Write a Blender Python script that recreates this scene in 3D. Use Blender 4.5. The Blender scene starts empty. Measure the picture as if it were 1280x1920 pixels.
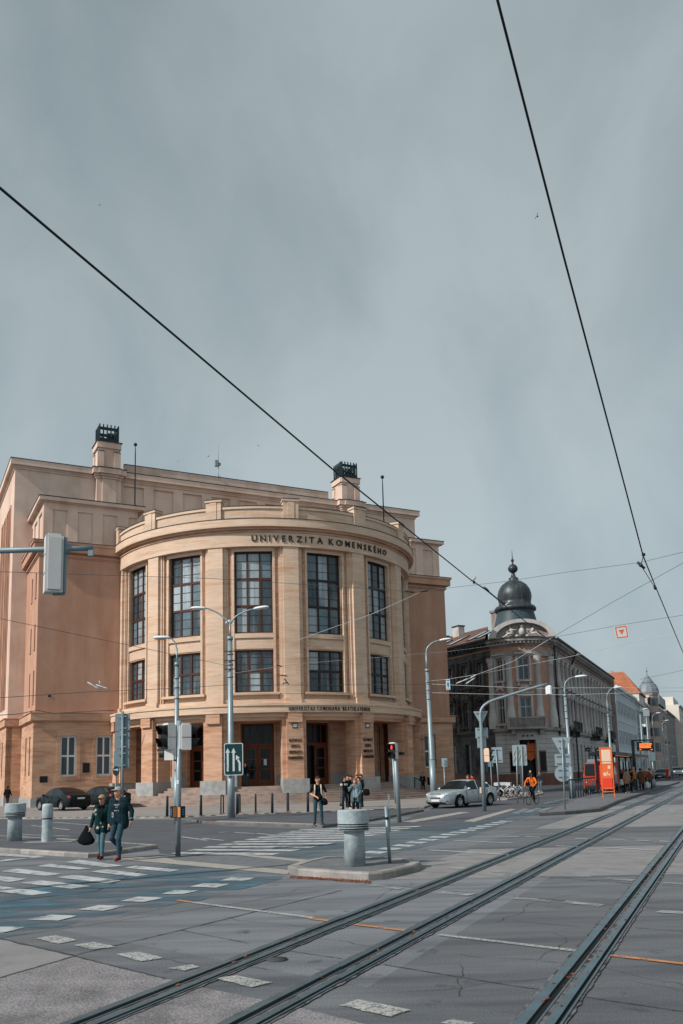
import bpy, bmesh, math, random
from math import sin, cos, pi, radians, degrees, atan2, hypot, sqrt
from mathutils import Vector, Matrix, noise as mnoise
random.seed(7)
SC = bpy.context.scene
COL = SC.collection

# ------------------------------------------------------------------ camera
CF, CT, CR, CVP, EYE = 1630.0, 0.1514998, -0.02631358, 1204.57, 1.92     # focal length in pixels of a 1280 wide frame, tilt, roll, principal row, eye height
BY, RY = 1.0975838, 0.41757458                                          # bearings of the university front and of the tram street
_fw = Vector((0, cos(CT), sin(CT))); _up = Vector((0, -sin(CT), cos(CT))); _rt = Vector((1, 0, 0))
_r1 = _rt * cos(CR) + _up * sin(CR); _u1 = _up * cos(CR) - _rt * sin(CR)
cam_data = bpy.data.cameras.new('camera'); cam = bpy.data.objects.new('camera', cam_data); COL.objects.link(cam)
mw = Matrix.Identity(4)
for i in range(3):
    mw[i][0] = _r1[i]; mw[i][1] = _u1[i]; mw[i][2] = -_fw[i]
mw[2][3] = EYE
cam.matrix_world = mw
cam_data.sensor_fit = 'HORIZONTAL'; cam_data.sensor_width = 36; cam_data.lens = 36 * CF / 1280
cam_data.shift_y = (CVP - 960) / 1280
cam_data.clip_start = 0.1; cam_data.clip_end = 3000
SC.camera = cam

# ------------------------------------------------------------------ sky, sun, exposure
SUN_EL, SUN_AZ = radians(38), radians(213)          # azimuth is the mathematical angle (from +X) the sun stands at
sd = Vector((cos(SUN_AZ) * cos(SUN_EL), sin(SUN_AZ) * cos(SUN_EL), sin(SUN_EL)))
W = bpy.data.worlds.new('World'); SC.world = W; W.use_nodes = True
nt = W.node_tree; nt.nodes.clear()
def N(tree, typ, **kw):
    n = tree.nodes.new(typ)
    for k, v in kw.items():
        if k.startswith('i_'):
            n.inputs[k[2:].replace('_', ' ')].default_value = v
        else:
            setattr(n, k, v)
    return n
out = N(nt, 'ShaderNodeOutputWorld'); bg = N(nt, 'ShaderNodeBackground'); bg.inputs['Strength'].default_value = 0.1
sky = N(nt, 'ShaderNodeTexSky', sky_type='NISHITA', sun_disc=False, sun_elevation=SUN_EL, sun_rotation=atan2(sd.x, sd.y) % (2 * pi))
tc = N(nt, 'ShaderNodeTexCoord')
mp = N(nt, 'ShaderNodeMapping'); mp.inputs['Scale'].default_value = (1.5, 1.0, 1.1); mp.inputs['Rotation'].default_value = (0.2, 0.5, 0.3)
no = N(nt, 'ShaderNodeTexNoise'); no.inputs['Scale'].default_value = 1.5; no.inputs['Detail'].default_value = 9; no.inputs['Roughness'].default_value = 0.5; no.inputs['Distortion'].default_value = 0.35
cr = N(nt, 'ShaderNodeValToRGB')
cr.color_ramp.elements[0].position = 0.41; cr.color_ramp.elements[0].color = (2.70, 3.32, 3.58, 1)
cr.color_ramp.elements[1].position = 0.62; cr.color_ramp.elements[1].color = (4.05, 4.75, 4.98, 1)
sep = N(nt, 'ShaderNodeSeparateXYZ')
mr = N(nt, 'ShaderNodeMapRange'); mr.inputs[1].default_value = 0.0; mr.inputs[2].default_value = 0.85; mr.inputs[3].default_value = 1.10; mr.inputs[4].default_value = 0.76
mul = N(nt, 'ShaderNodeVectorMath', operation='SCALE')
mix = N(nt, 'ShaderNodeMixRGB'); mix.inputs[0].default_value = 0.93
L = nt.links.new
n2 = N(nt, 'ShaderNodeTexNoise'); n2.inputs['Scale'].default_value = 3.6; n2.inputs['Detail'].default_value = 9; n2.inputs['Roughness'].default_value = 0.52; n2.inputs['Distortion'].default_value = 0.5
nm = N(nt, 'ShaderNodeMath', operation='MULTIPLY_ADD'); nm.inputs[1].default_value = 0.36; nsub = N(nt, 'ShaderNodeMath', operation='MULTIPLY'); nsub.inputs[1].default_value = 0.66
L(tc.outputs['Generated'], mp.inputs[0]); L(mp.outputs[0], no.inputs[0]); L(mp.outputs[0], n2.inputs[0]); L(no.outputs[0], nsub.inputs[0]); L(n2.outputs[0], nm.inputs[0]); L(nsub.outputs[0], nm.inputs[2]); L(nm.outputs[0], cr.inputs[0])
L(tc.outputs['Generated'], sep.inputs[0]); L(sep.outputs[2], mr.inputs[0])
dt = N(nt, 'ShaderNodeVectorMath', operation='DOT_PRODUCT'); dt.inputs[1].default_value = Vector((-0.60, -0.72, 0.34)).normalized()   # unseen cloud glow on the sun side, added to fill the shaded fronts
gl = N(nt, 'ShaderNodeMapRange', interpolation_type='SMOOTHSTEP'); gl.inputs[1].default_value = -0.1; gl.inputs[2].default_value = 0.9; gl.inputs[3].default_value = 1.0; gl.inputs[4].default_value = 1.75
m2 = N(nt, 'ShaderNodeMath', operation='MULTIPLY')
L(tc.outputs['Generated'], dt.inputs[0]); L(dt.outputs['Value'], gl.inputs[0]); L(gl.outputs[0], m2.inputs[0]); L(mr.outputs[0], m2.inputs[1])
L(cr.outputs[0], mul.inputs[0]); L(m2.outputs[0], mul.inputs['Scale'])
L(sky.outputs[0], mix.inputs[1]); L(mul.outputs[0], mix.inputs[2]); L(mix.outputs[0], bg.inputs[0]); L(bg.outputs[0], out.inputs[0])
sun_d = bpy.data.lights.new('sun', 'SUN'); sun_d.energy = 3.8; sun_d.angle = radians(0.6); sun_d.color = (1.0, 0.955, 0.89)
sun = bpy.data.objects.new('sun', sun_d); COL.objects.link(sun)
sun.rotation_euler = (-sd).to_track_quat('-Z', 'Y').to_euler(); sun.location = sd * 200
SC.view_settings.view_transform = 'Standard'; SC.view_settings.look = 'None'; SC.view_settings.gamma = 1
SC.view_settings.use_curve_mapping = False; SC.view_settings.exposure = 0.24

# ------------------------------------------------------------------ from photo pixel to a point of the place
def ray(u, v): return _fw + _r1 * ((u - 640) / CF) - _u1 * ((v - CVP) / CF)
CAMP = Vector((0, 0, EYE))
def G(u, v, z=0.0):                                  # on level ground (or a level plane at z)
    d = ray(u, v); return CAMP + d * ((z - EYE) / d.z)
def At(u, v, dist):                                  # at a forward distance
    d = ray(u, v); return CAMP + d * (dist / d.y)
def GD(u, dist):                                     # ground under column u at a forward distance
    p = At(u, 1450, dist); return Vector((p.x, p.y, 0))
NV = Vector((cos(RY), -sin(RY), 0)); SV = Vector((sin(RY), cos(RY), 0))
def NS(n, s, z=0.0): p = NV * n + SV * s; return Vector((p.x, p.y, z))
def Pn(u, v, n):
    d = ray(u, v); return CAMP + d * (n / d.dot(NV))
def hz(u, v, dist): return At(u, v, dist).z

# ------------------------------------------------------------------ materials
MATS = {}
SVEC = ((sin(RY), cos(RY)), (0.743, -0.669))
def mat(name, col, rough=0.6, metal=0.0, var=0.0, scale=2.0, stretch=(1, 1, 1), bump=0.0, bscale=30.0, col2=None, c2lo=0.5, c2hi=0.75, s2=None, st2=None,
        spec=0.22, emit=0.0, coat=0.0, obj=False, rot=0.0, grain=None, slab=0.0, joint=0.0, jz=0.6, rnd=0.0, alpha=None, detail=6):
    m = bpy.data.materials.new(name); m.use_nodes = True; t = m.node_tree; b = t.nodes['Principled BSDF']; Lk = t.links.new
    b.inputs['Base Color'].default_value = (*col, 1); b.inputs['Roughness'].default_value = rough; b.inputs['Metallic'].default_value = metal
    b.inputs['Specular IOR Level'].default_value = spec
    if coat: b.inputs['Coat Weight'].default_value = coat; b.inputs['Coat Roughness'].default_value = 0.08
    MATS[name] = m
    if obj: src = N(t, 'ShaderNodeTexCoord').outputs['Object']
    else: src = N(t, 'ShaderNodeNewGeometry').outputs['Position']
    cur = None
    def noise(sc, st, det=detail, off=(0, 0, 0)):
        mpn = N(t, 'ShaderNodeMapping'); mpn.inputs['Scale'].default_value = st; mpn.inputs['Location'].default_value = off; mpn.inputs['Rotation'].default_value = (0, 0, rot); Lk(src, mpn.inputs[0])
        n = N(t, 'ShaderNodeTexNoise'); n.inputs['Scale'].default_value = sc; n.inputs['Detail'].default_value = det; n.inputs['Roughness'].default_value = 0.6; Lk(mpn.outputs[0], n.inputs[0])
        return n.outputs[0]
    if var:
        r = N(t, 'ShaderNodeValToRGB'); e = r.color_ramp.elements
        e[0].position = 0.3; e[0].color = (*[c * (1 - var) for c in col], 1); e[1].position = 0.7; e[1].color = (*[min(1, c * (1 + var)) for c in col], 1)
        Lk(noise(scale, stretch), r.inputs[0]); cur = r.outputs[0]
    if col2:
        r = N(t, 'ShaderNodeMapRange'); r.inputs[1].default_value = c2lo; r.inputs[2].default_value = c2hi
        Lk(noise(s2 or scale * 0.6, st2 or stretch, off=(3.7, 1.9, 5.1)), r.inputs[0])
        mx = N(t, 'ShaderNodeMixRGB'); mx.inputs[1].default_value = (*col, 1); mx.inputs[2].default_value = (*col2, 1)
        if cur: Lk(cur, mx.inputs[1])
        Lk(r.outputs[0], mx.inputs[0]); cur = mx.outputs[0]
    if grain:                                       # fine speckle: (scale, amount)
        gr = N(t, 'ShaderNodeMapRange'); gr.inputs[1].default_value = 0.3; gr.inputs[2].default_value = 0.7; gr.inputs[3].default_value = 1 - grain[1]; gr.inputs[4].default_value = 1 + grain[1]
        Lk(noise(grain[0], (1, 1, 1), 3, (1.3, 7.7, 2.0)), gr.inputs[0]); vm = N(t, 'ShaderNodeVectorMath', operation='SCALE')
        if cur: Lk(cur, vm.inputs[0])
        else: vm.inputs[0].default_value = col
        Lk(gr.outputs[0], vm.inputs['Scale']); cur = vm.outputs[0]
    if slab:                                        # big cast slabs, skewed to the tracks: a tint per slab
        S_, C_ = SVEC; det = S_[0] * C_[1] - S_[1] * C_[0]
        def dp(vx, vy, ln):
            n = N(t, 'ShaderNodeVectorMath', operation='DOT_PRODUCT'); n.inputs[1].default_value = (vx / ln, vy / ln, 0); Lk(src, n.inputs[0]); f_ = N(t, 'ShaderNodeMath', operation='FLOOR'); Lk(n.outputs['Value'], f_.inputs[0]); return f_.outputs[0]
        cb = N(t, 'ShaderNodeCombineXYZ'); Lk(dp(C_[1] / det, -C_[0] / det, 6.6), cb.inputs[0]); Lk(dp(-S_[1] / det, S_[0] / det, 3.4), cb.inputs[1])
        wn = N(t, 'ShaderNodeTexWhiteNoise'); Lk(cb.outputs[0], wn.inputs[0]); ms = N(t, 'ShaderNodeMapRange'); ms.inputs[3].default_value = 1 - slab; ms.inputs[4].default_value = 1 + slab; Lk(wn.outputs[0], ms.inputs[0])
        vm = N(t, 'ShaderNodeVectorMath', operation='SCALE'); Lk(cur, vm.inputs[0]); Lk(ms.outputs[0], vm.inputs['Scale']); cur = vm.outputs[0]
    if joint:                                       # courses of blocks: a tint per block and a fine joint
        sp = N(t, 'ShaderNodeSeparateXYZ'); Lk(src, sp.inputs[0])
        def M2(op, a, bval):
            n = N(t, 'ShaderNodeMath', operation=op)
            if isinstance(a, (int, float)): n.inputs[0].default_value = a
            else: Lk(a, n.inputs[0])
            if isinstance(bval, (int, float)): n.inputs[1].default_value = bval
            elif bval is not None: Lk(bval, n.inputs[1])
            return n.outputs[0]
        dz = M2('DIVIDE', sp.outputs[2], jz); fz = M2('FRACT', dz, None); row = M2('FLOOR', dz, None)
        ang = M2('ADD', M2('MULTIPLY', sp.outputs[0], 0.62), M2('MULTIPLY', sp.outputs[1], 0.55))
        dx = M2('ADD', ang, M2('MULTIPLY', row, 0.5)); cell = M2('FLOOR', dx, None)
        cb = N(t, 'ShaderNodeCombineXYZ'); Lk(row, cb.inputs[0]); Lk(cell, cb.inputs[1])
        wn = N(t, 'ShaderNodeTexWhiteNoise'); Lk(cb.outputs[0], wn.inputs[0])
        k = M2('ADD', M2('MULTIPLY', wn.outputs[0], joint), 1 - joint * 0.55)
        line = M2('GREATER_THAN', fz, 0.025); k = M2('MULTIPLY', k, M2('ADD', M2('MULTIPLY', line, 0.16), 0.84))
        vm = N(t, 'ShaderNodeVectorMath', operation='SCALE')
        if cur: Lk(cur, vm.inputs[0])
        else: vm.inputs[0].default_value = col
        Lk(k, vm.inputs['Scale']); cur = vm.outputs[0]
    if rnd:
        oi = N(t, 'ShaderNodeObjectInfo'); mrr = N(t, 'ShaderNodeMapRange'); mrr.inputs[3].default_value = 1 - rnd; mrr.inputs[4].default_value = 1 + rnd * 0.5
        Lk(oi.outputs['Random'], mrr.inputs[0]); vm = N(t, 'ShaderNodeVectorMath', operation='SCALE')
        if cur: Lk(cur, vm.inputs[0])
        else: vm.inputs[0].default_value = col
        Lk(mrr.outputs[0], vm.inputs['Scale']); cur = vm.outputs[0]
    if cur: Lk(cur, b.inputs['Base Color'])
    if bump:
        bn = N(t, 'ShaderNodeBump'); bn.inputs['Strength'].default_value = bump; bn.inputs['Distance'].default_value = 0.02
        Lk(noise(bscale, stretch if bump < 0 else (1, 1, 1), 8), bn.inputs['Height']); Lk(bn.outputs[0], b.inputs['Normal'])
    if emit:
        b.inputs['Emission Color'].default_value = (*col, 1); b.inputs['Emission Strength'].default_value = emit
    if alpha:                                       # worn paint: holes by noise (scale, threshold lo, hi)
        r = N(t, 'ShaderNodeMapRange'); r.inputs[1].default_value = alpha[1]; r.inputs[2].default_value = alpha[2]; r.inputs[4].default_value = alpha[3] if len(alpha) > 3 else 1.0
        Lk(noise(alpha[0], alpha[4] if len(alpha) > 4 else (1, 1, 1), 6, (9.1, 2.2, 0)), r.inputs[0]); Lk(r.outputs[0], b.inputs['Alpha'])
    return m

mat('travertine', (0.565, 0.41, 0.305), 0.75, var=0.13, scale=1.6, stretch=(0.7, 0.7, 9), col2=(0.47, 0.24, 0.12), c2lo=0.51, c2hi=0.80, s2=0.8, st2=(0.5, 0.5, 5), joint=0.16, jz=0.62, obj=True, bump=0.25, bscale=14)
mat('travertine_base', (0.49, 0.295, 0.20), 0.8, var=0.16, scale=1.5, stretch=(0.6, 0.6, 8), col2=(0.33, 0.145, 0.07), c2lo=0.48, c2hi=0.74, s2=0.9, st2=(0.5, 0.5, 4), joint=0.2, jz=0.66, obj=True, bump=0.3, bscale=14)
mat('plaster', (0.44, 0.255, 0.18), 0.9, grain=(12, 0.05), var=0.13, scale=0.5, col2=(0.38, 0.195, 0.125), c2lo=0.42, c2hi=0.72, s2=0.5, st2=(1.6, 1.6, 0.25), bump=0.15, bscale=40, obj=True)
mat('plaster_pale', (0.60, 0.44, 0.36), 0.9, var=0.10, scale=0.7, col2=(0.44, 0.29, 0.22), c2lo=0.48, c2hi=0.75, s2=0.5, st2=(1.4, 1.4, 0.35), bump=0.15, bscale=40, obj=True)
mat('granite', (0.30, 0.30, 0.30), 0.7, var=0.18, scale=3, col2=(0.2, 0.19, 0.18), c2lo=0.5, c2hi=0.75, s2=1.2, bump=0.2, obj=True)
mat('step_stone', (0.29, 0.22, 0.185), 0.85, var=0.2, scale=2.2, col2=(0.17, 0.125, 0.11), c2lo=0.5, c2hi=0.75, s2=1.1, bump=0.25, obj=True)
mat('far_pane', (0.035, 0.042, 0.05), 0.6, spec=0.1, var=0.5, scale=0.5)
mat('metal_trim', (0.03, 0.034, 0.037), 0.5, metal=0.3, var=0.2)
mat('iron_lantern', (0.022, 0.036, 0.042), 0.55, metal=0.4, var=0.25, scale=4)
mat('dark_metal', (0.012, 0.018, 0.023), 0.45, metal=0.4)
mat('oak_frame', (0.065, 0.024, 0.014), 0.5, var=0.2, scale=5, obj=True)
mat('dark_frame', (0.03, 0.018, 0.014), 0.5, var=0.2, obj=True)
mat('door_wood', (0.11, 0.03, 0.012), 0.5, var=0.3, scale=3, stretch=(6, 6, 0.7), obj=True)
mat('white_frame', (0.66, 0.68, 0.69), 0.5)
mat('curtained_glass', (0.29, 0.335, 0.36), 0.07, var=0.28, scale=1.3, stretch=(3.2, 3.2, 0.12), col2=(0.07, 0.085, 0.10), c2lo=0.52, c2hi=0.72, s2=0.45, st2=(0.7, 0.7, 0.6), obj=True, rnd=0.35, spec=0.45)
mat('dark_glass', (0.035, 0.052, 0.066), 0.05, var=0.5, scale=1.3, stretch=(2.5, 2.5, 0.25), col2=(0.13, 0.165, 0.185), c2lo=0.5, c2hi=0.7, s2=0.7, st2=(2.5, 2.5, 0.25), obj=True, rnd=0.4, spec=0.45)
mat('blue_glass', (0.10, 0.15, 0.175), 0.06, var=0.3, scale=0.8, obj=True, spec=0.5)
mat('black_glass', (0.005, 0.007, 0.009), 0.1, spec=0.2)
mat('letter_metal', (0.025, 0.02, 0.02), 0.5)
mat('plaque_metal', (0.012, 0.012, 0.014), 0.35)
mat('ground_concrete', (0.138, 0.144, 0.156), 0.9, var=0.24, scale=0.36, stretch=(0.45, 1.5, 1), rot=0.746, col2=(0.078, 0.083, 0.093), c2lo=0.44, c2hi=0.70, s2=0.9, st2=(0.28, 2.2, 1), grain=(55, 0.30), slab=0.17, bump=0.4, bscale=60, detail=12)
mat('road_asphalt', (0.08, 0.083, 0.094), 0.9, var=0.16, scale=0.6, col2=(0.06, 0.062, 0.07), c2lo=0.5, c2hi=0.75, s2=0.25, grain=(80, 0.2), bump=0.4, bscale=90)
mat('coarse_asphalt', (0.19, 0.178, 0.185), 0.95, var=0.28, scale=2.2, grain=(38, 0.42), col2=(0.10, 0.094, 0.098), c2lo=0.52, c2hi=0.72, s2=1.1, bump=0.8, bscale=45)
mat('pale_concrete', (0.20, 0.195, 0.195), 0.9, var=0.12, scale=0.9, col2=(0.155, 0.15, 0.15), c2lo=0.5, c2hi=0.7, s2=2, grain=(90, 0.14), bump=0.25, bscale=60)
mat('plaza_paving', (0.235, 0.21, 0.198), 0.9, grain=(25, 0.14), var=0.12, scale=1.2, col2=(0.19, 0.165, 0.152), c2lo=0.48, c2hi=0.7, s2=0.35, bump=0.3, bscale=30)
mat('island_paving', (0.125, 0.128, 0.138), 0.9, grain=(40, 0.22), var=0.2, scale=3, bump=0.4, bscale=40)
mat('kerb_stone', (0.27, 0.25, 0.235), 0.85, grain=(50, 0.2), var=0.22, scale=2.2, col2=(0.19, 0.165, 0.15), c2lo=0.5, c2hi=0.72, s2=3, bump=0.4, bscale=30)
mat('kerb_stone_grey', (0.20, 0.185, 0.178), 0.85, grain=(50, 0.2), var=0.2, scale=3, bump=0.4, bscale=30)
mat('dark_kerb', (0.11, 0.105, 0.105), 0.85, var=0.25, scale=2)
mat('tactile_paving', (0.28, 0.258, 0.235), 0.85, var=0.15, scale=4, bump=0.5, bscale=25)
mat('rail_steel', (0.13, 0.195, 0.225), 0.36, metal=0.75, var=0.25, scale=3)
mat('rail_side', (0.03, 0.045, 0.055), 0.45, metal=0.5, var=0.3)
mat('rail_groove', (0.006, 0.007, 0.008), 0.9)
mat('rail_fill', (0.12, 0.11, 0.115), 0.95, var=0.5, scale=9, col2=(0.035, 0.032, 0.032), c2lo=0.5, c2hi=0.62, s2=5, bump=0.5)
mat('joint_tar', (0.05, 0.05, 0.052), 0.9)
mat('white_paint', (0.39, 0.405, 0.41), 0.8, var=0.18, scale=1.5, grain=(60, 0.12), alpha=(3.5, 0.27, 0.50, 0.92))
mat('textured_paint', (0.37, 0.37, 0.355), 0.8, var=0.25, scale=3, alpha=(34.0, 0.30, 0.56, 0.92), bump=0.5, bscale=50)
mat('faded_paint', (0.31, 0.32, 0.32), 0.8, var=0.15, scale=2, alpha=(2.6, 0.34, 0.62, 0.8))
mat('blue_paint', (0.062, 0.128, 0.17), 0.8, var=0.3, scale=1.5, alpha=(0.8, 0.40, 0.62, 0.85, (0.6, 1.9, 1)))
mat('pale_blue_paint', (0.085, 0.145, 0.18), 0.8, var=0.2, scale=1.2, alpha=(0.6, 0.36, 0.68, 0.75, (0.6, 1.9, 1)))
mat('orange_paint', (0.46, 0.19, 0.075), 0.8, var=0.2, scale=5, alpha=(9, 0.34, 0.42, 0.9))
mat('oil_stain', (0.075, 0.078, 0.085), 0.8, var=0.2, scale=4, alpha=(7.0, 0.40, 0.72, 0.45))
mat('fallen_leaves', (0.16, 0.05, 0.02), 0.9, var=0.5, scale=30)
mat('galvanised', (0.225, 0.275, 0.30), 0.45, metal=0.35, var=0.10, scale=3, obj=True)
mat('sign_back', (0.30, 0.36, 0.385), 0.5, metal=0.25, var=0.08, scale=3)
mat('sign_rear', (0.16, 0.215, 0.24), 0.5, metal=0.25, var=0.08, scale=3)
mat('lamp_white', (0.66, 0.69, 0.70), 0.4)
mat('lamp_lens', (0.32, 0.30, 0.30), 0.2)
mat('signal_grey', (0.52, 0.51, 0.50), 0.5, var=0.06)
mat('signal_black', (0.010, 0.012, 0.014), 0.5)
mat('signal_lens_off', (0.018, 0.02, 0.022), 0.2)
mat('signal_red_lit', (1.0, 0.05, 0.02), 0.4, emit=2.2)
mat('signal_blue_mark', (0.03, 0.16, 0.36), 0.4)
mat('button_yellow', (0.50, 0.20, 0.07), 0.5)
mat('sign_green', (0.006, 0.038, 0.042), 0.45)
mat('sign_white', (0.50, 0.54, 0.55), 0.45)
mat('sign_blue', (0.03, 0.18, 0.33), 0.45)
mat('sign_orange', (0.62, 0.12, 0.045), 0.5)
mat('totem_orange', (0.74, 0.15, 0.045), 0.45, var=0.06)
mat('paper', (0.75, 0.52, 0.38), 0.6)
mat('bollard_grey', (0.30, 0.35, 0.37), 0.75, grain=(70, 0.18), var=0.2, scale=6, col2=(0.21, 0.24, 0.25), c2lo=0.5, c2hi=0.7, s2=5, bump=0.15)
mat('bollard_groove', (0.03, 0.035, 0.04), 0.8)
mat('bollard_dark', (0.022, 0.036, 0.048), 0.45)
mat('rust_plate', (0.16, 0.07, 0.04), 0.8)
mat('wire_black', (0.012, 0.018, 0.022), 0.6)
mat('wire_grey', (0.09, 0.11, 0.12), 0.6)
mat('wire_pale', (0.42, 0.42, 0.42), 0.5)
mat('insulator', (0.02, 0.024, 0.03), 0.4)
mat('bird_dark', (0.03, 0.03, 0.034), 0.8)
mat('stop_red', (0.62, 0.045, 0.02), 0.5)
mat('bird_pale', (0.35, 0.3, 0.27), 0.8)

# ------------------------------------------------------------------ mesh builder
class MB:
    def __init__(s): s.v = []; s.f = []; s.m = []; s.s = []
    def add(s, vs, fs, mi=0, sm=False):
        o = len(s.v); s.v += [tuple(p) for p in vs]; s.f += [tuple(i + o for i in f) for f in fs]; s.m += [mi] * len(fs); s.s += [sm] * len(fs)
        return s
    def box(s, x0, x1, y0, y1, z0, z1, mi=0):
        vs = [(x, y, z) for z in (z0, z1) for y in (y0, y1) for x in (x0, x1)]
        return s.add(vs, [(0, 2, 3, 1), (4, 5, 7, 6), (0, 1, 5, 4), (2, 6, 7, 3), (0, 4, 6, 2), (1, 3, 7, 5)], mi)
    def obox(s, c, ax, ay, az, mi=0):               # oriented box: centre and three half-axis vectors
        c = Vector(c); ax, ay, az = Vector(ax), Vector(ay), Vector(az)
        vs = [c + ax * i + ay * j + az * k for k in (-1, 1) for j in (-1, 1) for i in (-1, 1)]
        return s.add(vs, [(0, 2, 3, 1), (4, 5, 7, 6), (0, 1, 5, 4), (2, 6, 7, 3), (0, 4, 6, 2), (1, 3, 7, 5)], mi)
    def arc(s, cx, cy, a0, a1, r0, r1, z0, z1, mi=0, step=2.2, ends=True, sm=True):   # curved block; degrees
        n = max(1, int(math.ceil(abs(a1 - a0) / step))); o = len(s.v); vs = []
        for i in range(n + 1):
            a = radians(a0 + (a1 - a0) * i / n); c, d = cos(a), sin(a)
            vs += [(cx + c * r0, cy + d * r0, z0), (cx + c * r1, cy + d * r1, z0), (cx + c * r1, cy + d * r1, z1), (cx + c * r0, cy + d * r0, z1)]
        fs = []
        for i in range(n):
            p, q = i * 4, i * 4 + 4
            for k in range(4): fs.append((p + k, p + (k + 1) % 4, q + (k + 1) % 4, q + k))
        if ends: fs += [(0, 3, 2, 1), (n * 4, n * 4 + 1, n * 4 + 2, n * 4 + 3)]
        return s.add(vs, fs, mi)
    def tube(s, pts, r, n=8, mi=0, cap=True, sm=True, flat=1.0):
        pts = [Vector(p) for p in pts]; k = len(pts); rs = r if isinstance(r, (list, tuple)) else [r] * k
        vs = []; prev = None
        for i, p in enumerate(pts):
            t = (pts[min(i + 1, k - 1)] - pts[max(i - 1, 0)]).normalized()
            if prev is None:
                a = Vector((0, 0, 1)) if abs(t.z) < 0.9 else Vector((1, 0, 0)); x = t.cross(a).normalized()
            else:
                x = (prev - t * prev.dot(t)); x = x.normalized() if x.length > 1e-6 else t.orthogonal().normalized()
            prev = x; y = t.cross(x)
            for j in range(n):
                a = 2 * pi * j / n; vs.append(p + x * (cos(a) * rs[i]) + y * (sin(a) * rs[i] * flat))
        fs = [(i * n + j, i * n + (j + 1) % n, (i + 1) * n + (j + 1) % n, (i + 1) * n + j) for i in range(k - 1) for j in range(n)]
        s.add(vs, fs, mi, sm)
        if cap:
            o = len(s.v) - k * n; s.f += [tuple(o + j for j in reversed(range(n))), tuple(o + (k - 1) * n + j for j in range(n))]; s.m += [mi, mi]; s.s += [False, False]
        return s
    def lathe(s, prof, cx=0, cy=0, n=24, mi=0, sm=True, a0=0, a1=360):
        full = abs(a1 - a0) >= 360; vs = []; k = n if full else n + 1
        for r, z in prof:
            for j in range(k):
                a = radians(a0 + (a1 - a0) * j / n); vs.append((cx + cos(a) * r, cy + sin(a) * r, z))
        fs = []
        for i in range(len(prof) - 1):
            for j in range(n):
                q = (j + 1) % k; fs.append((i * k + j, i * k + q, (i + 1) * k + q, (i + 1) * k + j))
        return s.add(vs, fs, mi, sm)
    def prism(s, poly, z0, z1, mi=0, mside=None):
        n = len(poly); vs = [(p[0], p[1], z0) for p in poly] + [(p[0], p[1], z1) for p in poly]
        s.add(vs, [tuple(reversed(range(n))), tuple(range(n, 2 * n))], mi)
        o = len(s.v) - 2 * n
        for i in range(n):
            j = (i + 1) % n; s.f.append((o + i, o + j, o + n + j, o + n + i)); s.m.append(mi if mside is None else mside); s.s.append(False)
        return s
    def plate(s, poly, org, ux, uy, th, mi=0):       # polygon in the plane (ux, uy), thickened along their normal
        org, ux, uy = Vector(org), Vector(ux), Vector(uy); nn = ux.cross(uy).normalized(); n = len(poly)
        a = [org + ux * p[0] + uy * p[1] for p in poly]; b = [q + nn * th for q in a]
        return s.add(a + b, [tuple(reversed(range(n))), tuple(range(n, 2 * n))] + [(i, (i + 1) % n, n + (i + 1) % n, n + i) for i in range(n)], mi)
    def sheet(s, pts, mi=0): return s.add(pts, [tuple(range(len(pts)))], mi)
    def sphere(s, c, r, mi=0, n=12, m=8, sz=1.0, sx=1.0, sy=1.0):
        prof = [(max(1e-4, r * sin(pi * i / m)), -r * cos(pi * i / m)) for i in range(m + 1)]
        o = len(s.v); s.lathe(prof, 0, 0, n, mi)
        s.v[o:] = [(c[0] + x * sx, c[1] + y * sy, c[2] + z * sz) for x, y, z in s.v[o:]]
        return s
    def build(s, name, mats, parent=None, loc=None, rotz=None, fix=True):
        me = bpy.data.meshes.new(name); me.from_pydata(s.v, [], s.f)
        for m in (mats if isinstance(mats, (list, tuple)) else [mats]): me.materials.append(MATS[m])
        me.polygons.foreach_set('material_index', s.m); me.polygons.foreach_set('use_smooth', s.s)
        if fix:
            b = bmesh.new(); b.from_mesh(me); bmesh.ops.recalc_face_normals(b, faces=b.faces); b.to_mesh(me); b.free()
        me.update()
        o = bpy.data.objects.new(name, me); COL.objects.link(o)
        if parent: o.parent = parent
        if loc is not None: o.location = loc
        if rotz is not None: o.rotation_euler = (0, 0, rotz)
        return o
def tag(o, label, cat, group=None, kind=None):
    o['label'] = label; o['category'] = cat
    if group: o['group'] = group
    if kind: o['kind'] = kind
    return o
def thing(name, label, cat, loc=(0, 0, 0), rotz=0.0, group=None):
    o = bpy.data.objects.new(name, None); COL.objects.link(o); o.location = loc; o.rotation_euler = (0, 0, rotz); o.empty_display_size = 0.3
    return tag(o, label, cat, group)
def struct(o, label=None):
    o['kind'] = 'structure'
    if label: o['label'] = label
    return o
def copy_tree(o, parent=None):
    c = o.copy(); COL.objects.link(c)
    if parent: c.parent = parent
    for ch in list(o.children): copy_tree(ch, c)
    return c
_glyph = {}
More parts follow.
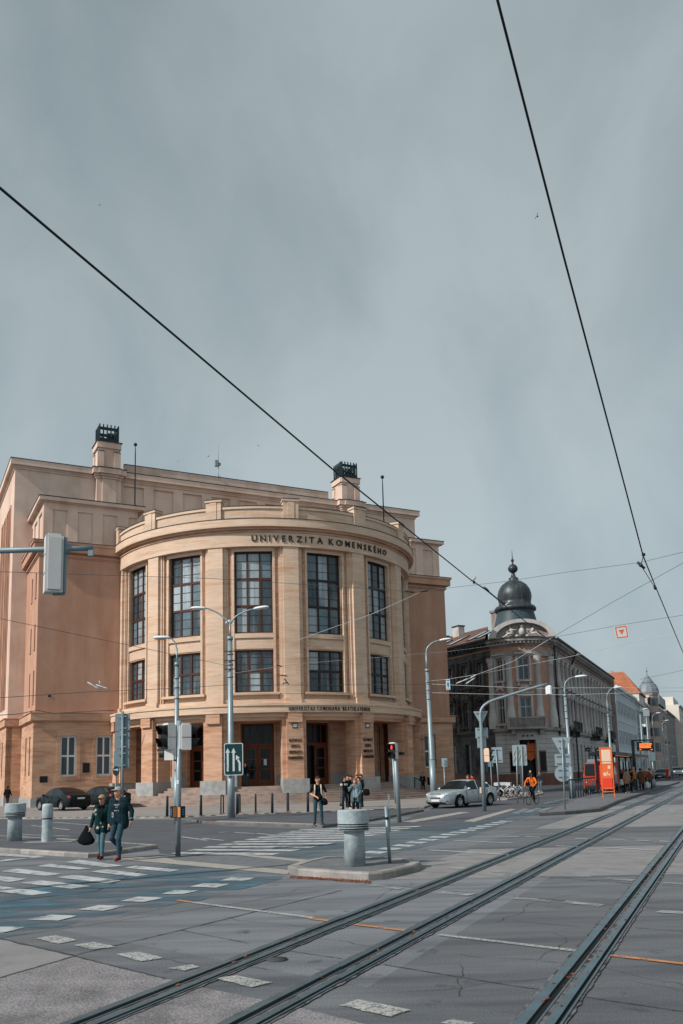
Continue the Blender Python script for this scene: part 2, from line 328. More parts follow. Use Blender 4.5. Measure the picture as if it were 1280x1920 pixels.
def glyphs(text, size):
    """each letter of a text as (x offset, verts, faces) in the XY plane; total width"""
    out = []; x = 0.0
    for ch in text:
        if ch == ' ': x += 0.42; continue
        if ch not in _glyph:
            cu = bpy.data.curves.new('letter', 'FONT'); cu.body = ch; cu.size = 1.0; cu.offset = 0.012; cu.resolution_u = 2
            ob = bpy.data.objects.new('letter', cu); COL.objects.link(ob)
            me = bpy.data.meshes.new_from_object(ob.evaluated_get(bpy.context.evaluated_depsgraph_get()))
            vs = [tuple(v.co) for v in me.vertices]; fs = [tuple(p.vertices) for p in me.polygons]
            bpy.data.objects.remove(ob); bpy.data.meshes.remove(me); bpy.data.curves.remove(cu)
            xs = [v[0] for v in vs]; _glyph[ch] = (vs, fs, min(xs), max(xs))
        vs, fs, a, b = _glyph[ch]
        out.append((x * size, [((v[0] - a) * size, v[1] * size) for v in vs], fs, (b - a) * size)); x += (b - a) + 0.16
    return out, (x - 0.16) * size
def text_flat(mb, text, size, org, ux, uy, mi=0, align=0.5, lift=0.0, sx=1.0, gap=0.0):
    gl, w = glyphs(text, size); org, ux, uy = Vector(org), Vector(ux).normalized(), Vector(uy).normalized(); nn = ux.cross(uy)
    w += gap * (len(gl) - 1)
    for i, (x, vs, fs, gw) in enumerate(gl):
        mb.add([org + ux * ((x + gap * i + a - w * align) * sx) + uy * b + nn * lift for a, b in vs], fs, mi)
# ================================================================== GROUND, ROADS, TRACKS
def area2(p): return sum(p[i][0] * p[(i + 1) % len(p)][1] - p[(i + 1) % len(p)][0] * p[i][1] for i in range(len(p)))
def ccw(p): return p if area2(p) > 0 else p[::-1]
def inset(poly, d):
    p = ccw([Vector((q[0], q[1], 0)) for q in poly]); n = len(p); out = []
    for i in range(n):
        a = (p[i] - p[i - 1]).normalized(); b = (p[(i + 1) % n] - p[i]).normalized()
        na = Vector((-a.y, a.x, 0)); nb = Vector((-b.y, b.x, 0)); m = na + nb
        out.append(p[i] + m * (d / (1 + na.dot(nb))) if 1 + na.dot(nb) > 0.3 else p[i] + m.normalized() * d)
    return out
def pxpoly(pts, z=0.0): return [G(u, v, z) for u, v in pts]
def sheet(name, poly, z, m, label=None):
    mb = MB(); mb.sheet([(p[0], p[1], z) for p in ccw([Vector(p) for p in poly])]); return struct(mb.build(name, m), label)
def raised(name, poly, zt, top, kerb, label, w=0.16, bev=0.03):
    """a kerbed slab: sloped kerb stones around, the paving a few millimetres below their top"""
    poly = ccw([Vector((p[0], p[1], 0)) for p in poly]); dense = []
    for i in range(len(poly)):                          # single kerb stones about a metre long
        a, b_ = poly[i], poly[(i + 1) % len(poly)]; k_ = max(1, min(60, int((b_ - a).length / 1.0))); dense += [a.lerp(b_, j / k_) for j in range(k_)]
    poly = dense; i1 = inset(poly, bev); i2 = inset(poly, w); n = len(poly); mb = MB()
    rings = [[(p.x, p.y, -0.05) for p in poly], [(p.x, p.y, zt - bev) for p in poly], [(p.x, p.y, zt) for p in i1], [(p.x, p.y, zt) for p in i2], [(p.x, p.y, zt - 0.012) for p in i2]]
    vs = [v for r in rings for v in r]
    for k in range(4):
        for i in range(n): mb.f.append((k * n + i, k * n + (i + 1) % n, (k + 1) * n + (i + 1) % n, (k + 1) * n + i)); mb.m.append(2 if (i * 7919 % 5) in (1, 3) else 1); mb.s.append(False)
    mb.v = vs; mb.f.append(tuple(range(4 * n, 5 * n))); mb.m.append(0); mb.s.append(False)
    return struct(mb.build(name, [top, kerb, kerb if kerb == 'dark_kerb' else 'kerb_stone_grey']), label)

mb = MB(); mb.sheet([(-700, -60, 0), (900, -60, 0), (900, 1500, 0), (-700, 1500, 0)])
struct(mb.build('ground', 'ground_concrete'), 'grey concrete road surface of the junction')
sheet('road', pxpoly([(-500, 1532), (345, 1538.5), (420, 1549), (585, 1556), (430, 1606), (300, 1601), (295, 1590), (127, 1577), (0, 1571), (-500, 1556)]), 0.004, 'road_asphalt', 'asphalt road in front of the plaza')
sheet('road', [G(640, 1556), G(745, 1543), G(800, 1522), G(822, 1506), GD(815, 66), GD(842, 110), GD(838, 200), GD(880, 200), GD(905, 110), G(918, 1500), G(1000, 1497), G(1020, 1490), NS(-16.4, 82), NS(-16.4, 420), NS(-9.6, 420), NS(-9.6, 54), G(1012, 1529), G(960, 1531), G(860, 1560)], 0.005, 'road_asphalt', 'asphalt road leading into the side streets')
# coarse asphalt patch and a pale slab at the lower left
sheet('asphalt_patch', pxpoly([(-300, 1915), (0, 1835), (141, 1795), (310, 1836), (365, 1850), (495, 1877), (562, 1891), (640, 1911), (760, 1942), (1000, 2010), (1000, 2700), (-600, 2700)]), 0.004, 'coarse_asphalt', 'coarse worn asphalt patch beside the tracks')
sheet('road_slab', pxpoly([(-260, 1712), (0, 1762), (141, 1794), (0, 1834), (-300, 1914)]), 0.005, 'pale_concrete', 'pale concrete slab at the lower left')
sheet('road_slab', [NS(-6.2, 15.2), NS(-6.2, 21.5), NS(4, 25.5), NS(4, 19.0)], 0.003, 'pale_concrete', 'paler concrete strip crossing the tracks')
sheet('road_slab', [NS(-6.2, 29), NS(-6.2, 46), NS(4, 50), NS(4, 33)], 0.003, 'pale_concrete', 'paler concrete area beyond the crossing')
# slab joints
def line_strip(mb, a, b, w, z, jit=0.0, n=1):
    a, b = Vector(a), Vector(b); t = (b - a); t.z = 0; q = Vector((-t.y, t.x, 0)).normalized(); P = []; Q = []
    for i in range(n + 1):
        c = a + t * (i / n); k = q * (random.uniform(-jit, jit) if jit else 0); ww = w * (1 + (random.uniform(-.4, .4) if jit else 0))
        P.append(c + k + q * ww / 2); Q.append(c + k - q * ww / 2)
    for i in range(n):
        mb.sheet([(Q[i].x, Q[i].y, z), (Q[i + 1].x, Q[i + 1].y, z), (P[i + 1].x, P[i + 1].y, z), (P[i].x, P[i].y, z)])
mb = MB()
for (a, b, w) in [((-60, 1748), (141, 1794), .05), ((141, 1794), (-20, 1841), .03), ((144, 1791), (320, 1750), .022), ((320, 1750), (640, 1671), .022), ((0, 1760), (402, 1701), .012), ((402, 1701), (600, 1671), .012),
                  ((141, 1795), (312, 1837), .03), ((342, 1746), (467, 1770), .012), ((540, 1784), (640, 1799), .012), ((717, 1810), (960, 1850), .014), ((960, 1850), (1012, 1857), .014), ((1095, 1871), (1290, 1900), .014),
                  ((640, 1654), (795, 1667), .02), ((835, 1671), (915, 1679), .02), ((960, 1681), (1160, 1699), .02), ((1210, 1703), (1290, 1709), .02), ((1010, 1644), (1190, 1658), .02), ((1240, 1661), (1290, 1664), .02),
                  ((700, 1630), (980, 1646), .014), ((1090, 1739), (960, 1728), .012), ((1190, 1741), (1290, 1748), .012), ((380, 1600), (640, 1563), .05), ((0, 1692), (180, 1672), .05), ((180, 1672), (260, 1635), .04), ((960, 1560), (800, 1574), .02), ((1280, 1590), (1130, 1566), .02), ((980, 1540), (1280, 1520), .03), ((960, 1536), (1290, 1527), .03)]:
    line_strip(mb, G(*a), G(*b), w, 0.007, jit=w * .25, n=24)
for k in range(9): line_strip(mb, NS(-6.0, 20 + k * 7.1), NS(-1.6, 21.4 + k * 7.1), .014, 0.007, .003, 12)
struct(mb.build('slab_joint', 'joint_tar'), 'thin dark joints between the road slabs')

mb = MB()                                          # wandering cracks
for (u, v, ang, ln) in [(60, 1745, 60, 3.0), (250, 1790, -35, 2.2), (480, 1690, 62, 2.6), (590, 1760, -50, 1.8), (760, 1860, 20, 2.0), (860, 1790, -45, 2.6), (930, 1730, 66, 3.0), (1010, 1800, 60, 1.6), (1180, 1840, -42, 2.4), (1120, 1700, -40, 3.0), (880, 1640, -46, 4.0), (1040, 1620, 64, 5.0), (1200, 1620, -42, 4.0), (700, 1690, 64, 2.4), (420, 1720, -40, 2.2), (860, 1870, 60, 1.4)]:
    p = G(u, v); a = radians(ang)
    for k in range(int(ln / .16)):
        a += random.uniform(-.45, .45) + (radians(ang) - a) * .3; q_ = p + Vector((cos(a), sin(a), 0)) * .16; line_strip(mb, p, q_, random.uniform(.004, .009), .0068); p = q_
struct(mb.build('road_crack', 'joint_tar'), 'fine wandering cracks in the road slabs')
mb = MB()                                          # old oil stains and rubber marks between and beside the rails
for k in range(70):
    if k % 2: c = NS(random.uniform(-6.2, 1.5), random.uniform(7.5, 40))
    else: c = G(random.uniform(0, 1280), random.uniform(1600, 1900))
    r = random.uniform(.03, .13); e_ = random.uniform(.6, 2.6); a = radians(-42 if k % 3 else 66) + random.uniform(-.2, .2); n = 14
    P = [Vector((cos(2 * pi * j / n) * r * e_, sin(2 * pi * j / n) * r, 0)) * random.uniform(.75, 1.2) for j in range(n)]
    mb.sheet([(c.x + p.x * cos(a) - p.y * sin(a), c.y + p.x * sin(a) + p.y * cos(a), .0058 + k * .00001) for p in P])
struct(mb.build('road_stain', 'oil_stain'), 'dark oil stains on the road')
# painted markings
def quads(name, lst, z, m, label):
    mb = MB()
    for q in lst:                                    # brushed edges are never quite straight
        P = ccw([G(*c) for c in q]); R = []
        for i in range(len(P)):
            a, b_ = P[i], P[(i + 1) % len(P)]; k_ = max(2, int((b_ - a).length / .12)); w_ = (b_ - a).normalized(); w_ = Vector((-w_.y, w_.x, 0))
            R += [a.lerp(b_, j / k_) + w_ * random.uniform(-.014, .014) for j in range(k_)]
        mb.sheet([(p.x, p.y, z) for p in R])
    return struct(mb.build(name, m), label)
def strip_px(a, b, w):                              # a painted line of width w between two pixels, as world points
    a, b = G(*a), G(*b); q = (b - a).normalized(); q = Vector((-q.y, q.x, 0)) * (w / 2)
    return [a - q, b - q, b + q, a + q]
quads('blue_crossing', [[(-120, 1690), (0, 1679), (120, 1655), (235, 1640), (330, 1622), (430, 1630), (535, 1641), (527, 1650), (455, 1668), (375, 1690), (255, 1708), (165, 1724), (85, 1748), (-120, 1775)]], 0.009, 'blue_paint', 'faded blue cycle crossing by the walking couple')
quads('blue_crossing', [[(505, 1606), (590, 1586), (700, 1568), (790, 1553), (905, 1536), (975, 1527), (1000, 1528), (880, 1570), (800, 1588), (745, 1600), (700, 1611), (600, 1612)]], 0.009, 'pale_blue_paint', 'faded blue cycle crossing behind the round bollard')
q = lambda ox, oy, L: [[(ox + a / 4, oy + b / 4) for a, b in c] for c in L]
quads('cycle_marking', q(320, 1640, [[(370, 52), (455, 28), (640, 30), (545, 55)], [(150, 97), (245, 73), (440, 76), (345, 105)], [(-70, 152), (35, 123), (210, 127), (90, 154)]]) +
      q(0, 1640, [[(905, 205), (1040, 173), (1225, 180), (1080, 213)], [(580, 270), (745, 237), (940, 243), (775, 280)], [(200, 348), (380, 308), (575, 318), (430, 355)], [(-170, 480), (-60, 398), (190, 403), (0, 452)]]), 0.013, 'white_paint', 'white squares edging the cycle crossing')
mb = MB(); a, b = G(702, 1599.5), G(965, 1536.5); t = b - a; ln = t.length; t.normalize(); w = Vector((0.9, -0.75, 0)).normalized()
for k in range(int(ln / 1.0)):
    c = a + t * (k * 1.0); h1 = t * 0.27; h2 = w * 0.30
    mb.sheet([(p.x, p.y, .013) for p in (c - h1 - h2, c + h1 - h2, c + h1 + h2, c - h1 + h2)])
struct(mb.build('cycle_marking', 'white_paint'), 'row of white squares along the far cycle crossing')
quads('road_marking', q(0, 1640, [[(265, 488), (420, 464), (580, 500), (435, 527)], [(545, 540), (705, 515), (870, 553), (700, 572)], [(880, 607), (1035, 588), (1225, 635), (1060, 662)]]) +
      q(320, 1640, [[(-20, 712), (165, 685), (222, 703), (100, 732)], [(330, 790), (500, 767), (768, 820), (600, 857)]]) + q(640, 1640, [[(-12, 992), (130, 950), (515, 1030), (360, 1080)], [(745, 1125), (840, 1098), (1000, 1126), (900, 1160)]]), 0.013, 'textured_paint', 'rough textured white blocks across the tracks')
# zebra of the near crossing (around the couple)
quads('zebra_crossing', [[(a / 3.765, 1480 + b / 3.765) for a, b in c] for c in [
      [(460, 520), (560, 502), (870, 545), (740, 556)], [(260, 548), (350, 532), (640, 565), (560, 572)], [(10, 585), (120, 564), (430, 603), (330, 618)], [(-120, 635), (0, 618), (190, 640), (60, 662)],
      [(880, 560), (960, 545), (1275, 575), (1200, 588)], [(640, 588), (740, 570), (1050, 608), (960, 622)], [(400, 628), (520, 610), (860, 650), (750, 668)], [(150, 668), (280, 648), (640, 690), (500, 708)], [(-130, 720), (0, 690), (365, 735), (230, 755)],
      [(-60, 524), (40, 500), (345, 486), (240, 488)], [(-60, 470), (0, 455), (330, 478), (230, 488)]]], 0.013, 'white_paint', 'white zebra stripes under the walking couple')
mb = MB(); A, B = G(318, 1602), G(575, 1554.5); C, D = G(508, 1605), G(800, 1548)
for k in range(11):
    t0, t1 = k / 11, (k + 0.5) / 11
    mb.sheet([(p.x, p.y, .012) for p in (A.lerp(B, t0), C.lerp(D, t0), C.lerp(D, t1), A.lerp(B, t1))])
struct(mb.build('zebra_crossing', 'white_paint'), 'far white zebra stripes leading to the plaza')
# the stop line across the tracks: white with orange pieces
mb = MB()
for a, b, m_ in [((333, 1689.5), (361, 1693.7), 1), ((361, 1693.7), (588, 1723), 0), ((582, 1724.2), (627, 1730), 1), ((664, 1735.5), (775, 1749), 1), ((822, 1754.8), (960, 1771), 0), ((960, 1771), (1082, 1785.5), 0), ((1146, 1794), (1292, 1811), 1)]:
    mb.sheet([(p.x, p.y, .012) for p in strip_px(a, b, 0.10 if m_ == 0 else 0.085)], m_)
struct(mb.build('stop_line', ['textured_paint', 'orange_paint']), 'white and orange line painted across the tracks')
quads('lane_marking', q(960, 1640, [[(345, 8), (380, 22), (600, 25), (560, 13)], [(680, 38), (720, 28), (930, 43), (890, 56)], [(1110, 72), (1150, 62), (1300, 72), (1300, 82)], [(0, 190), (40, 172), (310, 200), (270, 212)], [(365, 218), (410, 203), (700, 230), (650, 249)], [(1075, 290), (1130, 272), (1320, 284), (1320, 308)]]) +
      q(640, 1640, [[(180, 88), (230, 76), (470, 104), (420, 119)], [(480, 116), (500, 108), (600, 122), (560, 130)], [(700, 148), (770, 133), (1010, 150), (940, 165)]]) + q(640, 1480, [[(780, 598), (860, 588), (975, 596), (900, 606)], [(1100, 622), (1150, 612), (1250, 622), (1200, 632)]]), 0.012, 'faded_paint', 'worn pale dashes across the tracks')
mb = MB()
for a, b in [((802, 1595), (962, 1604.5)), ((1042, 1587.5), (1091, 1589.3)), ((1130, 1590), (1237, 1595.7)), ((985, 1570.3), (1012, 1571)), ((1078, 1573.2), (1110, 1574.5)), ((1144, 1575.2), (1167, 1576)), ((1190, 1576.8), (1216, 1577.8)), ((1236, 1578.4), (1257, 1579.2)), ((850, 1577.5), (960, 1582)), ((929, 1569), (972, 1570)),
             ((380, 1573), (420, 1577)), ((340, 1570), (390, 1577)), ((80, 1541), (180, 1549)), ((60, 1549), (130, 1557)), ((410, 1562), (425, 1561)), ((440, 1562), (478, 1564)), ((482, 1564), (508, 1566)), ((20, 1565), (130, 1569))]:
    mb.sheet([(p.x, p.y, .0125) for p in strip_px(a, b, 0.13)])
struct(mb.build('lane_marking', 'white_paint'), 'thin white lane lines')
# lane and cycle path beside the tram platform
quads('cycle_path', [[(945, 1530), (1010, 1509), (1067, 1495), (1071, 1501), (1040, 1515), (1005, 1530)]], 0.010, 'pale_blue_paint', 'bluish cycle path beside the tram platform')
mb = MB()
for a, b, w_ in [((1008, 1510), (1067, 1497.5), .22), ((1040, 1515), (1071, 1503.5), .22)]: mb.sheet([(p.x, p.y, .013) for p in strip_px(a, b, w_)])
for k in range(3):
    u = 955 + k * 24; mb.sheet([(p.x, p.y, .013) for p in ccw(pxpoly([(u, 1526 - k * 2.0), (u + 14, 1526.5 - k * 2.0), (u + 38, 1517.5 - k * 1.8), (u + 26, 1517 - k * 1.8)]))])
for c in [[(1133, 1525), (1152, 1516), (1181, 1517), (1160, 1527)], [(1178, 1528), (1186, 1519.5), (1213, 1519), (1203, 1527)], [(1226, 1527), (1236, 1519), (1292, 1517), (1292, 1524)]]: mb.sheet([(p.x, p.y, .012) for p in ccw(pxpoly(c))])
struct(mb.build('lane_marking', 'faded_paint'), 'white bars and edge lines by the tram platform')
quads('tactile_strip', [[(752, 1542), (860, 1523.5), (880, 1524), (775, 1543)], [(868, 1541), (955, 1517.5), (968, 1518), (888, 1542)]], 0.011, 'tactile_paving', 'pale paver bands across the side road')

# pavements and islands
uo = Vector((-23.87583, 66.84820, 0)); ux_ = Vector((sin(BY), cos(BY), 0)); uy_ = Vector((-cos(BY), sin(BY), 0))
plaza = [G(-420, 1530), G(45, 1537), G(327, 1535.5), G(430, 1531.5), G(589, 1525.5), G(700, 1521), G(794, 1517), G(816, 1508), uo + ux_ * 41.5 - uy_ * 4, uo + ux_ * 41.5 + uy_ * 40, uo - ux_ * 60 + uy_ * 40]
raised('plaza', plaza, 0.09, 'plaza_paving', 'kerb_stone', 'tan paved plaza in front of the university', w=0.22)
mb = MB()                                          # dark drain slots in the plaza kerb
edge = plaza[:6]
for i in range(len(edge) - 1):
    a, b = edge[i], edge[i + 1]; n = int((b - a).length / 0.55); t = (b - a).normalized(); w = Vector((-t.y, t.x, 0))
    for k in range(n):
        c = a + t * ((k + .5) * 0.55) + w * 0.10; mb.obox((c.x, c.y, 0.0885), t * .12, w * .105, (0, 0, .0045))
struct(mb.build('kerb_slot', 'joint_tar'), 'dark slots along the plaza kerb')
isl = [G(350, 1540.5), G(392, 1546), G(605, 1553.5), G(700, 1540), G(792, 1522.5), G(790, 1518.5), G(700, 1523), G(589, 1528), G(430, 1534)]
raised('traffic_island', isl, 0.11, 'road_asphalt', 'dark_kerb', 'asphalt island between plaza and zebra', w=0.14)
mb = MB(); a, b = G(392, 1544.6), G(604, 1552.2); t = (b - a).normalized(); w = Vector((-t.y, t.x, 0))
mb.obox(((a + b) / 2 + w * .02 + Vector((0, 0, .058))), t * ((b - a).length / 2), w * .13, (0, 0, .064), 0)
n = 23
for k in range(n):
    c = a.lerp(b, (k + .7) / (n + .4)) - w * .112; mb.obox((c.x, c.y, .075), t * .035, w * .006, (0, 0, .035), 1)
c = a + t * .32; mb.obox((c.x, c.y, .06), t * .3, w * .14, (0, 0, .068), 2)
struct(mb.build('slotted_kerb', ['tactile_paving', 'joint_tar', 'rust_plate']), 'pale kerb with dark slots in front of the standing man')
raised('traffic_island', pxpoly([(540, 1637), (570, 1627), (607, 1619), (645, 1617), (720, 1619.5), (775, 1624), (789, 1630), (775, 1637), (742, 1645), (716, 1650.5), (690, 1652.5), (640, 1650), (560, 1643.5)]), 0.145, 'island_paving', 'kerb_stone', 'small kerbed island with the big round bollard', w=0.2)
mb = MB()
for k in range(420):
    t = random.random(); c = G(545 + 150 * t, 1644 + 10 * t + random.uniform(0, 3.5)); r = random.uniform(.008, .022); a = random.uniform(0, pi)
    mb.obox((c.x, c.y, .012 + random.random() * .01), (cos(a) * r, sin(a) * r, .004), (-sin(a) * r * .6, cos(a) * r * .6, .003), (0, 0, .002))
for k in range(160):
    t = random.random(); c = NS(random.choice([-3.69, -1.53, -1.53, -4.9]) + random.uniform(-.12, .12), random.uniform(7, 26)); r = random.uniform(.008, .02); a = random.uniform(0, pi)
    mb.obox((c.x, c.y, .02 + random.random() * .01), (cos(a) * r, sin(a) * r, .004), (-sin(a) * r * .6, cos(a) * r * .6, .003), (0, 0, .002))
o = mb.build('fallen_leaves', 'fallen_leaves'); tag(o, 'brown fallen leaves along the island kerb and rails', 'leaves', kind='stuff')
raised('traffic_island', pxpoly([(-400, 1576), (0, 1599), (165, 1609.5), (184, 1608), (240, 1600), (296, 1592), (270, 1590), (127, 1580), (0, 1573), (-400, 1560)]), 0.12, 'road_asphalt', 'kerb_stone', 'asphalt island behind the walking couple', w=0.16)
sheet('island_paving', pxpoly([(285, 1608), (428, 1605), (600, 1617), (540, 1637), (430, 1624), (325, 1615)]), 0.006, 'island_paving', 'dark paved refuge at the traffic light pole')
quads('tactile_strip', [[(205, 1611), (300, 1607), (330, 1614), (430, 1623), (545, 1633), (540, 1641), (430, 1631), (320, 1621)], [(428, 1603), (500, 1606), (600, 1616), (585, 1619), (490, 1609.5)]], 0.010, 'tactile_paving', 'pale ribbed paving strips edging the refuge')
plat = [G(1010, 1531), G(1060, 1528.5), G(1125, 1522.5), G(1148, 1512), NS(-6.0, 50.2), NS(-6.0, 52.5), NS(-6.0, 110), NS(-9.15, 110), NS(-9.15, 53), G(1072, 1505)]
raised('tram_platform', plat, 0.16, 'island_paving', 'dark_kerb', 'paved tram stop platform beside the rails', w=0.18)
cpv = [G(908, 1502), G(950, 1501), G(1000, 1495), G(1019, 1489.5), NS(-16.6, 82), NS(-16.6, 420), NS(-30, 420), (24, 120, 0), (2, 160, 0), (-8, 152, 0), GD(905, 92)]
raised('pavement', cpv, 0.10, 'plaza_paving', 'kerb_stone', 'pavement round the domed corner house', w=0.2)
raised('pavement', [NS(9, -10), NS(9, 420), NS(14, 420), NS(14, -10)], 0.10, 'plaza_paving', 'kerb_stone', 'pavement on the right side of the street')

# tram tracks: each track has two double rails (rail, groove, lip, fill, rail, groove, lip)
def track(label, ns):
    t = thing('tram_track', label, 'tram track', (0, 0, 0), 0, 'tram tracks')
    for nc in ns:
        for hw in ((-.172, -.082, -.017, .001), (.046, .121, .156, .174)):      # head, groove and lip of each rail
            mb = MB()
            def band(n0, n1, z0, z1, mi):
                n0 += nc; n1 += nc; P = [NS(n0, -8), NS(n1, -8), NS(n1, 330), NS(n0, 330)]
                mb.add([(p.x, p.y, z0) for p in P] + [(p.x, p.y, z1) for p in P], [(0, 1, 2, 3), (4, 5, 6, 7), (0, 1, 5, 4), (1, 2, 6, 5), (2, 3, 7, 6), (3, 0, 4, 7)], mi)
            band(hw[0], hw[1], 0, .024, 0); band(hw[1], hw[2], 0, .006, 2); band(hw[2], hw[3], 0, .021, 0); band(hw[0] - .012, hw[0], 0, .014, 1)
            mb.build('rail', ['rail_steel', 'rail_side', 'rail_groove'], t)
        mb = MB(); line_strip(mb, NS(nc + .0235, -8), NS(nc + .0235, 60), .05, .0155, .004, 500); mb.build('rail_bed', 'rail_fill', t)
        mb = MB()
        for off in (-.192, .186): line_strip(mb, NS(nc + off, -8), NS(nc + off, 60), .03, .0105, .008, 600)
        mb.build('rail_sealing', 'rail_fill', t)
track('left tram track of dark steel rails, passing right beside the tram platform', (-4.90, -3.69))
track('right tram track of dark steel rails, cutting the lower right corner', (-1.53, -0.32))
# ================================================================== THE UNIVERSITY
UNI = thing('university_building', 'sand coloured university building with curved columned front and stepped portico', 'building', (uo.x, uo.y, 0.0), atan2(ux_.y, ux_.x))
CX = 19.27; PITCH = 180 / 7
PIL = [-180 + PITCH * (k) for k in range(1, 7)]           # pilaster angles
BAY = [-180 + PITCH * (k + .5) for k in range(7)]         # window bays
XE = 38.54
def win_frame(mb, x0, x1, y, z0, z1, cols, rows, t=0.07, d=0.09, mi=0, thin=None):
    """flat window frame in the plane y (front at y), local building axes"""
    mb.box(x0, x0 + t, y, y + d, z0, z1, mi); mb.box(x1 - t, x1, y, y + d, z0, z1, mi); mb.box(x0 + t, x1 - t, y, y + d, z1 - t, z1, mi); mb.box(x0 + t, x1 - t, y, y + d, z0, z0 + t, mi)
    for i in range(1, cols): c = x0 + (x1 - x0) * i / cols; mb.box(c - t * .45, c + t * .45, y + .004, y + d - .004, z0 + t, z1 - t, mi)
    for j in range(1, rows): c = z0 + (z1 - z0) * j / rows; mb.box(x0 + t, x1 - t, y + .008, y + d - .008, c - t * .5, c + t * .5, mi)

# --- wings (plaster above a travertine base)
def wall_with_holes(mb, x0, x1, y0, y1, z0, z1, holes, mi=0):
    """a wall slab along x with rectangular openings (hx0, hx1, hz0, hz1)"""
    xs = sorted({x0, x1, *[h[0] for h in holes], *[h[1] for h in holes]})
    for a, b in zip(xs, xs[1:]):
        c = (a + b) / 2; hs = sorted([(h[2], h[3]) for h in holes if h[0] < c < h[1]]); z = z0
        for p, q_ in hs:
            if p > z: mb.box(a, b, y0, y1, z, p, mi)
            z = q_
        if z < z1: mb.box(a, b, y0, y1, z, z1, mi)
def side_wall(mb, x0, x1, y0, y1, z0, z1, holes, mi=0):
    """the same for a wall slab along y; holes (hy0, hy1, hz0, hz1)"""
    ys = sorted({y0, y1, *[h[0] for h in holes], *[h[1] for h in holes]})
    for a, b in zip(ys, ys[1:]):
        c = (a + b) / 2; hs = sorted([(h[2], h[3]) for h in holes if h[0] < c < h[1]]); z = z0
        for p, q_ in hs:
            if p > z: mb.box(x0, x1, a, b, z, p, mi)
            z = q_
        if z < z1: mb.box(x0, x1, a, b, z, z1, mi)
SW = [(y, y + .62, a, b) for (a, b) in ((16.6, 18.6), (12.4, 14.4), (8.1, 10.7)) for y in (1.05, 3.3)]     # slim windows of the left side
GW = [(2.08, 3.31, 2.36, 5.5), (4.80, 6.03, 2.36, 5.5), (XE - 3.31, XE - 2.08, 2.36, 5.5), (XE - 6.03, XE - 4.80, 2.36, 5.5)]
GS = [(1.3, 2.0, 2.45, 5.5), (3.5, 4.2, 2.45, 5.5)]
mb = MB()
mb.box(.17, XE - .17, .0, .5, 7.0, 19.85); side_wall(mb, .172, .62, .5, 7.0, 7.0, 19.85, SW); mb.box(XE - .62, XE - .172, .5, 7.0, 7.0, 19.85)
mb.box(.6, XE - .6, .52, 6.98, 19.6, 20.4)
mb.build('wing_wall', 'plaster', UNI)
mb = MB(); wall_with_holes(mb, .05, XE - .05, -.16, .42, 0, 6.6, GW); side_wall(mb, .052, .5, .42, 6.9, 0, 6.6, GS); mb.box(XE - .5, XE - .052, .42, 6.9, 0, 6.6)
for i, (a, b, c, d) in enumerate(GW):                       # flat surrounds of the ground floor windows
    for e in ((a - .28, a, c - .32, d + .26), (b, b + .28, c - .32, d + .26), (a, b, d, d + .26), (a, b, c - .32, c)):
        mb.box(e[0], e[1], -.20, -.155, e[2], e[3])
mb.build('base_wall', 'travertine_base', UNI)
mb = MB(); mb.box(-.02, XE + .02, -.23, -.1, 0, .75); mb.box(-.02, .06, -.1, 6.9, 0, .75); mb.box(XE - .06, XE + .02, -.1, 6.9, 0, .75)
mb.build('plinth', 'granite', UNI)
mb = MB()
for (z0, z1, p) in ((6.57, 6.66, .10), (6.66, 7.24, .24), (7.24, 7.31, .32)):
    mb.box(.05 - p, XE - .05 + p, -.16 - p, .6, z0, z1); mb.box(.05 - p, .6, .6, 7, z0, z1); mb.box(XE - .6, XE - .05 + p, .6, 7, z0, z1)
mb.build('base_cornice', 'travertine_base', UNI)
mb = MB()
for (z0, z1, p) in ((19.70, 19.80, .07), (19.80, 19.95, .16), (19.95, 20.12, .03), (20.12, 20.72, .44), (20.72, 20.90, .54)):
    mb.box(.17 - p, XE - .17 + p, -p, .5, z0, z1); mb.box(.17 - p, .6, .5, 7, z0, z1); mb.box(XE - .6, XE - .17 + p, .5, 7, z0, z1)
mb.box(.17 - .56, XE - .17 + .56, -.56, 7, 20.9, 20.95, 1)
mb.build('main_cornice', ['plaster', 'metal_trim'], UNI)
for (x0, x1) in ((.45, 8.15), (XE - 8.15, XE - .45)):      # the two attic blocks over the wings
    mb = MB(); mb.box(x0 + .12, x1 - .12, .42, 6.98, 20.95, 24.3)
    inv = x0 > 5
    for k in range(4):
        a = 0.45 + (0.0, 1.86, 3.88, 5.88)[k]; w = (.72, .83, .82, .95)[k]
        if inv: a = XE - a - w
        mb.box(a, a + w, .3, .42, 20.951, 24.299)
    mb.box(x0 + .12, x1 - .12, .31, .42, 23.75, 24.298); mb.box(x0 + .121, x1 - .121, .32, .42, 20.952, 21.07)
    for k in range(3):
        y = .42 + k * 2.6
        mb.box(x0 if not inv else x1 - .12, x0 + .12 if not inv else x1, y, y + .8, 20.951, 24.29)
    mb.box(x0 + .001 if not inv else x1 - .12, x0 + .12 if not inv else x1 - .001, .42, 6.98, 23.75, 24.28)
    mb.build('attic_wall', 'plaster_pale', UNI)
    mb = MB()
    for (z0, z1, p) in ((24.3, 24.38, .10), (24.38, 24.68, .40)): mb.box(x0 - p, x1 + p, .3 - p, 6.99, z0, z1)
    mb.box(x0 - .44, x1 + .44, -.14, 6.99, 24.68, 24.74, 1)
    mb.build('attic_cornice', ['plaster_pale', 'metal_trim'], UNI)
def window(name, x0, x1, y, z0, z1, cols, rows, fm, gm, t=.07):
    mb = MB(); win_frame(mb, x0, x1, y, z0, z1, cols, rows, t); f = mb.build(name, fm, UNI)
    mb = MB(); mb.box(x0 + .02, x1 - .02, y + .05, y + .07, z0 + .02, z1 - .02); mb.build('pane', gm, f)
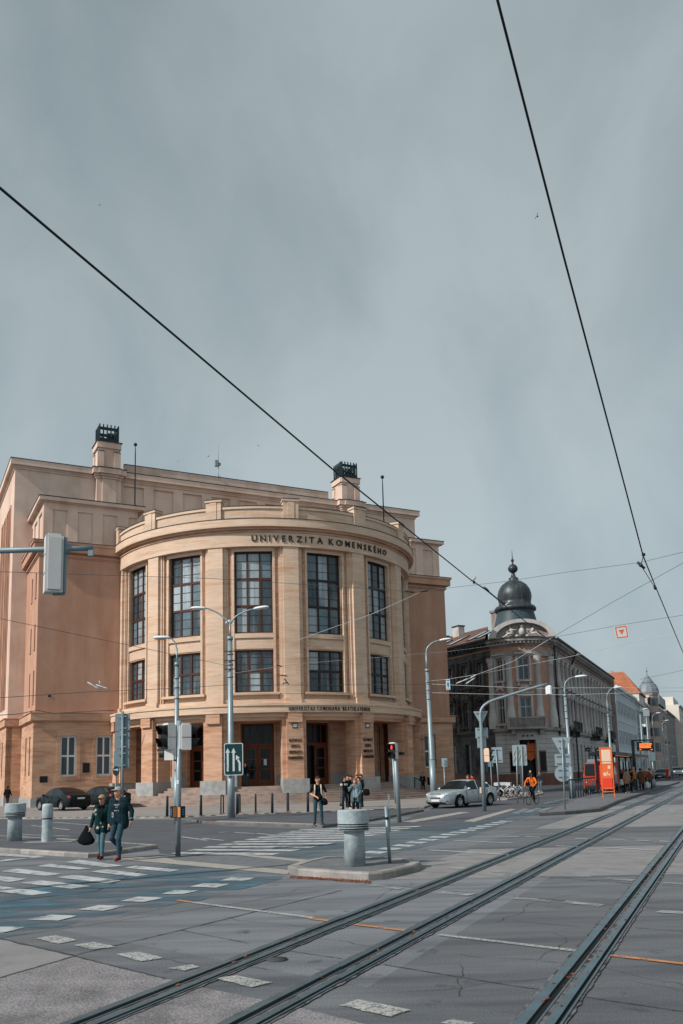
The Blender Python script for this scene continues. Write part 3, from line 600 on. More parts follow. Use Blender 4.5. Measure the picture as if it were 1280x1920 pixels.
for (a, b, c, d) in GW:
    window('window', a, b, .05, c, d, 2, 2, 'white_frame', 'dark_glass', .14)
    mb = MB(); mb.box(a - .02, b + .02, -.24, .05, c - .08, c); mb.build('window_sill', 'travertine_base', UNI)
    mb = MB(); mb.box(a + .15, b - .15, -.20, -.15, .9 if a < 20 else .8, 1.5); mb.build('cellar_opening', 'black_glass', UNI)
mb = MB(); mb.box(.50, .54, .45, 6.9, 2.2, 19.5); mb.build('side_window_glass', 'dark_glass', UNI)
for (y0, y1, z0, z1) in SW + GS:
    mb = MB(); mb.box(.10, .19, y0 - .05, y1 + .05, z0 - .08, z0); mb.box(.40, .46, (y0 + y1) / 2 - .03, (y0 + y1) / 2 + .03, z0, z1, 1); mb.box(.40, .458, y0, y1, z0 + (z1 - z0) * .6, z0 + (z1 - z0) * .6 + .06, 1); mb.build('side_window_frame', ['plaster', 'white_frame'], UNI)
for (x, z0, z1, w) in ((.61, 1.94, 2.42, .58), (3.79, 2.62, 3.37, .53), (34.0, 2.0, 2.7, .5)):
    mb = MB(); mb.box(x, x + w, -.20, -.155, z0, z1); mb.build('plaque', 'plaque_metal', UNI)
mb = MB(); mb.lathe([(.11, 0), (.11, .03), (.02, .04)], 0, 0, 12); mb.v = [(1.2 + x, -.005 - z, 8.6 + y) for x, y, z in mb.v]; mb.build('vent', 'dark_metal', UNI)

# --- tall rear block
BX0, BX1, BYF = -1.09, 39.63, 7.0
PAN = [(8.33 + k * 2.81, 10.21 + k * 2.81) for k in range(8)]; PAN = [(a, b) for a, b in PAN if b < XE - 8.2]
SWB = [(9.2, 10.0, 8.2, 26.2), (11.2, 12.0, 8.2, 26.2), (13.4, 14.2, 8.2, 26.2), (15.6, 16.4, 8.2, 26.2)]
mb = MB(); wall_with_holes(mb, BX0, BX1, BYF, BYF + .4, 7.0, 29.25, [(a, b, 24.6, 28.78) for a, b in PAN]); side_wall(mb, BX0, BX0 + .5, BYF + .4, 26, 7.0, 29.25, SWB); mb.box(BX1 - .5, BX1, BYF + .4, 26, 7, 29.25)
mb.box(8, XE - 8, BYF + .18, BYF + .4, 24.0, 28.9); mb.box(BX0 + .5, BX1 - .5, BYF + .5, 25.9, 29.0, 29.3)
mb.build('rear_wall', 'plaster_pale', UNI)
mb = MB(); side_wall(mb, BX0 - .06, BX0 + .4, BYF - .1, 26, 0, 6.6, [(9.2, 10.0, 2.4, 5.4), (11.2, 12, 2.4, 5.4)]); mb.box(BX0 - .06, .1, BYF - .1, BYF + .3, 0, 6.6)
mb.build('base_wall', 'travertine_base', UNI)
mb = MB(); mb.box(BX0 - .12, .1, BYF - .16, BYF + .2, 0, .85); mb.box(BX0 - .12, BX0, BYF + .2, 26, 0, .85); mb.build('plinth', 'granite', UNI)
mb = MB()
for (z0, z1, p) in ((6.57, 6.66, .10), (6.66, 7.24, .24), (7.24, 7.31, .32)): mb.box(BX0 - p, .3, BYF - .1 - p, BYF + .4, z0, z1); mb.box(BX0 - p, BX0 + .4, BYF + .4, 26, z0, z1)
mb.build('base_cornice', 'travertine_base', UNI)
mb = MB(); mb.box(BX0 + .36, BX0 + .40, BYF + .4, 25.8, 2.2, 28); mb.build('side_window_glass', 'dark_glass', UNI)
mb = MB()
for y0, y1, z0, z1 in SWB:
    mb.box(BX0 - .08, BX0 + .02, y0 - .2, y0, z0, z1 + .2); mb.box(BX0 - .08, BX0 + .02, y1, y1 + .2, z0, z1 + .2); mb.box(BX0 - .079, BX0 + .02, y0, y1, z1, z1 + .2)
    for k in range(4): mb.box(BX0 + .05, BX0 + .3, y0, y1, z0 + 3 + k * 4.4, z0 + 4.6 + k * 4.4)
mb.build('side_window_surround', 'plaster', UNI)
mb = MB()
for (z0, z1, p) in ((29.10, 29.25, .10), (29.25, 29.4, .18), (29.4, 29.92, .42)): mb.box(BX0 - p, BX1 + p, BYF - p, 26 + p, z0, z1)
mb.box(BX0 - .46, BX1 + .46, BYF - .46, 26.4, 29.92, 29.98, 1)
mb.build('roof_cornice', ['plaster_pale', 'metal_trim'], UNI)
mb = MB(); mb.box(8.6, XE - 8.6, BYF + 1.1, BYF + 1.4, 29.98, 31.25); mb.box(8.6, XE - 8.6, BYF + 1.05, BYF + 1.45, 31.25, 31.3, 1); mb.build('roof_parapet', ['plaster_pale', 'metal_trim'], UNI)
for tx in (6.88, XE - 6.88):                                # the two chimney-like towers with iron lanterns
    mb = MB(); f = BYF - .75
    mb.box(tx - 1.1, tx + 1.1, f + .16, BYF + 1.2, 20.0, 29.1); mb.box(tx - .62, tx + .62, f, f + .16, 20.0, 29.1)
    for (z0, z1, p) in ((29.0, 29.2, .08), (29.2, 29.4, .2), (29.4, 29.9, .38)):
        mb.box(tx - 1.1 - p, tx + 1.1 + p, f + .16 - p, BYF + 1.4, z0, z1); mb.box(tx - .62 - p, tx + .62 + p, f - p, f + .16 - p, z0, z1)
    mb.box(tx - 1.54, tx + 1.54, f - .28, BYF + 1.5, 29.9, 29.96, 1); mb.box(tx - 1.04, tx + 1.04, f - .44, f - .28, 29.9, 29.96, 1)
    b = f + .35; e = f + 2.2
    mb.box(tx - .94, tx + .94, b, e, 29.9, 32.3); mb.box(tx - 1.09, tx + 1.09, b - .15, e + .15, 32.0, 32.55); mb.box(tx - 1.17, tx + 1.17, b - .23, e + .23, 32.55, 32.63, 1)
    for sx in (-1, 1):
        for yy in (b - .12, e - .43): mb.box(tx + sx * .75 - .3, tx + sx * .75 + .3, yy, yy + .55, 29.95, 31.66); mb.box(tx + sx * .75 - .32, tx + sx * .75 + .32, yy - .02, yy + .57, 31.66, 31.72, 1)
    tw = mb.build('tower', ['plaster_pale', 'metal_trim'], UNI)
    mb = MB(); w = .85; y0, y1 = b + .08, b + 1.78
    for (z0, z1) in ((32.63, 33.0), (33.78, 34.06)):
        mb.box(tx - w, tx + w, y0, y0 + .07, z0, z1); mb.box(tx - w, tx + w, y1 - .07, y1, z0, z1); mb.box(tx - w, tx - w + .07, y0 + .07, y1 - .07, z0, z1); mb.box(tx + w - .07, tx + w, y0 + .07, y1 - .07, z0, z1)
    for k in range(6):
        x = tx - w + 1.7 * k / 5; mb.box(x - .05, x + .05, y0 - .03, y0 + .075, 32.65, 34.32); mb.box(x - .05, x + .05, y1 - .075, y1 + .03, 32.65, 34.32)
        y = y0 + (y1 - y0) * k / 5
        if 0 < k < 5: mb.box(tx - w - .03, tx - w + .075, y - .05, y + .05, 32.65, 34.32); mb.box(tx + w - .075, tx + w + .03, y - .05, y + .05, 32.65, 34.32)
    mb.box(tx - .1, tx + .75, y0 + .5, y0 + .62, 33.25, 33.4); mb.tube([(tx + .1, y0 + .6, 32.7), (tx + .1, y0 + .6, 33.7)], .16, 8); mb.tube([(tx - .4, y0 + 1.0, 32.7), (tx - .4, y0 + 1.0, 33.75)], .14, 8); mb.tube([(tx + .5, y0 + 1.1, 33.4), (tx + .5, y0 + 1.1, 33.95)], .15, 8)
    mb.build('lantern_cage', 'iron_lantern', tw)
# flagpoles and aerial
for a, r, zt in ((168.5, 11.4, 31.2), (-49.5, 11.4, 27.0)):
    a = -180 - (180 - a) if a > 0 else a
    x, y = CX + cos(radians(a)) * r, sin(radians(a)) * r
    if a < -170: x, y = 8.35, 2.7
    mb = MB(); mb.tube([(x, y, 20.8), (x, y, zt - .9), (x, y, zt - .35)], [.06, .05, .035], 8); mb.sphere((x, y, zt), .16, 1); mb.tube([(x, y, zt - .4), (x, y, zt - .1)], .03, 6)
    mb.build('flagpole', ['dark_metal', 'iron_lantern'], UNI)
mb = MB(); x, y = 17.9, 8.2
mb.tube([(x, y, 29.9), (x, y, 33.2)], .045, 6); mb.tube([(x, y, 33.2), (x, y, 34.7)], .02, 5); mb.box(x - .35, x - .05, y - .15, y + .15, 32.4, 33.0); mb.box(x + .05, x + .22, y - .1, y + .1, 32.5, 32.8); mb.lathe([(.05, 31.2), (.28, 31.3), (.05, 31.4)], x, y, 10)
mb.build('aerial', 'galvanised', UNI)

# --- the curved front
def A(mb, a0, a1, r0, r1, z0, z1, mi=0): mb.arc(CX, 0, a0, a1, r0, r1, z0, z1, mi)
mb = MB()
for c in BAY:
    for s in (-1, 1):
        A(mb, c + s * 6.7, c + s * 12.857, 11.4, 12.22, 7.1, 18.96)
    A(mb, c - 6.7, c + 6.7, 11.4, 12.2, 7.1, 8.07); A(mb, c - 6.7, c + 6.7, 11.4, 12.2, 11.22, 12.47); A(mb, c - 6.7, c + 6.7, 11.4, 12.2, 18.67, 18.96)
    A(mb, c - 6.68, c + 6.68, 12.195, 12.26, 11.3, 11.95); A(mb, c - 6.68, c + 6.68, 12.195, 12.34, 12.1, 12.44)
mb.build('curved_wall', 'travertine', UNI)
for c in BAY:
    for s in (-1, 1): mb = MB(); A(mb, c + s * 8.1, c + s * 10.2, 12.0, 12.24, 7.2, 18.95); mb.build('recess_strip', 'travertine_base', UNI); mb = MB(); A(mb, c + s * 8.75, c + s * 9.35, 12.2, 12.40, 7.4, 18.9); mb.build('moulding', 'travertine', UNI)  # orange stone strip; its darker tone also paints in the recess shade
for c in BAY:
    mb = MB()
    for s in (-1, 1): A(mb, c + s * 6.7, c + s * 7.5, 12.0, 12.36, 8.05, 18.9); A(mb, c + s * 7.5, c + s * 8.05, 12.0, 12.28, 8.05, 18.9, 1)  # outer ring in darker stone, crease shade put into the colour
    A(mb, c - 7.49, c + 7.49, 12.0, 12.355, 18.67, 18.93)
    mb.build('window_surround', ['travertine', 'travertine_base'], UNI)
for a in PIL + [-178.2, -1.8]:
    mb = MB(); w = 2.63 if abs(a + 90) < 85 else 1.2
    A(mb, a - w, a + w, 12.1, 12.7, 7.3, 18.95); A(mb, a - w - .9, a + w + .9, 12.1, 12.5, 7.28, 18.95)
    A(mb, a - w - .12, a + w + .12, 12.1, 12.82, 7.17, 7.62)
    mb.build('pilaster', 'travertine', UNI)
mb = MB(); A(mb, -180, 0, 12.0, 12.86, 20.0, 20.1); A(mb, -180, 0, 12.0, 12.80, 20.1, 20.2); A(mb, -180, 0, 12.0, 12.98, 20.2, 20.36); mb.build('cornice_moulding', 'travertine_base', UNI)  # darker stone, painting shade contrast in under the cornice
mb = MB(); A(mb, -180, 0, 12.0, 12.78, 18.95, 20.0)
A(mb, -180, 0, 12.0, 13.24, 20.36, 20.95); A(mb, -180, 0, 12.0, 13.28, 20.95, 20.99, 1)
mb.build('entablature', ['travertine', 'metal_trim'], UNI)
mb = MB(); A(mb, -180, 0, 12.4, 12.86, 20.99, 21.8); A(mb, -180, 0, 12.35, 12.96, 21.8, 22.0); A(mb, -180, 0, 12.35, 12.99, 22.0, 22.04, 1)
A(mb, -180, 0, 1.0, 12.4, 20.6, 20.95)
for a in PIL + [-178.4, -1.6]:
    w = 2.6 if abs(a + 90) < 85 else 1.4
    A(mb, a - w, a + w, 12.3, 13.06, 20.985, 22.38); A(mb, a - w - .3, a + w + .3, 12.28, 13.14, 22.38, 22.55); A(mb, a - w - .34, a + w + .34, 12.26, 13.17, 22.55, 22.59, 1); A(mb, a - 1.1, a + 1.1, 13.05, 13.10, 21.0, 22.38)
mb.build('parapet', ['travertine', 'metal_trim'], UNI)
mb = MB(); A(mb, -180, 0, 12.0, 12.95, 6.2, 6.5); A(mb, -180, 0, 11.9, 13.42, 6.5, 6.98); A(mb, -180, 0, 11.9, 13.5, 6.98, 7.12); A(mb, -180, 0, 11.9, 13.3, 7.12, 7.18); A(mb, -180, 0, 12.1, 12.62, 7.18, 7.5)
mb.build('ring_cornice', 'travertine', UNI)
for c in BAY: mb = MB(); A(mb, c - 8.6, c + 8.6, 12.2, 12.62, 7.86, 8.04); mb.build('window_sill', 'travertine', UNI)
def round_window(c, z0, z1, rows, fm, gm):
    mb = MB(); h = 6.7
    def F(a0, a1, z0, z1, d=0.0): A(mb, a0, a1, 11.90 + d, 12.03 - d, z0, z1)
    F(c - h, c - h + .55, z0, z1); F(c + h - .55, c + h, z0, z1); F(c - h + .55, c + h - .55, z0, z0 + .12); F(c - h + .55, c + h - .55, z1 - .12, z1)
    for k in (-1, 1): F(c + k * h / 3 - .33, c + k * h / 3 + .33, z0 + .12, z1 - .12, .004)
    for j in range(1, rows): zz = z0 + (z1 - z0) * j / rows; F(c - h + .55, c + h - .55, zz - .085, zz + .085, .008)
    for j in range(rows):
        for q_ in (1 / 3, 2 / 3): zz = z0 + (z1 - z0) * (j + q_) / rows; F(c - h + .55, c + h - .55, zz - .012, zz + .012, .045)
    f = mb.build('window', fm, UNI)
    mb = MB()
    for i in range(3):
        for j in range(rows):
            pd = (.8 if rows == 2 else .55 if j == 0 else .16); m_ = 1 if random.random() < pd else (2 if random.random() < .25 else 0); zz = (z1 - z0) / rows
            A(mb, c - h + .1 + i * (2 * h - .2) / 3, c - h + .1 + (i + 1) * (2 * h - .2) / 3, 11.93, 11.95, z0 + zz * j + .01, z0 + zz * (j + 1) - .01, m_)
    mb.build('pane', [gm, 'dark_glass', 'blue_glass'], f)
for k, c in enumerate(BAY):
    fm = 'oak_frame' if k < 3 else 'dark_frame'
    round_window(c, 12.47, 18.67, 3, fm, 'curtained_glass'); round_window(c, 8.07, 11.22, 2, fm, 'curtained_glass')
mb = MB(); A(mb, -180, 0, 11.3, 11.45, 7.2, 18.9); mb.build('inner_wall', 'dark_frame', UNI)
# --- portico
for a in PIL + [-177.5, -2.5]:
    w = 2.7 if abs(a + 90) < 84 else 2.0; mb = MB()
    A(mb, a - w, a + w, 11.9, 13.18, 1.72, 6.35); A(mb, a - w - 1.25, a + w + 1.25, 11.6, 12.88, 1.72, 6.3); A(mb, a - 2.25, a + 2.25, 12.9, 13.36, 5.78, 6.5); mb.build('portico_pier', 'travertine_base', UNI)
for a in PIL + [-177.5, -2.5]:
    w = 4.1 if abs(a + 90) < 84 else 2.4; mb = MB(); A(mb, a - w, a + w, 11.55, 13.42, 0.0, 1.74); mb.build('pier_plinth', 'granite', UNI)
mb = MB(); A(mb, -180, 0, 11.5, 12.86, 5.95, 6.25); A(mb, -180, 0, 2.0, 11.6, 6.35, 6.6); mb.build('portico_lintel', 'travertine_base', UNI)
mb = MB()
for i in range(5): A(mb, -180, 0, 9.0, 15.9 - .5 * i, .15 * i - (.02 if i else 0), .15 * (i + 1))
for i in range(3): A(mb, -180, 0, 9.0, 13.05 - .42 * i, .75 + .17 * i - .02, .75 + .17 * (i + 1) + .0)
mb.build('steps', 'step_stone', UNI)
mb = MB()
for c in BAY:
    for s in (-1, 1): A(mb, c + s * 7.2, c + s * 12.857, 9.4, 10.0, 1.2, 6.4)
    A(mb, c - 7.2, c + 7.2, 9.4, 10.0, 5.92, 6.4)
    for s in (-1, 1): A(mb, c + s * 7.2, c + s * 7.9, 9.99, 10.1, 1.25, 6.05)
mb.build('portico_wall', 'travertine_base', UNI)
for c in BAY:
    for s in (-1, 1): mb = MB(); A(mb, c + s * 7.95, c + s * 12.857, 9.9, 10.12, 1.2, 2.1); mb.build('portico_plinth', 'granite', UNI)
for k, c in enumerate(BAY):                                # oak doors: a pair of glazed leaves under a glazed transom
    mb = MB(); h = 7.2
    def F(a0, a1, z0, z1, d=0.0): A(mb, a0, a1, 9.6 + d, 9.78 - d, z0, z1)
    F(c - h, c - h + .8, 1.25, 5.92); F(c + h - .8, c + h, 1.25, 5.92); F(c - h + .8, c + h - .8, 5.78, 5.92); F(c - h + .8, c + h - .8, 4.2, 4.42)
    for q_ in (-.5, 0, .5): F(c + q_ * h - .22, c + q_ * h + .22, 4.42, 5.78, .02)
    fr = mb.build('door_frame', 'door_wood', UNI)
    mb = MB(); A(mb, c - h + .4, c + h - .4, 9.66, 9.68, 4.3, 5.85); mb.build('transom_pane', 'black_glass', fr)
    for s in (-1, 1):
        if k in (3, 4) and s == -1: continue                # an open leaf
        mb = MB(); a0, a1 = sorted((c + s * .1, c + s * (h - .85)))
        def Fd(a0, a1, z0, z1): A(mb, a0, a1, 9.64, 9.74, z0, z1)
        Fd(a0, a0 + 1.1, 1.27, 4.2); Fd(a1 - 1.1, a1, 1.27, 4.2); Fd(a0 + 1.1, a1 - 1.1, 4.0, 4.2); Fd(a0 + 1.1, a1 - 1.1, 1.27, 1.75)
        for z in (2.5, 3.25): Fd(a0 + 1.1, a1 - 1.1, z - .05, z + .05)
        lf = mb.build('door', 'door_wood', UNI)
        mb = MB(); A(mb, a0 + .5, a1 - .5, 9.67, 9.69, 1.4, 4.1); mb.build('pane', 'black_glass', lf)
        mb = MB(); hh = a0 + .9 if s > 0 else a1 - .9; A(mb, hh - .12, hh + .12, 9.74, 9.82, 2.35, 2.75); mb.build('handle', 'letter_metal', lf)
    if k == 2:
        mb = MB(); A(mb, c + 2.6, c + 3.9, 9.745, 9.755, 2.8, 3.25); mb.build('notice', 'sign_white', UNI)
    if k in (3, 4):                                          # the leaf that stands open, folded inwards
        a = radians(c - h + .9); p = Vector((CX + cos(a) * 9.7, sin(a) * 9.7, 0)); d = Vector((-cos(radians(c)), -sin(radians(c)), 0)); w = Vector((-d.y, d.x, 0))
        mb = MB(); mb.obox(p + d * .5 + Vector((0, 0, 2.74)), d * .5, w * .04, (0, 0, 1.46)); mb.build('door', 'door_wood', UNI)
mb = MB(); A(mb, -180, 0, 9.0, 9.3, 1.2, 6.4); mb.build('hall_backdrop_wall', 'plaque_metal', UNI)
# --- lettering
def text_round(name, text, size, a0, a1, r, z, mn, th=.05):
    gl, w = glyphs(text, size); mb = MB(); n = len(gl); tot = radians(a1 - a0) * r; kx = min(1.0, (tot - .06 * size * (n - 1)) / w); ex = (tot - w * kx) / (n - 1)
    for i, (x, vs, fs, gw) in enumerate(gl):
        a = radians(a0) + (x * kx + ex * i + gw * kx / 2) / r; o = Vector((CX + cos(a) * r, sin(a) * r, z)); u = Vector((-sin(a), cos(a), 0)); nn = Vector((cos(a), sin(a), 0))
        k = len(vs); P = [o + u * ((p - gw / 2) * kx) + Vector((0, 0, q_)) for p, q_ in vs]
        mb.add(P + [q_ + nn * th for q_ in P], [f for f in fs] + [tuple(j + k for j in f) for f in fs])
        eds = {}
        for f in fs:
            for j in range(len(f)):
                e = (f[j], f[(j + 1) % len(f)]); eds[e] = 1
        mb.add(P + [q_ + nn * th for q_ in P], [(e[0], e[1], e[1] + k, e[0] + k) for e in eds if (e[1], e[0]) not in eds])
    return mb.build(name, mn, UNI)
text_round('lettering', 'UNIVERZITA KOMENSKÉHO', .66, -116.0, -62.3, 12.79, 19.30, 'letter_metal', .07)
text_round('lettering', 'UNIVERSITAS COMENIANA BRATISLAVENSIS', .40, -104.9, -76.8, 13.425, 6.60, 'letter_metal', .04)
for a in (PIL[2], PIL[3]):
    for i, tx in enumerate(('PRÁVNICKÁ', 'FAKULTA', 'UNIVERZITY', 'KOMENSKÉHO')):
        hw = (2.0, 1.35, 2.0, 2.3)[i]; text_round('lettering', tx, .30, a - hw, a + hw, 13.185, 4.38 - .42 * i, 'letter_metal', .04)
    mb = MB(); A(mb, a - .8, a + .8, 13.17, 13.22, 5.35, 5.72); A(mb, a - .6, a + .6, 13.219, 13.225, 5.42, 5.65, 1); mb.build('house_number', ['letter_metal', 'sign_white'], UNI)
# ================================================================== DOMED CORNER HOUSE AND THE STREET BEHIND
mat('old_ochre', (0.40, 0.215, 0.15), 0.9, var=0.18, scale=0.7, col2=(0.22, 0.17, 0.145), c2lo=0.5, c2hi=0.78, s2=0.35, st2=(1, 1, 0.4))
mat('old_grey', (0.29, 0.255, 0.24), 0.9, var=0.2, scale=0.9, col2=(0.12, 0.10, 0.095), c2lo=0.5, c2hi=0.74, s2=0.5, st2=(1.6, 1.6, 0.35), bump=0.2, bscale=9)
mat('old_pale', (0.43, 0.40, 0.385), 0.85, var=0.12, scale=0.8, col2=(0.25, 0.225, 0.21), c2lo=0.52, c2hi=0.78, s2=0.7, st2=(1.6, 1.6, 0.4))
mat('sooty_shaded_ochre', (0.13, 0.075, 0.05), 0.9, var=0.4, scale=0.8, col2=(0.03, 0.026, 0.025), c2lo=0.42, c2hi=0.62, s2=0.5)  # soot, with the shadow over the left front painted into the colour
mat('sooty_shaded_stone', (0.085, 0.077, 0.075), 0.9, var=0.35, scale=1.4, col2=(0.025, 0.023, 0.023), c2lo=0.45, c2hi=0.65, s2=0.9)  # sooty trim; shadow on the left front is also put into this tone
mat('old_sandstone_plinth', (0.155, 0.075, 0.06), 0.9, var=0.2, scale=1.2)
mat('dome_copper', (0.042, 0.050, 0.056), 0.42, metal=0.35, var=0.3, scale=1.6, stretch=(1, 1, .35), col2=(0.10, 0.12, 0.128), c2lo=0.52, c2hi=0.72, s2=2.5, st2=(1, 1, .3))
mat('dome_slate', (0.035, 0.058, 0.07), 0.5, var=0.4, scale=4, stretch=(1, 1, 1.5), col2=(0.07, 0.10, 0.11), c2lo=0.55, c2hi=0.7, s2=5)
mat('roof_tile_brown', (0.115, 0.062, 0.045), 0.85, var=0.3, scale=2.5, col2=(0.06, 0.04, 0.034), c2lo=0.5, c2hi=0.7, s2=0.8)
mat('roof_tile_orange', (0.33, 0.115, 0.06), 0.85, var=0.25, scale=1.4, col2=(0.26, 0.09, 0.05), c2lo=0.48, c2hi=0.65, s2=0.6)
mat('roof_sheet', (0.17, 0.195, 0.215), 0.5, metal=0.3, var=0.15)
mat('roof_edge', (0.035, 0.036, 0.04), 0.6)
mat('skylight_glass', (0.30, 0.34, 0.36), 0.1, metal=0.3)
mat('window_white', (0.38, 0.38, 0.37), 0.6)
mat('house_blue', (0.44, 0.49, 0.52), 0.9, var=0.08, scale=0.5)
mat('house_blue_trim', (0.56, 0.59, 0.61), 0.85, var=0.08, scale=0.5)
mat('house_yellow', (0.72, 0.53, 0.30), 0.9, var=0.08, scale=0.5)
mat('house_pink', (0.46, 0.36, 0.34), 0.9, var=0.12, scale=0.4)
mat('house_rose', (0.38, 0.28, 0.26), 0.9, var=0.12, scale=0.4)
mat('house_cream', (0.56, 0.50, 0.44), 0.9, var=0.1, scale=0.4)
mat('house_grey', (0.25, 0.235, 0.23), 0.9, var=0.12, scale=0.4)
mat('poster_orange', (0.45, 0.10, 0.02), 0.6)
mat('black_panel', (0.008, 0.008, 0.009), 0.6)
mat('glow_orange', (1.0, 0.22, 0.04), 0.5, emit=1.1)
mat('glow_row', (0.9, 0.33, 0.10), 0.5, emit=0.35)
mat('shop_black', (0.012, 0.013, 0.016), 0.5)

NF = -19.7                                                    # street face of the houses, in the street's own axes
CS = 108.0                                                    # where the street front of the corner house begins
TR = NS(NF, CS)                                               # right tangent of the round corner
AL = radians(90 + 28)                                         # bearing of its left front
LV = Vector((cos(AL), sin(AL), 0)); LN = Vector((-LV.y, LV.x, 0))    # along the left front (away), outward normal
R_C = 4.1; CC = TR - NV * R_C                                 # centre of the round corner
TL = CC + LN * R_C
CH = thing('corner_house', 'weathered ochre and grey corner house with dark onion dome above its rounded corner', 'building', (0, 0, 0))
a_left = degrees(atan2(LN.y, LN.x)) % 360 - 360; a_right = degrees(atan2(NV.y, NV.x)); a_mid = degrees(atan2(CC.y, CC.x)) + 180 - 360
a_mid = -93.0
def fb(mb, base, t, n_, s0, s1, d0, d1, z0, z1, mi=0):        # a block on a front: along t from s0 to s1, outwards from d0 to d1
    c = base + t * ((s0 + s1) / 2) + n_ * ((d0 + d1) / 2); mb.obox((c.x, c.y, (z0 + z1) / 2), t * ((s1 - s0) / 2), n_ * ((d1 - d0) / 2), (0, 0, (z1 - z0) / 2), mi)
def C(mb, a0, a1, r0, r1, z0, z1, mi=0): mb.arc(CC.x, CC.y, a0, a1, r0, r1, z0, z1, mi, step=5)
# fronts: base point, along, outward, length, materials
STREET = (TR, SV, NV, 56.0); LEFT = (TL, LV, LN, 40.0)
PITS = 3.26
def front(parent, F, trim, wall, plinth, bays, first, lod):
    base, t, n_, ln = F
    holes = [(first + k * PITS - .62, first + k * PITS + .62) for k in range(bays)]
    mb = MB()
    xs = [0] + [x for h in holes for x in h] + [ln]
    for i in range(0, len(xs), 2):
        if xs[i + 1] > xs[i]: fb(mb, base, t, n_, xs[i], xs[i + 1], -.6, 0, 6.6, 16.4)
    for h in holes:
        for z0, z1 in ((6.6, 7.6), (10.6, 12.6), (15.4, 16.4)): fb(mb, base, t, n_, h[0], h[1], -.6, 0, z0, z1)
    mb.build('wall', wall, parent)
    mb = MB(); gh = [(first + k * PITS - .6, first + k * PITS + .6) for k in range(bays)]; xs = [0] + [x for h in gh for x in h] + [ln]
    for i in range(0, len(xs), 2):
        if xs[i + 1] > xs[i]: fb(mb, base, t, n_, xs[i], xs[i + 1], -.6, .10, 1.5, 6.4)
    for h in gh: fb(mb, base, t, n_, h[0], h[1], -.6, .10, 5.3, 6.4); fb(mb, base, t, n_, h[0], h[1], -.6, .10, 1.5, 1.7)
    for k in range(7): fb(mb, base, t, n_, 0, ln, .098, .105, 1.9 + k * .62, 1.93 + k * .62, 1)
    mb.build('ground_floor_wall', [trim if trim == 'sooty_shaded_stone' else 'old_pale', 'roof_edge'], parent)
    mb = MB(); fb(mb, base, t, n_, 0, ln, -.6, .16, 0, 1.5); mb.build('plinth', plinth, parent)
    mb = MB()
    for z0, z1, p in ((6.4, 6.6, .22), (6.6, 6.95, .42), (11.9, 12.1, .14), (16.0, 16.15, .12), (16.15, 16.7, .06), (16.9, 17.15, .25), (17.15, 17.5, .5), (17.5, 17.9, .85)):
        fb(mb, base, t, n_, 0, ln, -.6, p, z0, z1)
    for k in range(int(ln / .8)): fb(mb, base, t, n_, k * .8 + .1, k * .8 + .4, .24, .75, 17.2, 17.45)
    mb.build('cornice', trim, parent)
    mb = MB(); fb(mb, base, t, n_, 0, ln, -.6, .058, 16.7, 16.9); mb.build('frieze', 'old_ochre', parent)
    mb = MB(); fb(mb, base, t, n_, 0, ln, -.2, .98, 17.9, 18.02); fb(mb, base, t, n_, 0, ln, .9, 1.05, 17.86, 18.1); mb.build('gutter', 'roof_edge', parent)
    for k in range(bays):
        c = first + k * PITS
        for z0, z1 in ((7.6, 10.6), (12.6, 15.4)):
            mb = MB()
            fb(mb, base, t, n_, c - .66, c - .58, -.3, -.18, z0, z1); fb(mb, base, t, n_, c + .58, c + .66, -.3, -.18, z0, z1); fb(mb, base, t, n_, c - .04, c + .04, -.28, -.2, z0, z1); fb(mb, base, t, n_, c - .6, c + .6, -.29, -.19, z0 + (z1 - z0) * .62, z0 + (z1 - z0) * .62 + .09)
            f = mb.build('window', 'window_white' if trim != 'sooty_shaded_stone' else 'old_grey', parent)
            mb = MB(); fb(mb, base, t, n_, c - .62, c + .62, -.26, -.245, z0, z1); mb.build('pane', 'dark_glass', f)
        for z0, z1 in ((7.6, 10.6), (12.6, 15.4)):            # surround, hood and sill
            mb = MB()
            fb(mb, base, t, n_, c - .88, c - .62, 0, .13, z0 - .1, z1 + .1); fb(mb, base, t, n_, c + .62, c + .88, 0, .13, z0 - .1, z1 + .1); fb(mb, base, t, n_, c - .9, c + .9, 0, .15, z1 + .1, z1 + .4)
            fb(mb, base, t, n_, c - 1.05, c + 1.05, 0, .36, z1 + .4, z1 + .55); fb(mb, base, t, n_, c - 1.0, c + 1.0, 0, .32, z0 - .28, z0 - .1)
            for s in (-1, 1): fb(mb, base, t, n_, c + s * .8 - .12, c + s * .8 + .12, 0, .24, z0 - .75, z0 - .28)
            if z0 < 10: fb(mb, base, t, n_, c - .75, c + .75, 0, .28, z1 + .55, z1 + .85); fb(mb, base, t, n_, c - .4, c + .4, 0, .24, z1 + .85, z1 + 1.05)
            mb.build('window_surround', trim, parent)
        mb = MB()                                             # half columns between the bays
        for z0, z1 in ((7.0, 11.9), (12.15, 16.0)):
            for d_ in ((-.42, .42) if k % 3 == 0 else (0,)):
                p = base + t * (c + PITS / 2 + d_) + n_ * .12
                if (c + PITS / 2 + d_) > ln - .3: continue
                mb.lathe([(.34, z0), (.34, z0 + .8), (.27, z0 + .95), (.25, z0 + 1.2), (.21, z1 - .65), (.27, z1 - .6), (.24, z1 - .5), (.36, z1 - .1), (.36, z1)], p.x, p.y, 8)
        mb.build('half_column', trim if trim == 'sooty_shaded_stone' else 'old_pale', parent)
        mb = MB(); fb(mb, base, t, n_, c - .64, c + .64, -.3, -.2, 1.5, 5.3); mb.build('shop_window', 'dark_glass', parent)
front(CH, STREET, 'old_grey', 'old_ochre', 'old_sandstone_plinth', 17, 2.2, 1)
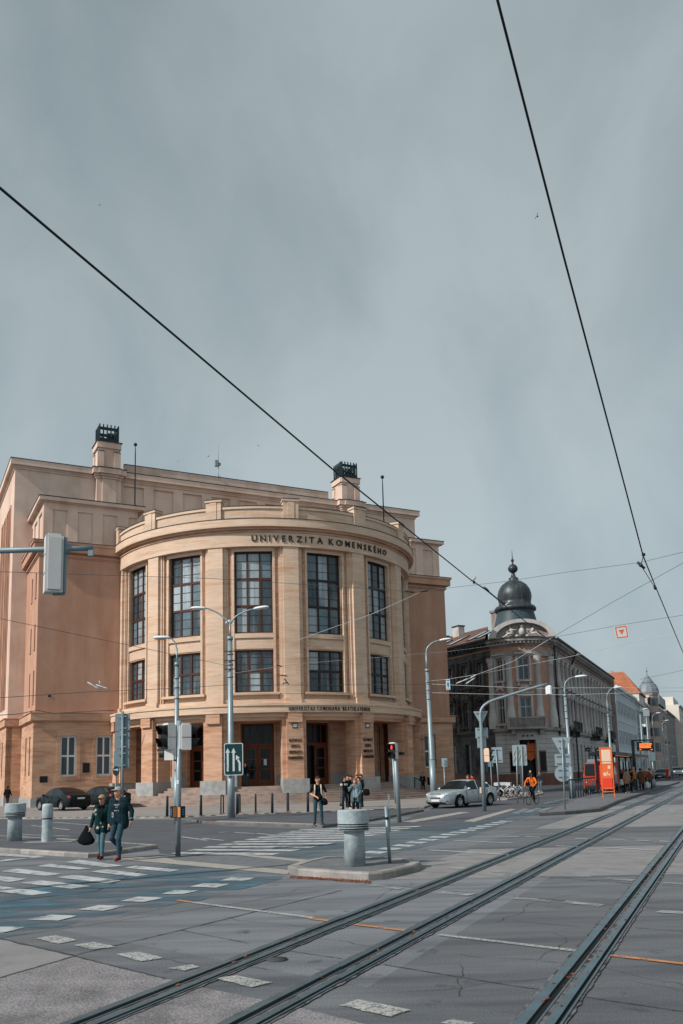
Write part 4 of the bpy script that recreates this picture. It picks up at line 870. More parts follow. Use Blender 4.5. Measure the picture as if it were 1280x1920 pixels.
front(CH, LEFT, 'sooty_shaded_stone', 'sooty_shaded_ochre', 'old_sandstone_plinth', 11, 2.4, 1)
for k in (2, 8, 13):                                        # balconies on the street front
    base, t, n_, ln = STREET; c = 2.2 + (k + .5) * PITS; mb = MB()
    fb(mb, base, t, n_, c - 2.6, c + 2.6, 0, 1.3, 6.75, 7.0); fb(mb, base, t, n_, c - 2.6, c + 2.6, 1.05, 1.3, 7.9, 8.08)
    for s in (-2.5, -.05, 2.4): fb(mb, base, t, n_, c + s, c + s + .3, 1.02, 1.32, 7.0, 8.1)
    for s in range(24): fb(mb, base, t, n_, c - 2.4 + s * .2, c - 2.32 + s * .2, 1.1, 1.24, 7.0, 7.9)
    for s in (-2, 2): fb(mb, base, t, n_, c + s - .2, c + s + .2, 0, 1.0, 6.1, 6.75)
    mb.build('balcony', 'sooty_shaded_stone', CH)
mb = MB(); base, t, n_, ln = STREET
p = base + t * 13.6 + n_ * .3; mb.tube([(p.x, p.y, .1), (p.x, p.y, 16.2)], .1, 8); q_ = p + n_ * .6; mb.tube([(p.x, p.y, 16.2), (q_.x, q_.y, 17.4), (q_.x, q_.y, 18)], .12, 8); mb.build('drainpipe', 'roof_edge', CH)
mb = MB(); p = base + t * .9 + n_ * .35; mb.tube([(p.x, p.y, 6), (p.x, p.y, 17.5)], .12, 8); mb.build('drainpipe', 'roof_edge', CH)
# rounded corner
LW = 21.0
for nm, z0, z1, r, m_ in (('ground_floor_wall', 0.0, 6.4, R_C + .08, 'old_pale'),):
    mb = MB(); C(mb, a_left, a_mid - 15, R_C - .6, r, z0, z1); C(mb, a_mid + 15, a_right, R_C - .6, r, z0, z1); C(mb, a_mid - 15, a_mid + 15, R_C - .6, r, 5.5, z1)
    for k in range(9):
        C(mb, a_left, a_mid - 17, R_C, r + .012, 1.7 + k * .55, 1.73 + k * .55, 1); C(mb, a_mid + 17, a_right, R_C, r + .012, 1.7 + k * .55, 1.73 + k * .55, 1)
    mb.build(nm, [m_, 'roof_edge'], CH)
for p_, q_ in ((a_left, a_mid - 15), (a_mid + 15, a_right)): mb = MB(); C(mb, p_, q_, R_C - .5, R_C + .16, 0, 1.5); mb.build('plinth', 'old_sandstone_plinth', CH)
mb = MB(); C(mb, a_mid - 15, a_mid + 15, R_C - 1.2, R_C - 1.0, .0, 5.6); mb.build('shop_entrance', 'shop_black', CH)
mb = MB(); C(mb, a_mid - 15, a_mid - 13.6, R_C - .3, R_C + .16, 0, 5.75); C(mb, a_mid + 13.6, a_mid + 15, R_C - .3, R_C + .16, 0, 5.75); C(mb, a_mid - 15, a_mid + 15, R_C - .3, R_C + .16, 5.5, 5.76); mb.build('entrance_frame', 'old_pale', CH)
mb = MB()                                                  # jagged orange banner hung in the entrance
mp_ = CC + Vector((cos(radians(a_mid)), sin(radians(a_mid)), 0)) * (R_C - .55); tt = Vector((-sin(radians(a_mid)), cos(radians(a_mid)), 0)); md_ = Vector((cos(radians(a_mid)), sin(radians(a_mid)), 0))
mb.plate([(-.25, 3.4), (.35, 3.0), (.85, 3.3), (1.0, 4.2), (.98, 5.0), (.55, 5.15), (.5, 4.85), (.2, 5.35), (.0, 4.9), (-.25, 4.8)], mp_ - tt * .05, tt, (0, 0, 1), .05)
for k in range(7): mb.obox(mp_ + tt * (.0 + k * .12) + md_ * .035 + Vector((0, 0, 4.08)), tt * .035, md_ * .02, (0, 0, .07), 1)
mb.v = mb.v; mb.build('banner', ['poster_orange', 'black_panel'], CH)
for s in (-1, 1):
    mb = MB(); c = a_mid + s * 24.5; C(mb, c - 6.5, c + 6.5, R_C + .02, R_C + .13, 1.6, 4.2); C(mb, c - 5.2, c + 5.2, R_C + .02, R_C + .15, 1.8, 4.0, 1); mb.build('shop_window', ['old_sandstone_plinth', 'black_glass'], CH)
for s in (-7, 0, 7): c = radians(a_mid + s); mb = MB(); mb.sphere((CC.x + cos(c) * (R_C + .3), CC.y + sin(c) * (R_C + .3), 5.98), .13, 0, 8, 5, .7); mb.build('spotlight', 'black_panel', CH)
WINA = [(a_mid, 9.2), (a_mid - 42, 6.8)]
mb = MB()
edges = [a_left, a_mid - 42 - 6.8, a_mid - 42 + 6.8, a_mid - 9.2, a_mid + 9.2, a_right]
for i in range(0, 6, 2): C(mb, edges[i], edges[i + 1], R_C - .6, R_C, 6.6, 16.6)
for (c, w) in WINA:
    for z0, z1 in ((6.6, 7.6), (10.6, 12.8), (15.4, 16.6)): C(mb, c - w, c + w, R_C - .6, R_C, z0, z1)
mb.build('wall', 'old_ochre', CH)
for (c, w) in WINA:
    for z0, z1 in ((7.6, 10.6), (12.8, 15.4)):
        mb = MB(); C(mb, c - w, c - w + 1.2, R_C - .3, R_C - .15, z0, z1); C(mb, c + w - 1.2, c + w, R_C - .3, R_C - .15, z0, z1); C(mb, c - .6, c + .6, R_C - .28, R_C - .16, z0, z1); C(mb, c - w, c + w, R_C - .29, R_C - .15, z0 + (z1 - z0) * .6, z0 + (z1 - z0) * .6 + .12); C(mb, c - w, c + w, R_C - .3, R_C - .15, z1 - .12, z1)
        f = mb.build('window', 'window_white', CH); mb = MB(); C(mb, c - w, c + w, R_C - .25, R_C - .23, z0, z1); mb.build('pane', 'dark_glass', f)
        mb = MB(); C(mb, c - w - 3.4, c - w, R_C, R_C + .14, z0 - .1, z1 + .1); C(mb, c + w, c + w + 3.4, R_C, R_C + .14, z0 - .1, z1 + .1); C(mb, c - w - 3.4, c + w + 3.4, R_C, R_C + .16, z1 + .1, z1 + .45); C(mb, c - w - 4.5, c + w + 4.5, R_C, R_C + .36, z1 + .45, z1 + .6); C(mb, c - w - 3.4, c + w + 3.4, R_C, R_C + .3, z0 - .32, z0 - .1)
        for s in (-1, 1): C(mb, c + s * w - 1.5, c + s * w + 1.5, R_C, R_C + .22, z0 - .8, z0 - .32)
        if z0 < 9:
            for k in range(12): a_ = -1 + 2 * (k + .5) / 12; C(mb, c + a_ * w - 1, c + a_ * w + 1, R_C, R_C + .26, z1 + .6 + .5 * sqrt(max(0, 1 - a_ * a_)), z1 + .85 + .6 * sqrt(max(0, 1 - a_ * a_)))
        mb.build('window_surround', 'old_pale', CH)
for c in (a_mid - 24, a_mid + 24, a_mid - 60, a_right - 12):
    a = radians(c); x, y = CC.x + cos(a) * (R_C + .1), CC.y + sin(a) * (R_C + .1); mb = MB()
    mb.lathe([(.60, 6.95), (.60, 8.3), (.52, 8.4), (.52, 8.9), (.46, 9.0), (.42, 9.6), (.39, 12.0), (.36, 14.6), (.44, 14.7), (.38, 14.85), (.56, 15.5), (.58, 15.6)], x, y, 12)
    for k in range(6): b = radians(k * 60); mb.sphere((x + cos(b) * .4, y + sin(b) * .4, 15.3), .13, 0, 6, 4)
    mb.build('column', 'old_pale', CH)
mb = MB()
for z0, z1, p in ((6.4, 6.6, .2), (6.6, 6.95, .42), (11.95, 12.15, .12), (15.6, 15.8, .25), (15.8, 16.3, .15), (16.9, 17.1, .3), (17.1, 17.4, .5), (17.4, 17.75, .8)): C(mb, a_left, a_right, R_C - .6, R_C + p, z0, z1)
for k in range(22): c = a_left + (a_right - a_left) * (k + .5) / 22; C(mb, c - 1.3, c + 1.3, R_C + .25, R_C + .72, 17.12, 17.36)
mb.build('cornice', 'old_grey', CH)
mb = MB(); C(mb, a_left, a_right, R_C - .6, R_C + .1, 16.3, 16.9); mb.build('frieze', 'old_ochre', CH)
mb = MB(); C(mb, a_left, a_right, 1, R_C + .9, 17.75, 17.85); mb.build('gutter', 'roof_edge', CH)
# balcony over the entrance
mb = MB(); C(mb, a_mid - 27, a_mid + 27, R_C, R_C + 1.15, 6.75, 7.0); C(mb, a_mid - 26, a_mid + 26, R_C + .85, R_C + 1.12, 8.0, 8.18)
for c in (-25.5, 25.5): C(mb, a_mid + c - 2.4, a_mid + c + 2.4, R_C + .8, R_C + 1.14, 7.0, 8.24)
for k in range(26): c = a_mid - 22 + 44 * k / 25; C(mb, c - .5, c + .5, R_C + .92, R_C + 1.05, 7.0, 8.0)
for c in (-20, 20): C(mb, a_mid + c - 2.5, a_mid + c + 2.5, R_C, R_C + .8, 6.15, 6.75)
mb.build('balcony', 'old_grey', CH)
# arched pediment with its relief
md = Vector((cos(radians(a_mid)), sin(radians(a_mid)), 0)); po = CC + md * (R_C + .1) + Vector((0, 0, 17.75)); px_ = tt
mb = MB(); hw, hh = 3.75, 2.15
def arch(t0, t1, ro, ri, d0, d1, mi):
    n = 20
    for k in range(n):
        a, b = t0 + (t1 - t0) * k / n, t0 + (t1 - t0) * (k + 1) / n
        P = [(cos(a) * hw * ro, sin(a) * hh * ro), (cos(b) * hw * ro, sin(b) * hh * ro), (cos(b) * hw * ri, sin(b) * hh * ri), (cos(a) * hw * ri, sin(a) * hh * ri)]
        mb.plate(P, po + md * d0, px_, (0, 0, 1), -(d1 - d0) if False else (d1 - d0) * (1 if px_.cross(Vector((0, 0, 1))).dot(md) > 0 else -1), mi)
arch(0, pi, 1.06, .86, -.5, .75, 0); arch(0, pi, .9, .0, -.5, .1, 1)
mb.build('pediment', ['old_pale', 'old_grey'], CH)
mb = MB()
def rel(x, z, r, sx=1, sz=1): mb.sphere(po + px_ * x + Vector((0, 0, z)) + md * .2, r, 0, 8, 6, sz, sx, 1)
rel(0, .75, .48, .8, 1.15); rel(0, 1.45, .3, 1, .7)
for s in (-1, 1):                                           # a reclining figure each side of the shield
    def T(pts, r): mb.tube([po + px_ * (s * x) + Vector((0, 0, z)) + md * d for x, z, d in pts], r, 8)
    T([(1.05, .55, .3), (1.3, .95, .35), (1.42, 1.18, .3)], [.2, .22, .16]); rel(s * 1.48, 1.42, .16)
    T([(1.25, 1.08, .35), (.85, .95, .4), (.55, 1.05, .3)], [.09, .08, .06]); T([(1.5, 1.05, .3), (1.85, .7, .35), (2.05, .75, .3)], [.09, .08, .06])
    T([(1.05, .5, .35), (1.65, .55, .4), (2.1, .2, .3), (2.6, .1, .25)], [.19, .17, .12, .09]); T([(1.1, .4, .3), (1.7, .25, .3), (2.3, .08, .2)], [.17, .14, .1]); rel(s * .62, .25, .25, 1.2, .8)
mb.build('relief', 'old_pale', CH)
# dome
DC = CC + md * .2
mb = MB(); mb.lathe([(3.7, 17.8), (3.35, 18.4), (2.95, 19.2), (2.68, 20.1), (2.45, 21.0), (2.3, 21.6), (2.3, 21.75)], DC.x, DC.y, 40, 1)
mb.lathe([(2.3, 21.75), (2.6, 21.85), (2.62, 22.1), (2.45, 22.35), (2.05, 22.5), (2.05, 22.7), (1.98, 22.75), (2.05, 23.1), (2.14, 23.6), (2.12, 24.0), (1.95, 24.6), (1.6, 25.15), (1.1, 25.55), (.68, 25.72), (.62, 25.75)], DC.x, DC.y, 40, 0)
mb.lathe([(.62, 25.75), (.6, 26.1), (.35, 26.25), (.2, 26.7), (.24, 26.8)], DC.x, DC.y, 24, 0)
dm = mb.build('dome', ['dome_copper', 'dome_slate'], CH)
mb = MB(); n = 28; prof = [(.1, 26.75), (.42, 26.9), (.62, 27.2), (.62, 27.45), (.4, 27.8), (.12, 27.95), (.1, 28.2), (.2, 28.35), (.2, 28.5), (.08, 28.65), (.05, 29.0), (.015, 29.8)]
mb.lathe(prof, DC.x, DC.y, n)
for i, v in enumerate(mb.v):
    if (i % n) % 2: dx, dy = v[0] - DC.x, v[1] - DC.y; mb.v[i] = (DC.x + dx * .9, DC.y + dy * .9, v[2])
mb.build('finial', 'dome_copper', dm)
# roofs
mb = MB()
for F, z in ((STREET, 18.0), (LEFT, 18.0)):
    base, t, n_, ln = F; a, b = base + n_ * .9, base + n_ * .9 + t * ln; c, d = base - n_ * 7.0 + t * ln, base - n_ * 7.0 + t * 9.5
    k = 3.6
    mb.add([(a.x, a.y, z), (b.x, b.y, z), (c.x, c.y, z + k), (d.x, d.y, z + k)], [(0, 1, 2, 3)]); e, f = base - n_ * 15 + t * ln, base - n_ * 15 + t * 20
    mb.add([(d.x, d.y, z + k), (c.x, c.y, z + k), (e.x, e.y, z - 1), (f.x, f.y, z - 1)], [(0, 1, 2, 3)])
    mb.add([(b.x, b.y, 0), (e.x, e.y, 0), (e.x, e.y, z - 1), (c.x, c.y, z + k), (b.x, b.y, z)], [(0, 1, 2, 3, 4)], 1); mb.add([(e.x, e.y, 0), (f.x, f.y, 0), (f.x, f.y, z - 1), (e.x, e.y, z - 1)], [(0, 1, 2, 3)], 1)
rf = mb.build('roof', ['roof_tile_brown', 'old_grey'], CH)
base, t, n_, ln = LEFT; sl = Vector((-n_.x * 7.9, -n_.y * 7.9, 3.6)).normalized(); nn = t.cross(sl); nn = nn if nn.z > 0 else -nn
for s in (3.2, 5.2, 9.5, 13.5, 16.0):
    mb = MB(); c = base + t * s + n_ * .9 + Vector((0, 0, 18.0)) + sl * 3.2 + nn * .08; mb.obox(c, t * .55, sl * 1.7, nn * .06, 0); mb.obox(c + nn * .05, t * .45, sl * 1.55, nn * .03, 1); mb.build('skylight', ['roof_edge', 'skylight_glass'], rf)
mb = MB(); c = TL - LN * 3.2 + LV * 1.5; mb.obox((c.x, c.y, 20.0), LV * 1.0, LN * 1.0, (0, 0, 2.0)); mb.obox((c.x, c.y, 22.05), LV * 1.15, LN * 1.15, (0, 0, .15)); mb.build('chimney', 'old_grey', rf)
for s, k, w in ((15.0, 22.4, .75), (18.5, 21.5, .4)):
    mb = MB(); c = TL - LN * 6.0 + LV * s; mb.obox((c.x, c.y, k - 1.2), LV * w, LN * .5, (0, 0, 1.2)); mb.obox((c.x, c.y, k + .05), LV * (w + .1), LN * .6, (0, 0, .08), 1); mb.build('chimney', ['old_pale', 'roof_edge'], rf)
mb = MB(); c = CC + LV * 4 - LN * 2.6; mb.box(c.x - .5, c.x + .5, c.y - .5, c.y + .5, 18, 24.0); mb.build('chimney', 'old_pale', rf)
mb = MB(); p = TL + LV * 17.5 - LN * 5; mb.tube([(p.x, p.y, 21), (p.x, p.y, 25.5)], .03, 5)
for k in range(4): mb.box(p.x - .3, p.x + .3, p.y - .02, p.y + .02, 23.6 + k * .4, 23.64 + k * .4)
mb.build('aerial', 'galvanised', rf)

# --- houses further along the street
def house(name, label, s0, s1, zt, floors, pitch, wall, trim, roof=None, rz=3.0, n0=NF, depth=14, endwall=None, gf=5.2, win=(1.15, 2.1), base=None):
    H = thing(name, label, 'house'); b = NS(n0, s0); ln = s1 - s0; t, n_ = SV, NV
    mb = MB(); fb(mb, b, t, n_, 0, ln, -depth, 0, 0, zt); mb.build('wall', wall, H)
    if endwall: mb = MB(); fb(mb, b, t, n_, -.06, 0, -depth, -.4, 0, zt); mb.build('end_wall', endwall, H)
    mb = MB(); fh = (zt - gf - .8) / floors
    for z0, z1, p in ((gf - .4, gf, .18), (zt - .9, zt - .5, .2), (zt - .5, zt, .7)): fb(mb, b, t, n_, -.3 if endwall else 0.01, ln - .01, -1, p, z0, z1)
    for k in range(1, floors): fb(mb, b, t, n_, .02, ln - .02, -1, .1, gf + fh * k - .15, gf + fh * k)
    for s in (0, ln - .7): fb(mb, b, t, n_, s + .02, s + .68, -.5, .12, 0, zt - .95)
    mb.build('cornice', trim, H)
    nb = max(1, int(ln / pitch)); cnt = 0
    for f in range(floors + 1):
        z0 = (gf + fh * (f - 1) + fh * .22) if f else 1.3
        z1 = z0 + (min(win[1], fh * .62) if f else gf - 2.3)
        for k in range(nb):
            c = (k + .5) * ln / nb; mb = w = MB()
            fb(mb, b, t, n_, c - win[0] / 2 - .18, c + win[0] / 2 + .18, 0, .05, z1, z1 + .3, 0); fb(mb, b, t, n_, c - win[0] / 2 - .2, c - win[0] / 2, 0, .03, z0, z1, 0); fb(mb, b, t, n_, c + win[0] / 2, c + win[0] / 2 + .2, 0, .03, z0, z1, 0); fb(mb, b, t, n_, c - win[0] / 2 - .25, c + win[0] / 2 + .25, 0, .10, z0 - .15, z0, 0)
            if cnt < 95:
                fb(w, b, t, n_, c - win[0] / 2, c + win[0] / 2, 0, .035, z0, z1, 1); fb(w, b, t, n_, c - .05, c + .05, .03, .045, z0, z1, 2); fb(w, b, t, n_, c - win[0] / 2, c + win[0] / 2, .03, .045, z0 + (z1 - z0) * .6, z0 + (z1 - z0) * .6 + .1, 2); w.build('window', [trim, 'far_pane', 'window_white'], H); cnt += 1
    if roof:
        mb = MB(); a, c = b + n_ * .5, b - n_ * (depth / 2); d = b - n_ * depth
        P = [(q_.x, q_.y, z) for q_, z in ((a, zt), (a + t * ln, zt), (c + t * ln, zt + rz), (c, zt + rz), (d, zt), (d + t * ln, zt))]
        mb.add(P, [(0, 1, 2, 3), (3, 2, 5, 4), (0, 3, 4), (1, 5, 2)]); mb.build('roof', roof, H)
    return H, b
H, b = house('town_house', 'pale blue grey three storey house with a yellow end wall, beyond the domed corner house', 171, 207, 17.4, 2, 2.5, 'house_blue', 'house_blue_trim', 'roof_sheet', 2.2, endwall='house_yellow', win=(1.1, 2.6))
mb = MB()
for k in range(2):
    for z0, z1 in ((7.2, 10.2), (12.2, 15.0)):
        c = b - NV * (2.2 + k * 3.4) - SV * .08; mb.obox((c.x, c.y, (z0 + z1) / 2), NV * .6, SV * .04, (0, 0, (z1 - z0) / 2), 0); mb.obox((c.x, c.y, z1 + .3), NV * .9, SV * .12, (0, 0, .2), 1)
mb.build('end_window', ['dark_glass', 'house_blue_trim'], H)
H, b = house('town_house', 'slim blue grey house with tall dark windows, next to the pale blue one', 207.1, 226, 17.0, 2, 3.0, 'house_blue', 'house_blue', 'roof_sheet', 2.5, win=(1.3, 3.2))
H, b = house('town_house', 'house with a bright orange tiled roof and cream gable over the street', 226.2, 240, 17.8, 3, 3.2, 'house_cream', 'house_cream', None, gf=4.5)
mb = MB(); t, n_ = SV, NV                                   # steep orange roof with a gable to the near side
P0 = NS(NF, 214) ; P1 = NS(NF, 242)
zz = 18.2; k = 9.0
def q3(n, s, z): p = NS(n, s); return (p.x, p.y, z)
mb.add([q3(NF + .8, 216, 19.2), q3(NF - 12, 216, 19.2), q3(NF - 9.5, 224, 25.4), q3(NF - 3.6, 224, 25.4)], [(0, 1, 2, 3)], 0); mb.add([q3(NF + .8, 232, 19.2), q3(NF - 12, 232, 19.2), q3(NF - 9.5, 224, 25.4), q3(NF - 3.6, 224, 25.4)], [(0, 1, 2, 3)], 0)
mb.add([q3(NF + .8, 216, 19.2), q3(NF + .8, 232, 19.2), q3(NF - 3.6, 224, 25.4)], [(0, 1, 2)], 0); mb.add([q3(NF + .3, 216.2, 15), q3(NF + .3, 231.8, 15), q3(NF + .3, 231.8, 19.2), q3(NF + .3, 216.2, 19.2)], [(0, 1, 2, 3)], 1); mb.add([q3(NF + .3, 216.2, 15), q3(NF - 15.5, 216.2, 15), q3(NF - 15.5, 216.2, 19.2), q3(NF + .3, 216.2, 19.2)], [(0, 1, 2, 3)], 1)
mb.add([q3(NF - 4.6, 215.6, 19), q3(NF - 10.2, 215.6, 19), q3(NF - 7.4, 215.6, 23.6)], [(0, 1, 2)], 1)
for a_, b_ in ((NF - 4.2, NF - 7.4), (NF - 10.6, NF - 7.4)): mb.add([q3(a_, 215.4, 18.8), q3(b_, 215.4, 24.0), q3(b_, 221, 24.0), q3(a_, 217, 18.8)], [(0, 1, 2, 3)], 0)
mb.build('roof', ['roof_tile_orange', 'house_cream'], H)
mb = MB(); c = NS(NF - 9.8, 216); mb.box(c.x - .7, c.x + .7, c.y - .6, c.y + .6, 19, 25.0); mb.build('chimney', 'house_cream', H)
mb = MB(); mb.add([q3(NF - 14, 213, 21.0), q3(NF - 24, 213, 21.0), q3(NF - 24, 218, 25), q3(NF - 14, 218, 25)], [(0, 1, 2, 3)]); mb.build('rear_roof', 'roof_tile_orange', H)
H, b = house('town_house', 'rose grey house with a round grey turret dome on its corner', 240.2, 268, 20.5, 4, 3.4, 'house_pink', 'house_cream', 'roof_sheet', 5.0, gf=4.4)
c = NS(NF + .1, 246); mb = MB(); mb.lathe([(2.3, 4), (2.3, 20.8), (2.6, 20.9), (2.6, 21.3), (2.4, 21.4)], c.x, c.y, 12, 0, False); mb.lathe([(2.8, 21.4), (2.75, 21.8), (2.5, 22.9), (2.0, 23.8), (1.5, 24.2), (1.6, 24.3), (1.0, 25.2), (.45, 26.0), (.1, 26.5), (.05, 28.4)], c.x, c.y, 12, 1, False)
for z in (6, 10, 14, 18):
    for k in range(4): a = radians(-150 + k * 36); p = c + Vector((cos(a), sin(a), 0)) * 2.3; mb.obox((p.x, p.y, z + 1), Vector((-sin(a), cos(a), 0)) * .55, Vector((cos(a), sin(a), 0)) * .06, (0, 0, 1.1), 2)
mb.sphere((c.x, c.y, 27.4), .25, 1, 8, 6); mb.build('turret', ['house_rose', 'roof_sheet', 'dark_glass'], H)
H, b = house('town_house', 'brownish house with balconies and a bluish curved roof storey', 268.2, 305, 19.5, 4, 3.6, 'house_rose', 'house_cream', 'roof_sheet', 3.5, gf=4.4)
mb = MB()
for s in (8, 22):
    for z in (8.2, 15.2): fb(mb, b, SV, NV, s - 2.5, s + 2.5, 0, 1.6, z, z + .3, 0); fb(mb, b, SV, NV, s - 2.5, s + 2.5, 1.5, 1.6, z + .3, z + 1.3, 1)
mb.build('balcony', ['house_cream', 'roof_edge'], H)
mb = MB(); fb(mb, b, SV, NV, 4, 30, -8, .9, 20.2, 23.0); mb.build('attic_storey', 'roof_sheet', H)
H, b = house('town_house', 'plain grey house far down the street', 305.2, 352, 20.5, 4, 3.8, 'house_grey', 'house_grey', 'roof_sheet', 3)
H, b = house('apartment_block', 'white apartment block closing the far end of the street', 352.2, 420, 25, 7, 4.2, 'house_cream', 'window_white', None, gf=4, n0=NF + 2.0)
mb = MB(); fb(mb, b, SV, NV, 6, 40, -10, -2, 25, 28.5); mb.build('roof_storey', 'house_cream', H)
# ================================================================== STREET FURNITURE
X, Y, Z = Vector((1, 0, 0)), Vector((0, 1, 0)), Vector((0, 0, 1))
def lum(mb, p, d, ln=.75, w=.17, mi=0, ml=1):               # a street lamp head starting at p and pointing along d
    p, d = Vector(p), Vector(d).normalized(); s = d.cross(Z).normalized(); u = s.cross(d); n = 10; rings = []
    for t, a, b in ((0, .35, .5), (.12, .75, .8), (.4, 1, 1), (.75, 1, .95), (.93, .8, .7), (1, .35, .35)):
        c = p + d * (t * ln); rings.append([c + s * (w * a * cos(2 * pi * k / n)) + u * ((.10 * b if sin(2 * pi * k / n) > 0 else .055 * b) * sin(2 * pi * k / n)) for k in range(n)])
    vs = [v for r in rings for v in r]; m = len(rings)
    mb.add(vs, [(i * n + k, i * n + (k + 1) % n, (i + 1) * n + (k + 1) % n, (i + 1) * n + k) for i in range(m - 1) for k in range(n)] + [tuple(range(n)), tuple(range((m - 1) * n, m * n))], mi, True)
    mb.obox(p + d * ln * .58 - u * .058, d * ln * .3, s * w * .7, u * .012, ml)
def lamp(name, label, base, htop, r0, r1, zcol, arms, r2=.05, group='street lamps', lean=(0, 0), cat='street lamp', mats='galvanised'):
    """zcol: height where the thick tube ends; arms: lists of offsets from the top joint to the head, and head direction"""
    t = thing(name, label, cat, base, 0, group); lx, ly = lean
    mb = MB(); at = lambda z: Vector((lx * z, ly * z, z))
    mb.tube([at(-.05), at(zcol * .32)], [r0, r0 * .97], 14); mb.tube([at(zcol * .32), at(zcol * .33), at(zcol)], [r0 * .97, (r0 + r1) / 2, r1], 14); mb.tube([at(zcol - .05), at(zcol + .12)], [r1 * 1.25, r1 * 1.25], 14); mb.tube([at(zcol), at(htop)], [r2 * 1.05, r2], 10)
    for z in (zcol * .78, zcol * .85, zcol * .91): mb.tube([at(z), at(z + .07)], r1 * 1.35, 12)
    mb.build('pole', mats, t)
    for offs, hd in arms:
        mb = MB(); pts = [at(htop - .05)] + [at(htop) + Vector(o) for o in offs]; sm = []
        for i in range(len(pts) - 1):
            for k in range(4):
                a = pts[max(0, i - 1)]; b = pts[i]; c = pts[i + 1]; d = pts[min(len(pts) - 1, i + 2)]; q_ = k / 4
                sm.append(.5 * ((2 * b) + (c - a) * q_ + (2 * a - 5 * b + 4 * c - d) * q_ * q_ + (3 * b - a - 3 * c + d) * q_ ** 3))
        sm.append(pts[-1]); mb.tube(sm, r2 * .85, 8); ar = mb.build('arm', mats, t)
        mb = MB(); lum(mb, pts[-1], hd); mb.build('lamp_head', ['lamp_white', 'lamp_lens'], ar)
    return t
# px helpers: a base on the ground, an upright at distance
def ofs(base, u, v):                                        # offset of photo point (u,v) from base, in the plane y = base.y
    p = At(u, v, base.y); return (p.x - base.x, 0, p.z)
b0 = G(434, 1538); b0.z = .09; zt = hz(437, 1168, b0.y)
L1 = lamp('street_lamp', 'tall grey lamp post with three spreading arms, carrying the green lane sign', b0, zt - .09, .175, .112, hz(434, 1202, b0.y), [([(-.45, .05, .42), (-1.0, .1, .72), (-1.15, .1, .75)], (-1, .1, .06)), ([(.3, -.05, .3), (.85, -.1, .55), (1.15, -.1, .62)], (1, -.1, .09)), ([(-.05, .5, .2), (-.15, 1.3, .4), (-.2, 1.9, .42)], (-.35, 1, .05))], .045)
mb = MB()
for z in (6.9, 7.3, 7.75): mb.tube([(-.25, -.16, z), (.25, -.16, z)], .025, 6)
mb.build('clamp', 'dark_metal', L1)
b1 = GD(331.5, 38.0); b1.z = .09
lamp('street_lamp', 'slim grey lamp post with one short arm to the left, right behind the traffic light', b1, hz(330, 1216, 38) - .09, .125, .085, hz(330.5, 1251, 38), [([(-.08, .0, .25), (-.22, 0, .42), (-.30, 0, .48)], (-1, 0, .02))], .035)
b2 = GD(811, 56)
lamp('street_lamp', 'grey lamp post with one arm to the right, behind the silver car', b2, hz(805.5, 1225, 56), .205, .115, hz(806.5, 1258, 56), [([(.1, 0, .35), (.45, 0, .68), (.9, 0, .82)], (1, 0, .12))], .06, lean=(-.014, 0))
b3 = GD(1070.5, 55)
lamp('street_lamp', 'grey lamp post beside the railing of the tram platform, one arm to the right', b3, hz(1066, 1290, 55), .13, .085, hz(1066.5, 1305, 55), [([(.1, 0, .35), (.4, 0, .6), (.72, 0, .68)], (1, 0, .06))], .05, lean=(-.014, 0))
for lab, u, v0, vt, dist, hu in [('grey lamp post in front of the pale blue house end wall', 1147, 1450, 1312, 78, 14), ('grey lamp post behind the departure display', 1204, 1440, 1345, 118, 9), ('thin lamp post in front of the rose grey house', 1230, 1440, 1350, 140, 8), ('small far lamp post near the plain grey house', 1248, 1440, 1362, 165, 6)]:
    b = GD(u, dist); ht = hz(u, vt, dist); k = dist / 1630
    lamp('street_lamp', lab, b, ht, .14, .09, ht * .82, [([(.08, 0, .5), (.45, 0, .95), (hu * k, 0, 1.05)], (1, 0, .08))], .05)

# --- signs on posts
def flat_sign(parent, name, poly, c, mats, face=(0, -1), th=.012, back=True, extra=None):
    """an upright sign plate; poly in metres around c, facing the horizontal direction face"""
    f = Vector((face[0], face[1], 0)).normalized(); ux = Vector((-f.y, f.x, 0)); mb = MB(); mb.plate(poly, Vector(c), ux, Z, th)
    if extra: extra(mb, Vector(c), ux, f)
    return mb.build(name, mats, parent)
def rrect(w, h, r=.04, n=4):
    P = []
    for cx, cy, a0 in ((w / 2 - r, h / 2 - r, 0), (-w / 2 + r, h / 2 - r, 90), (-w / 2 + r, -h / 2 + r, 180), (w / 2 - r, -h / 2 + r, 270)):
        for k in range(n + 1): a = radians(a0 + 90 * k / n); P.append((cx + cos(a) * r, cy + sin(a) * r))
    return P
def brace(mb, c, ux, f, w, hs, mi=1):
    for z in hs: mb.obox(c - f * .02 * -1 + Vector((0, 0, z)) + f * .02, ux * w, f * .012, Z * .018, mi)
def back_extra(w, hs): return lambda mb, c, ux, f: [mb.obox(c + f * .03 + Vector((0, 0, z)), ux * w, f * .016, Z * .02, 1) for z in hs]
def post(t, pts, r, m='galvanised', n=10):
    mb = MB(); mb.tube(pts, r, n); return mb.build('post', m, t)
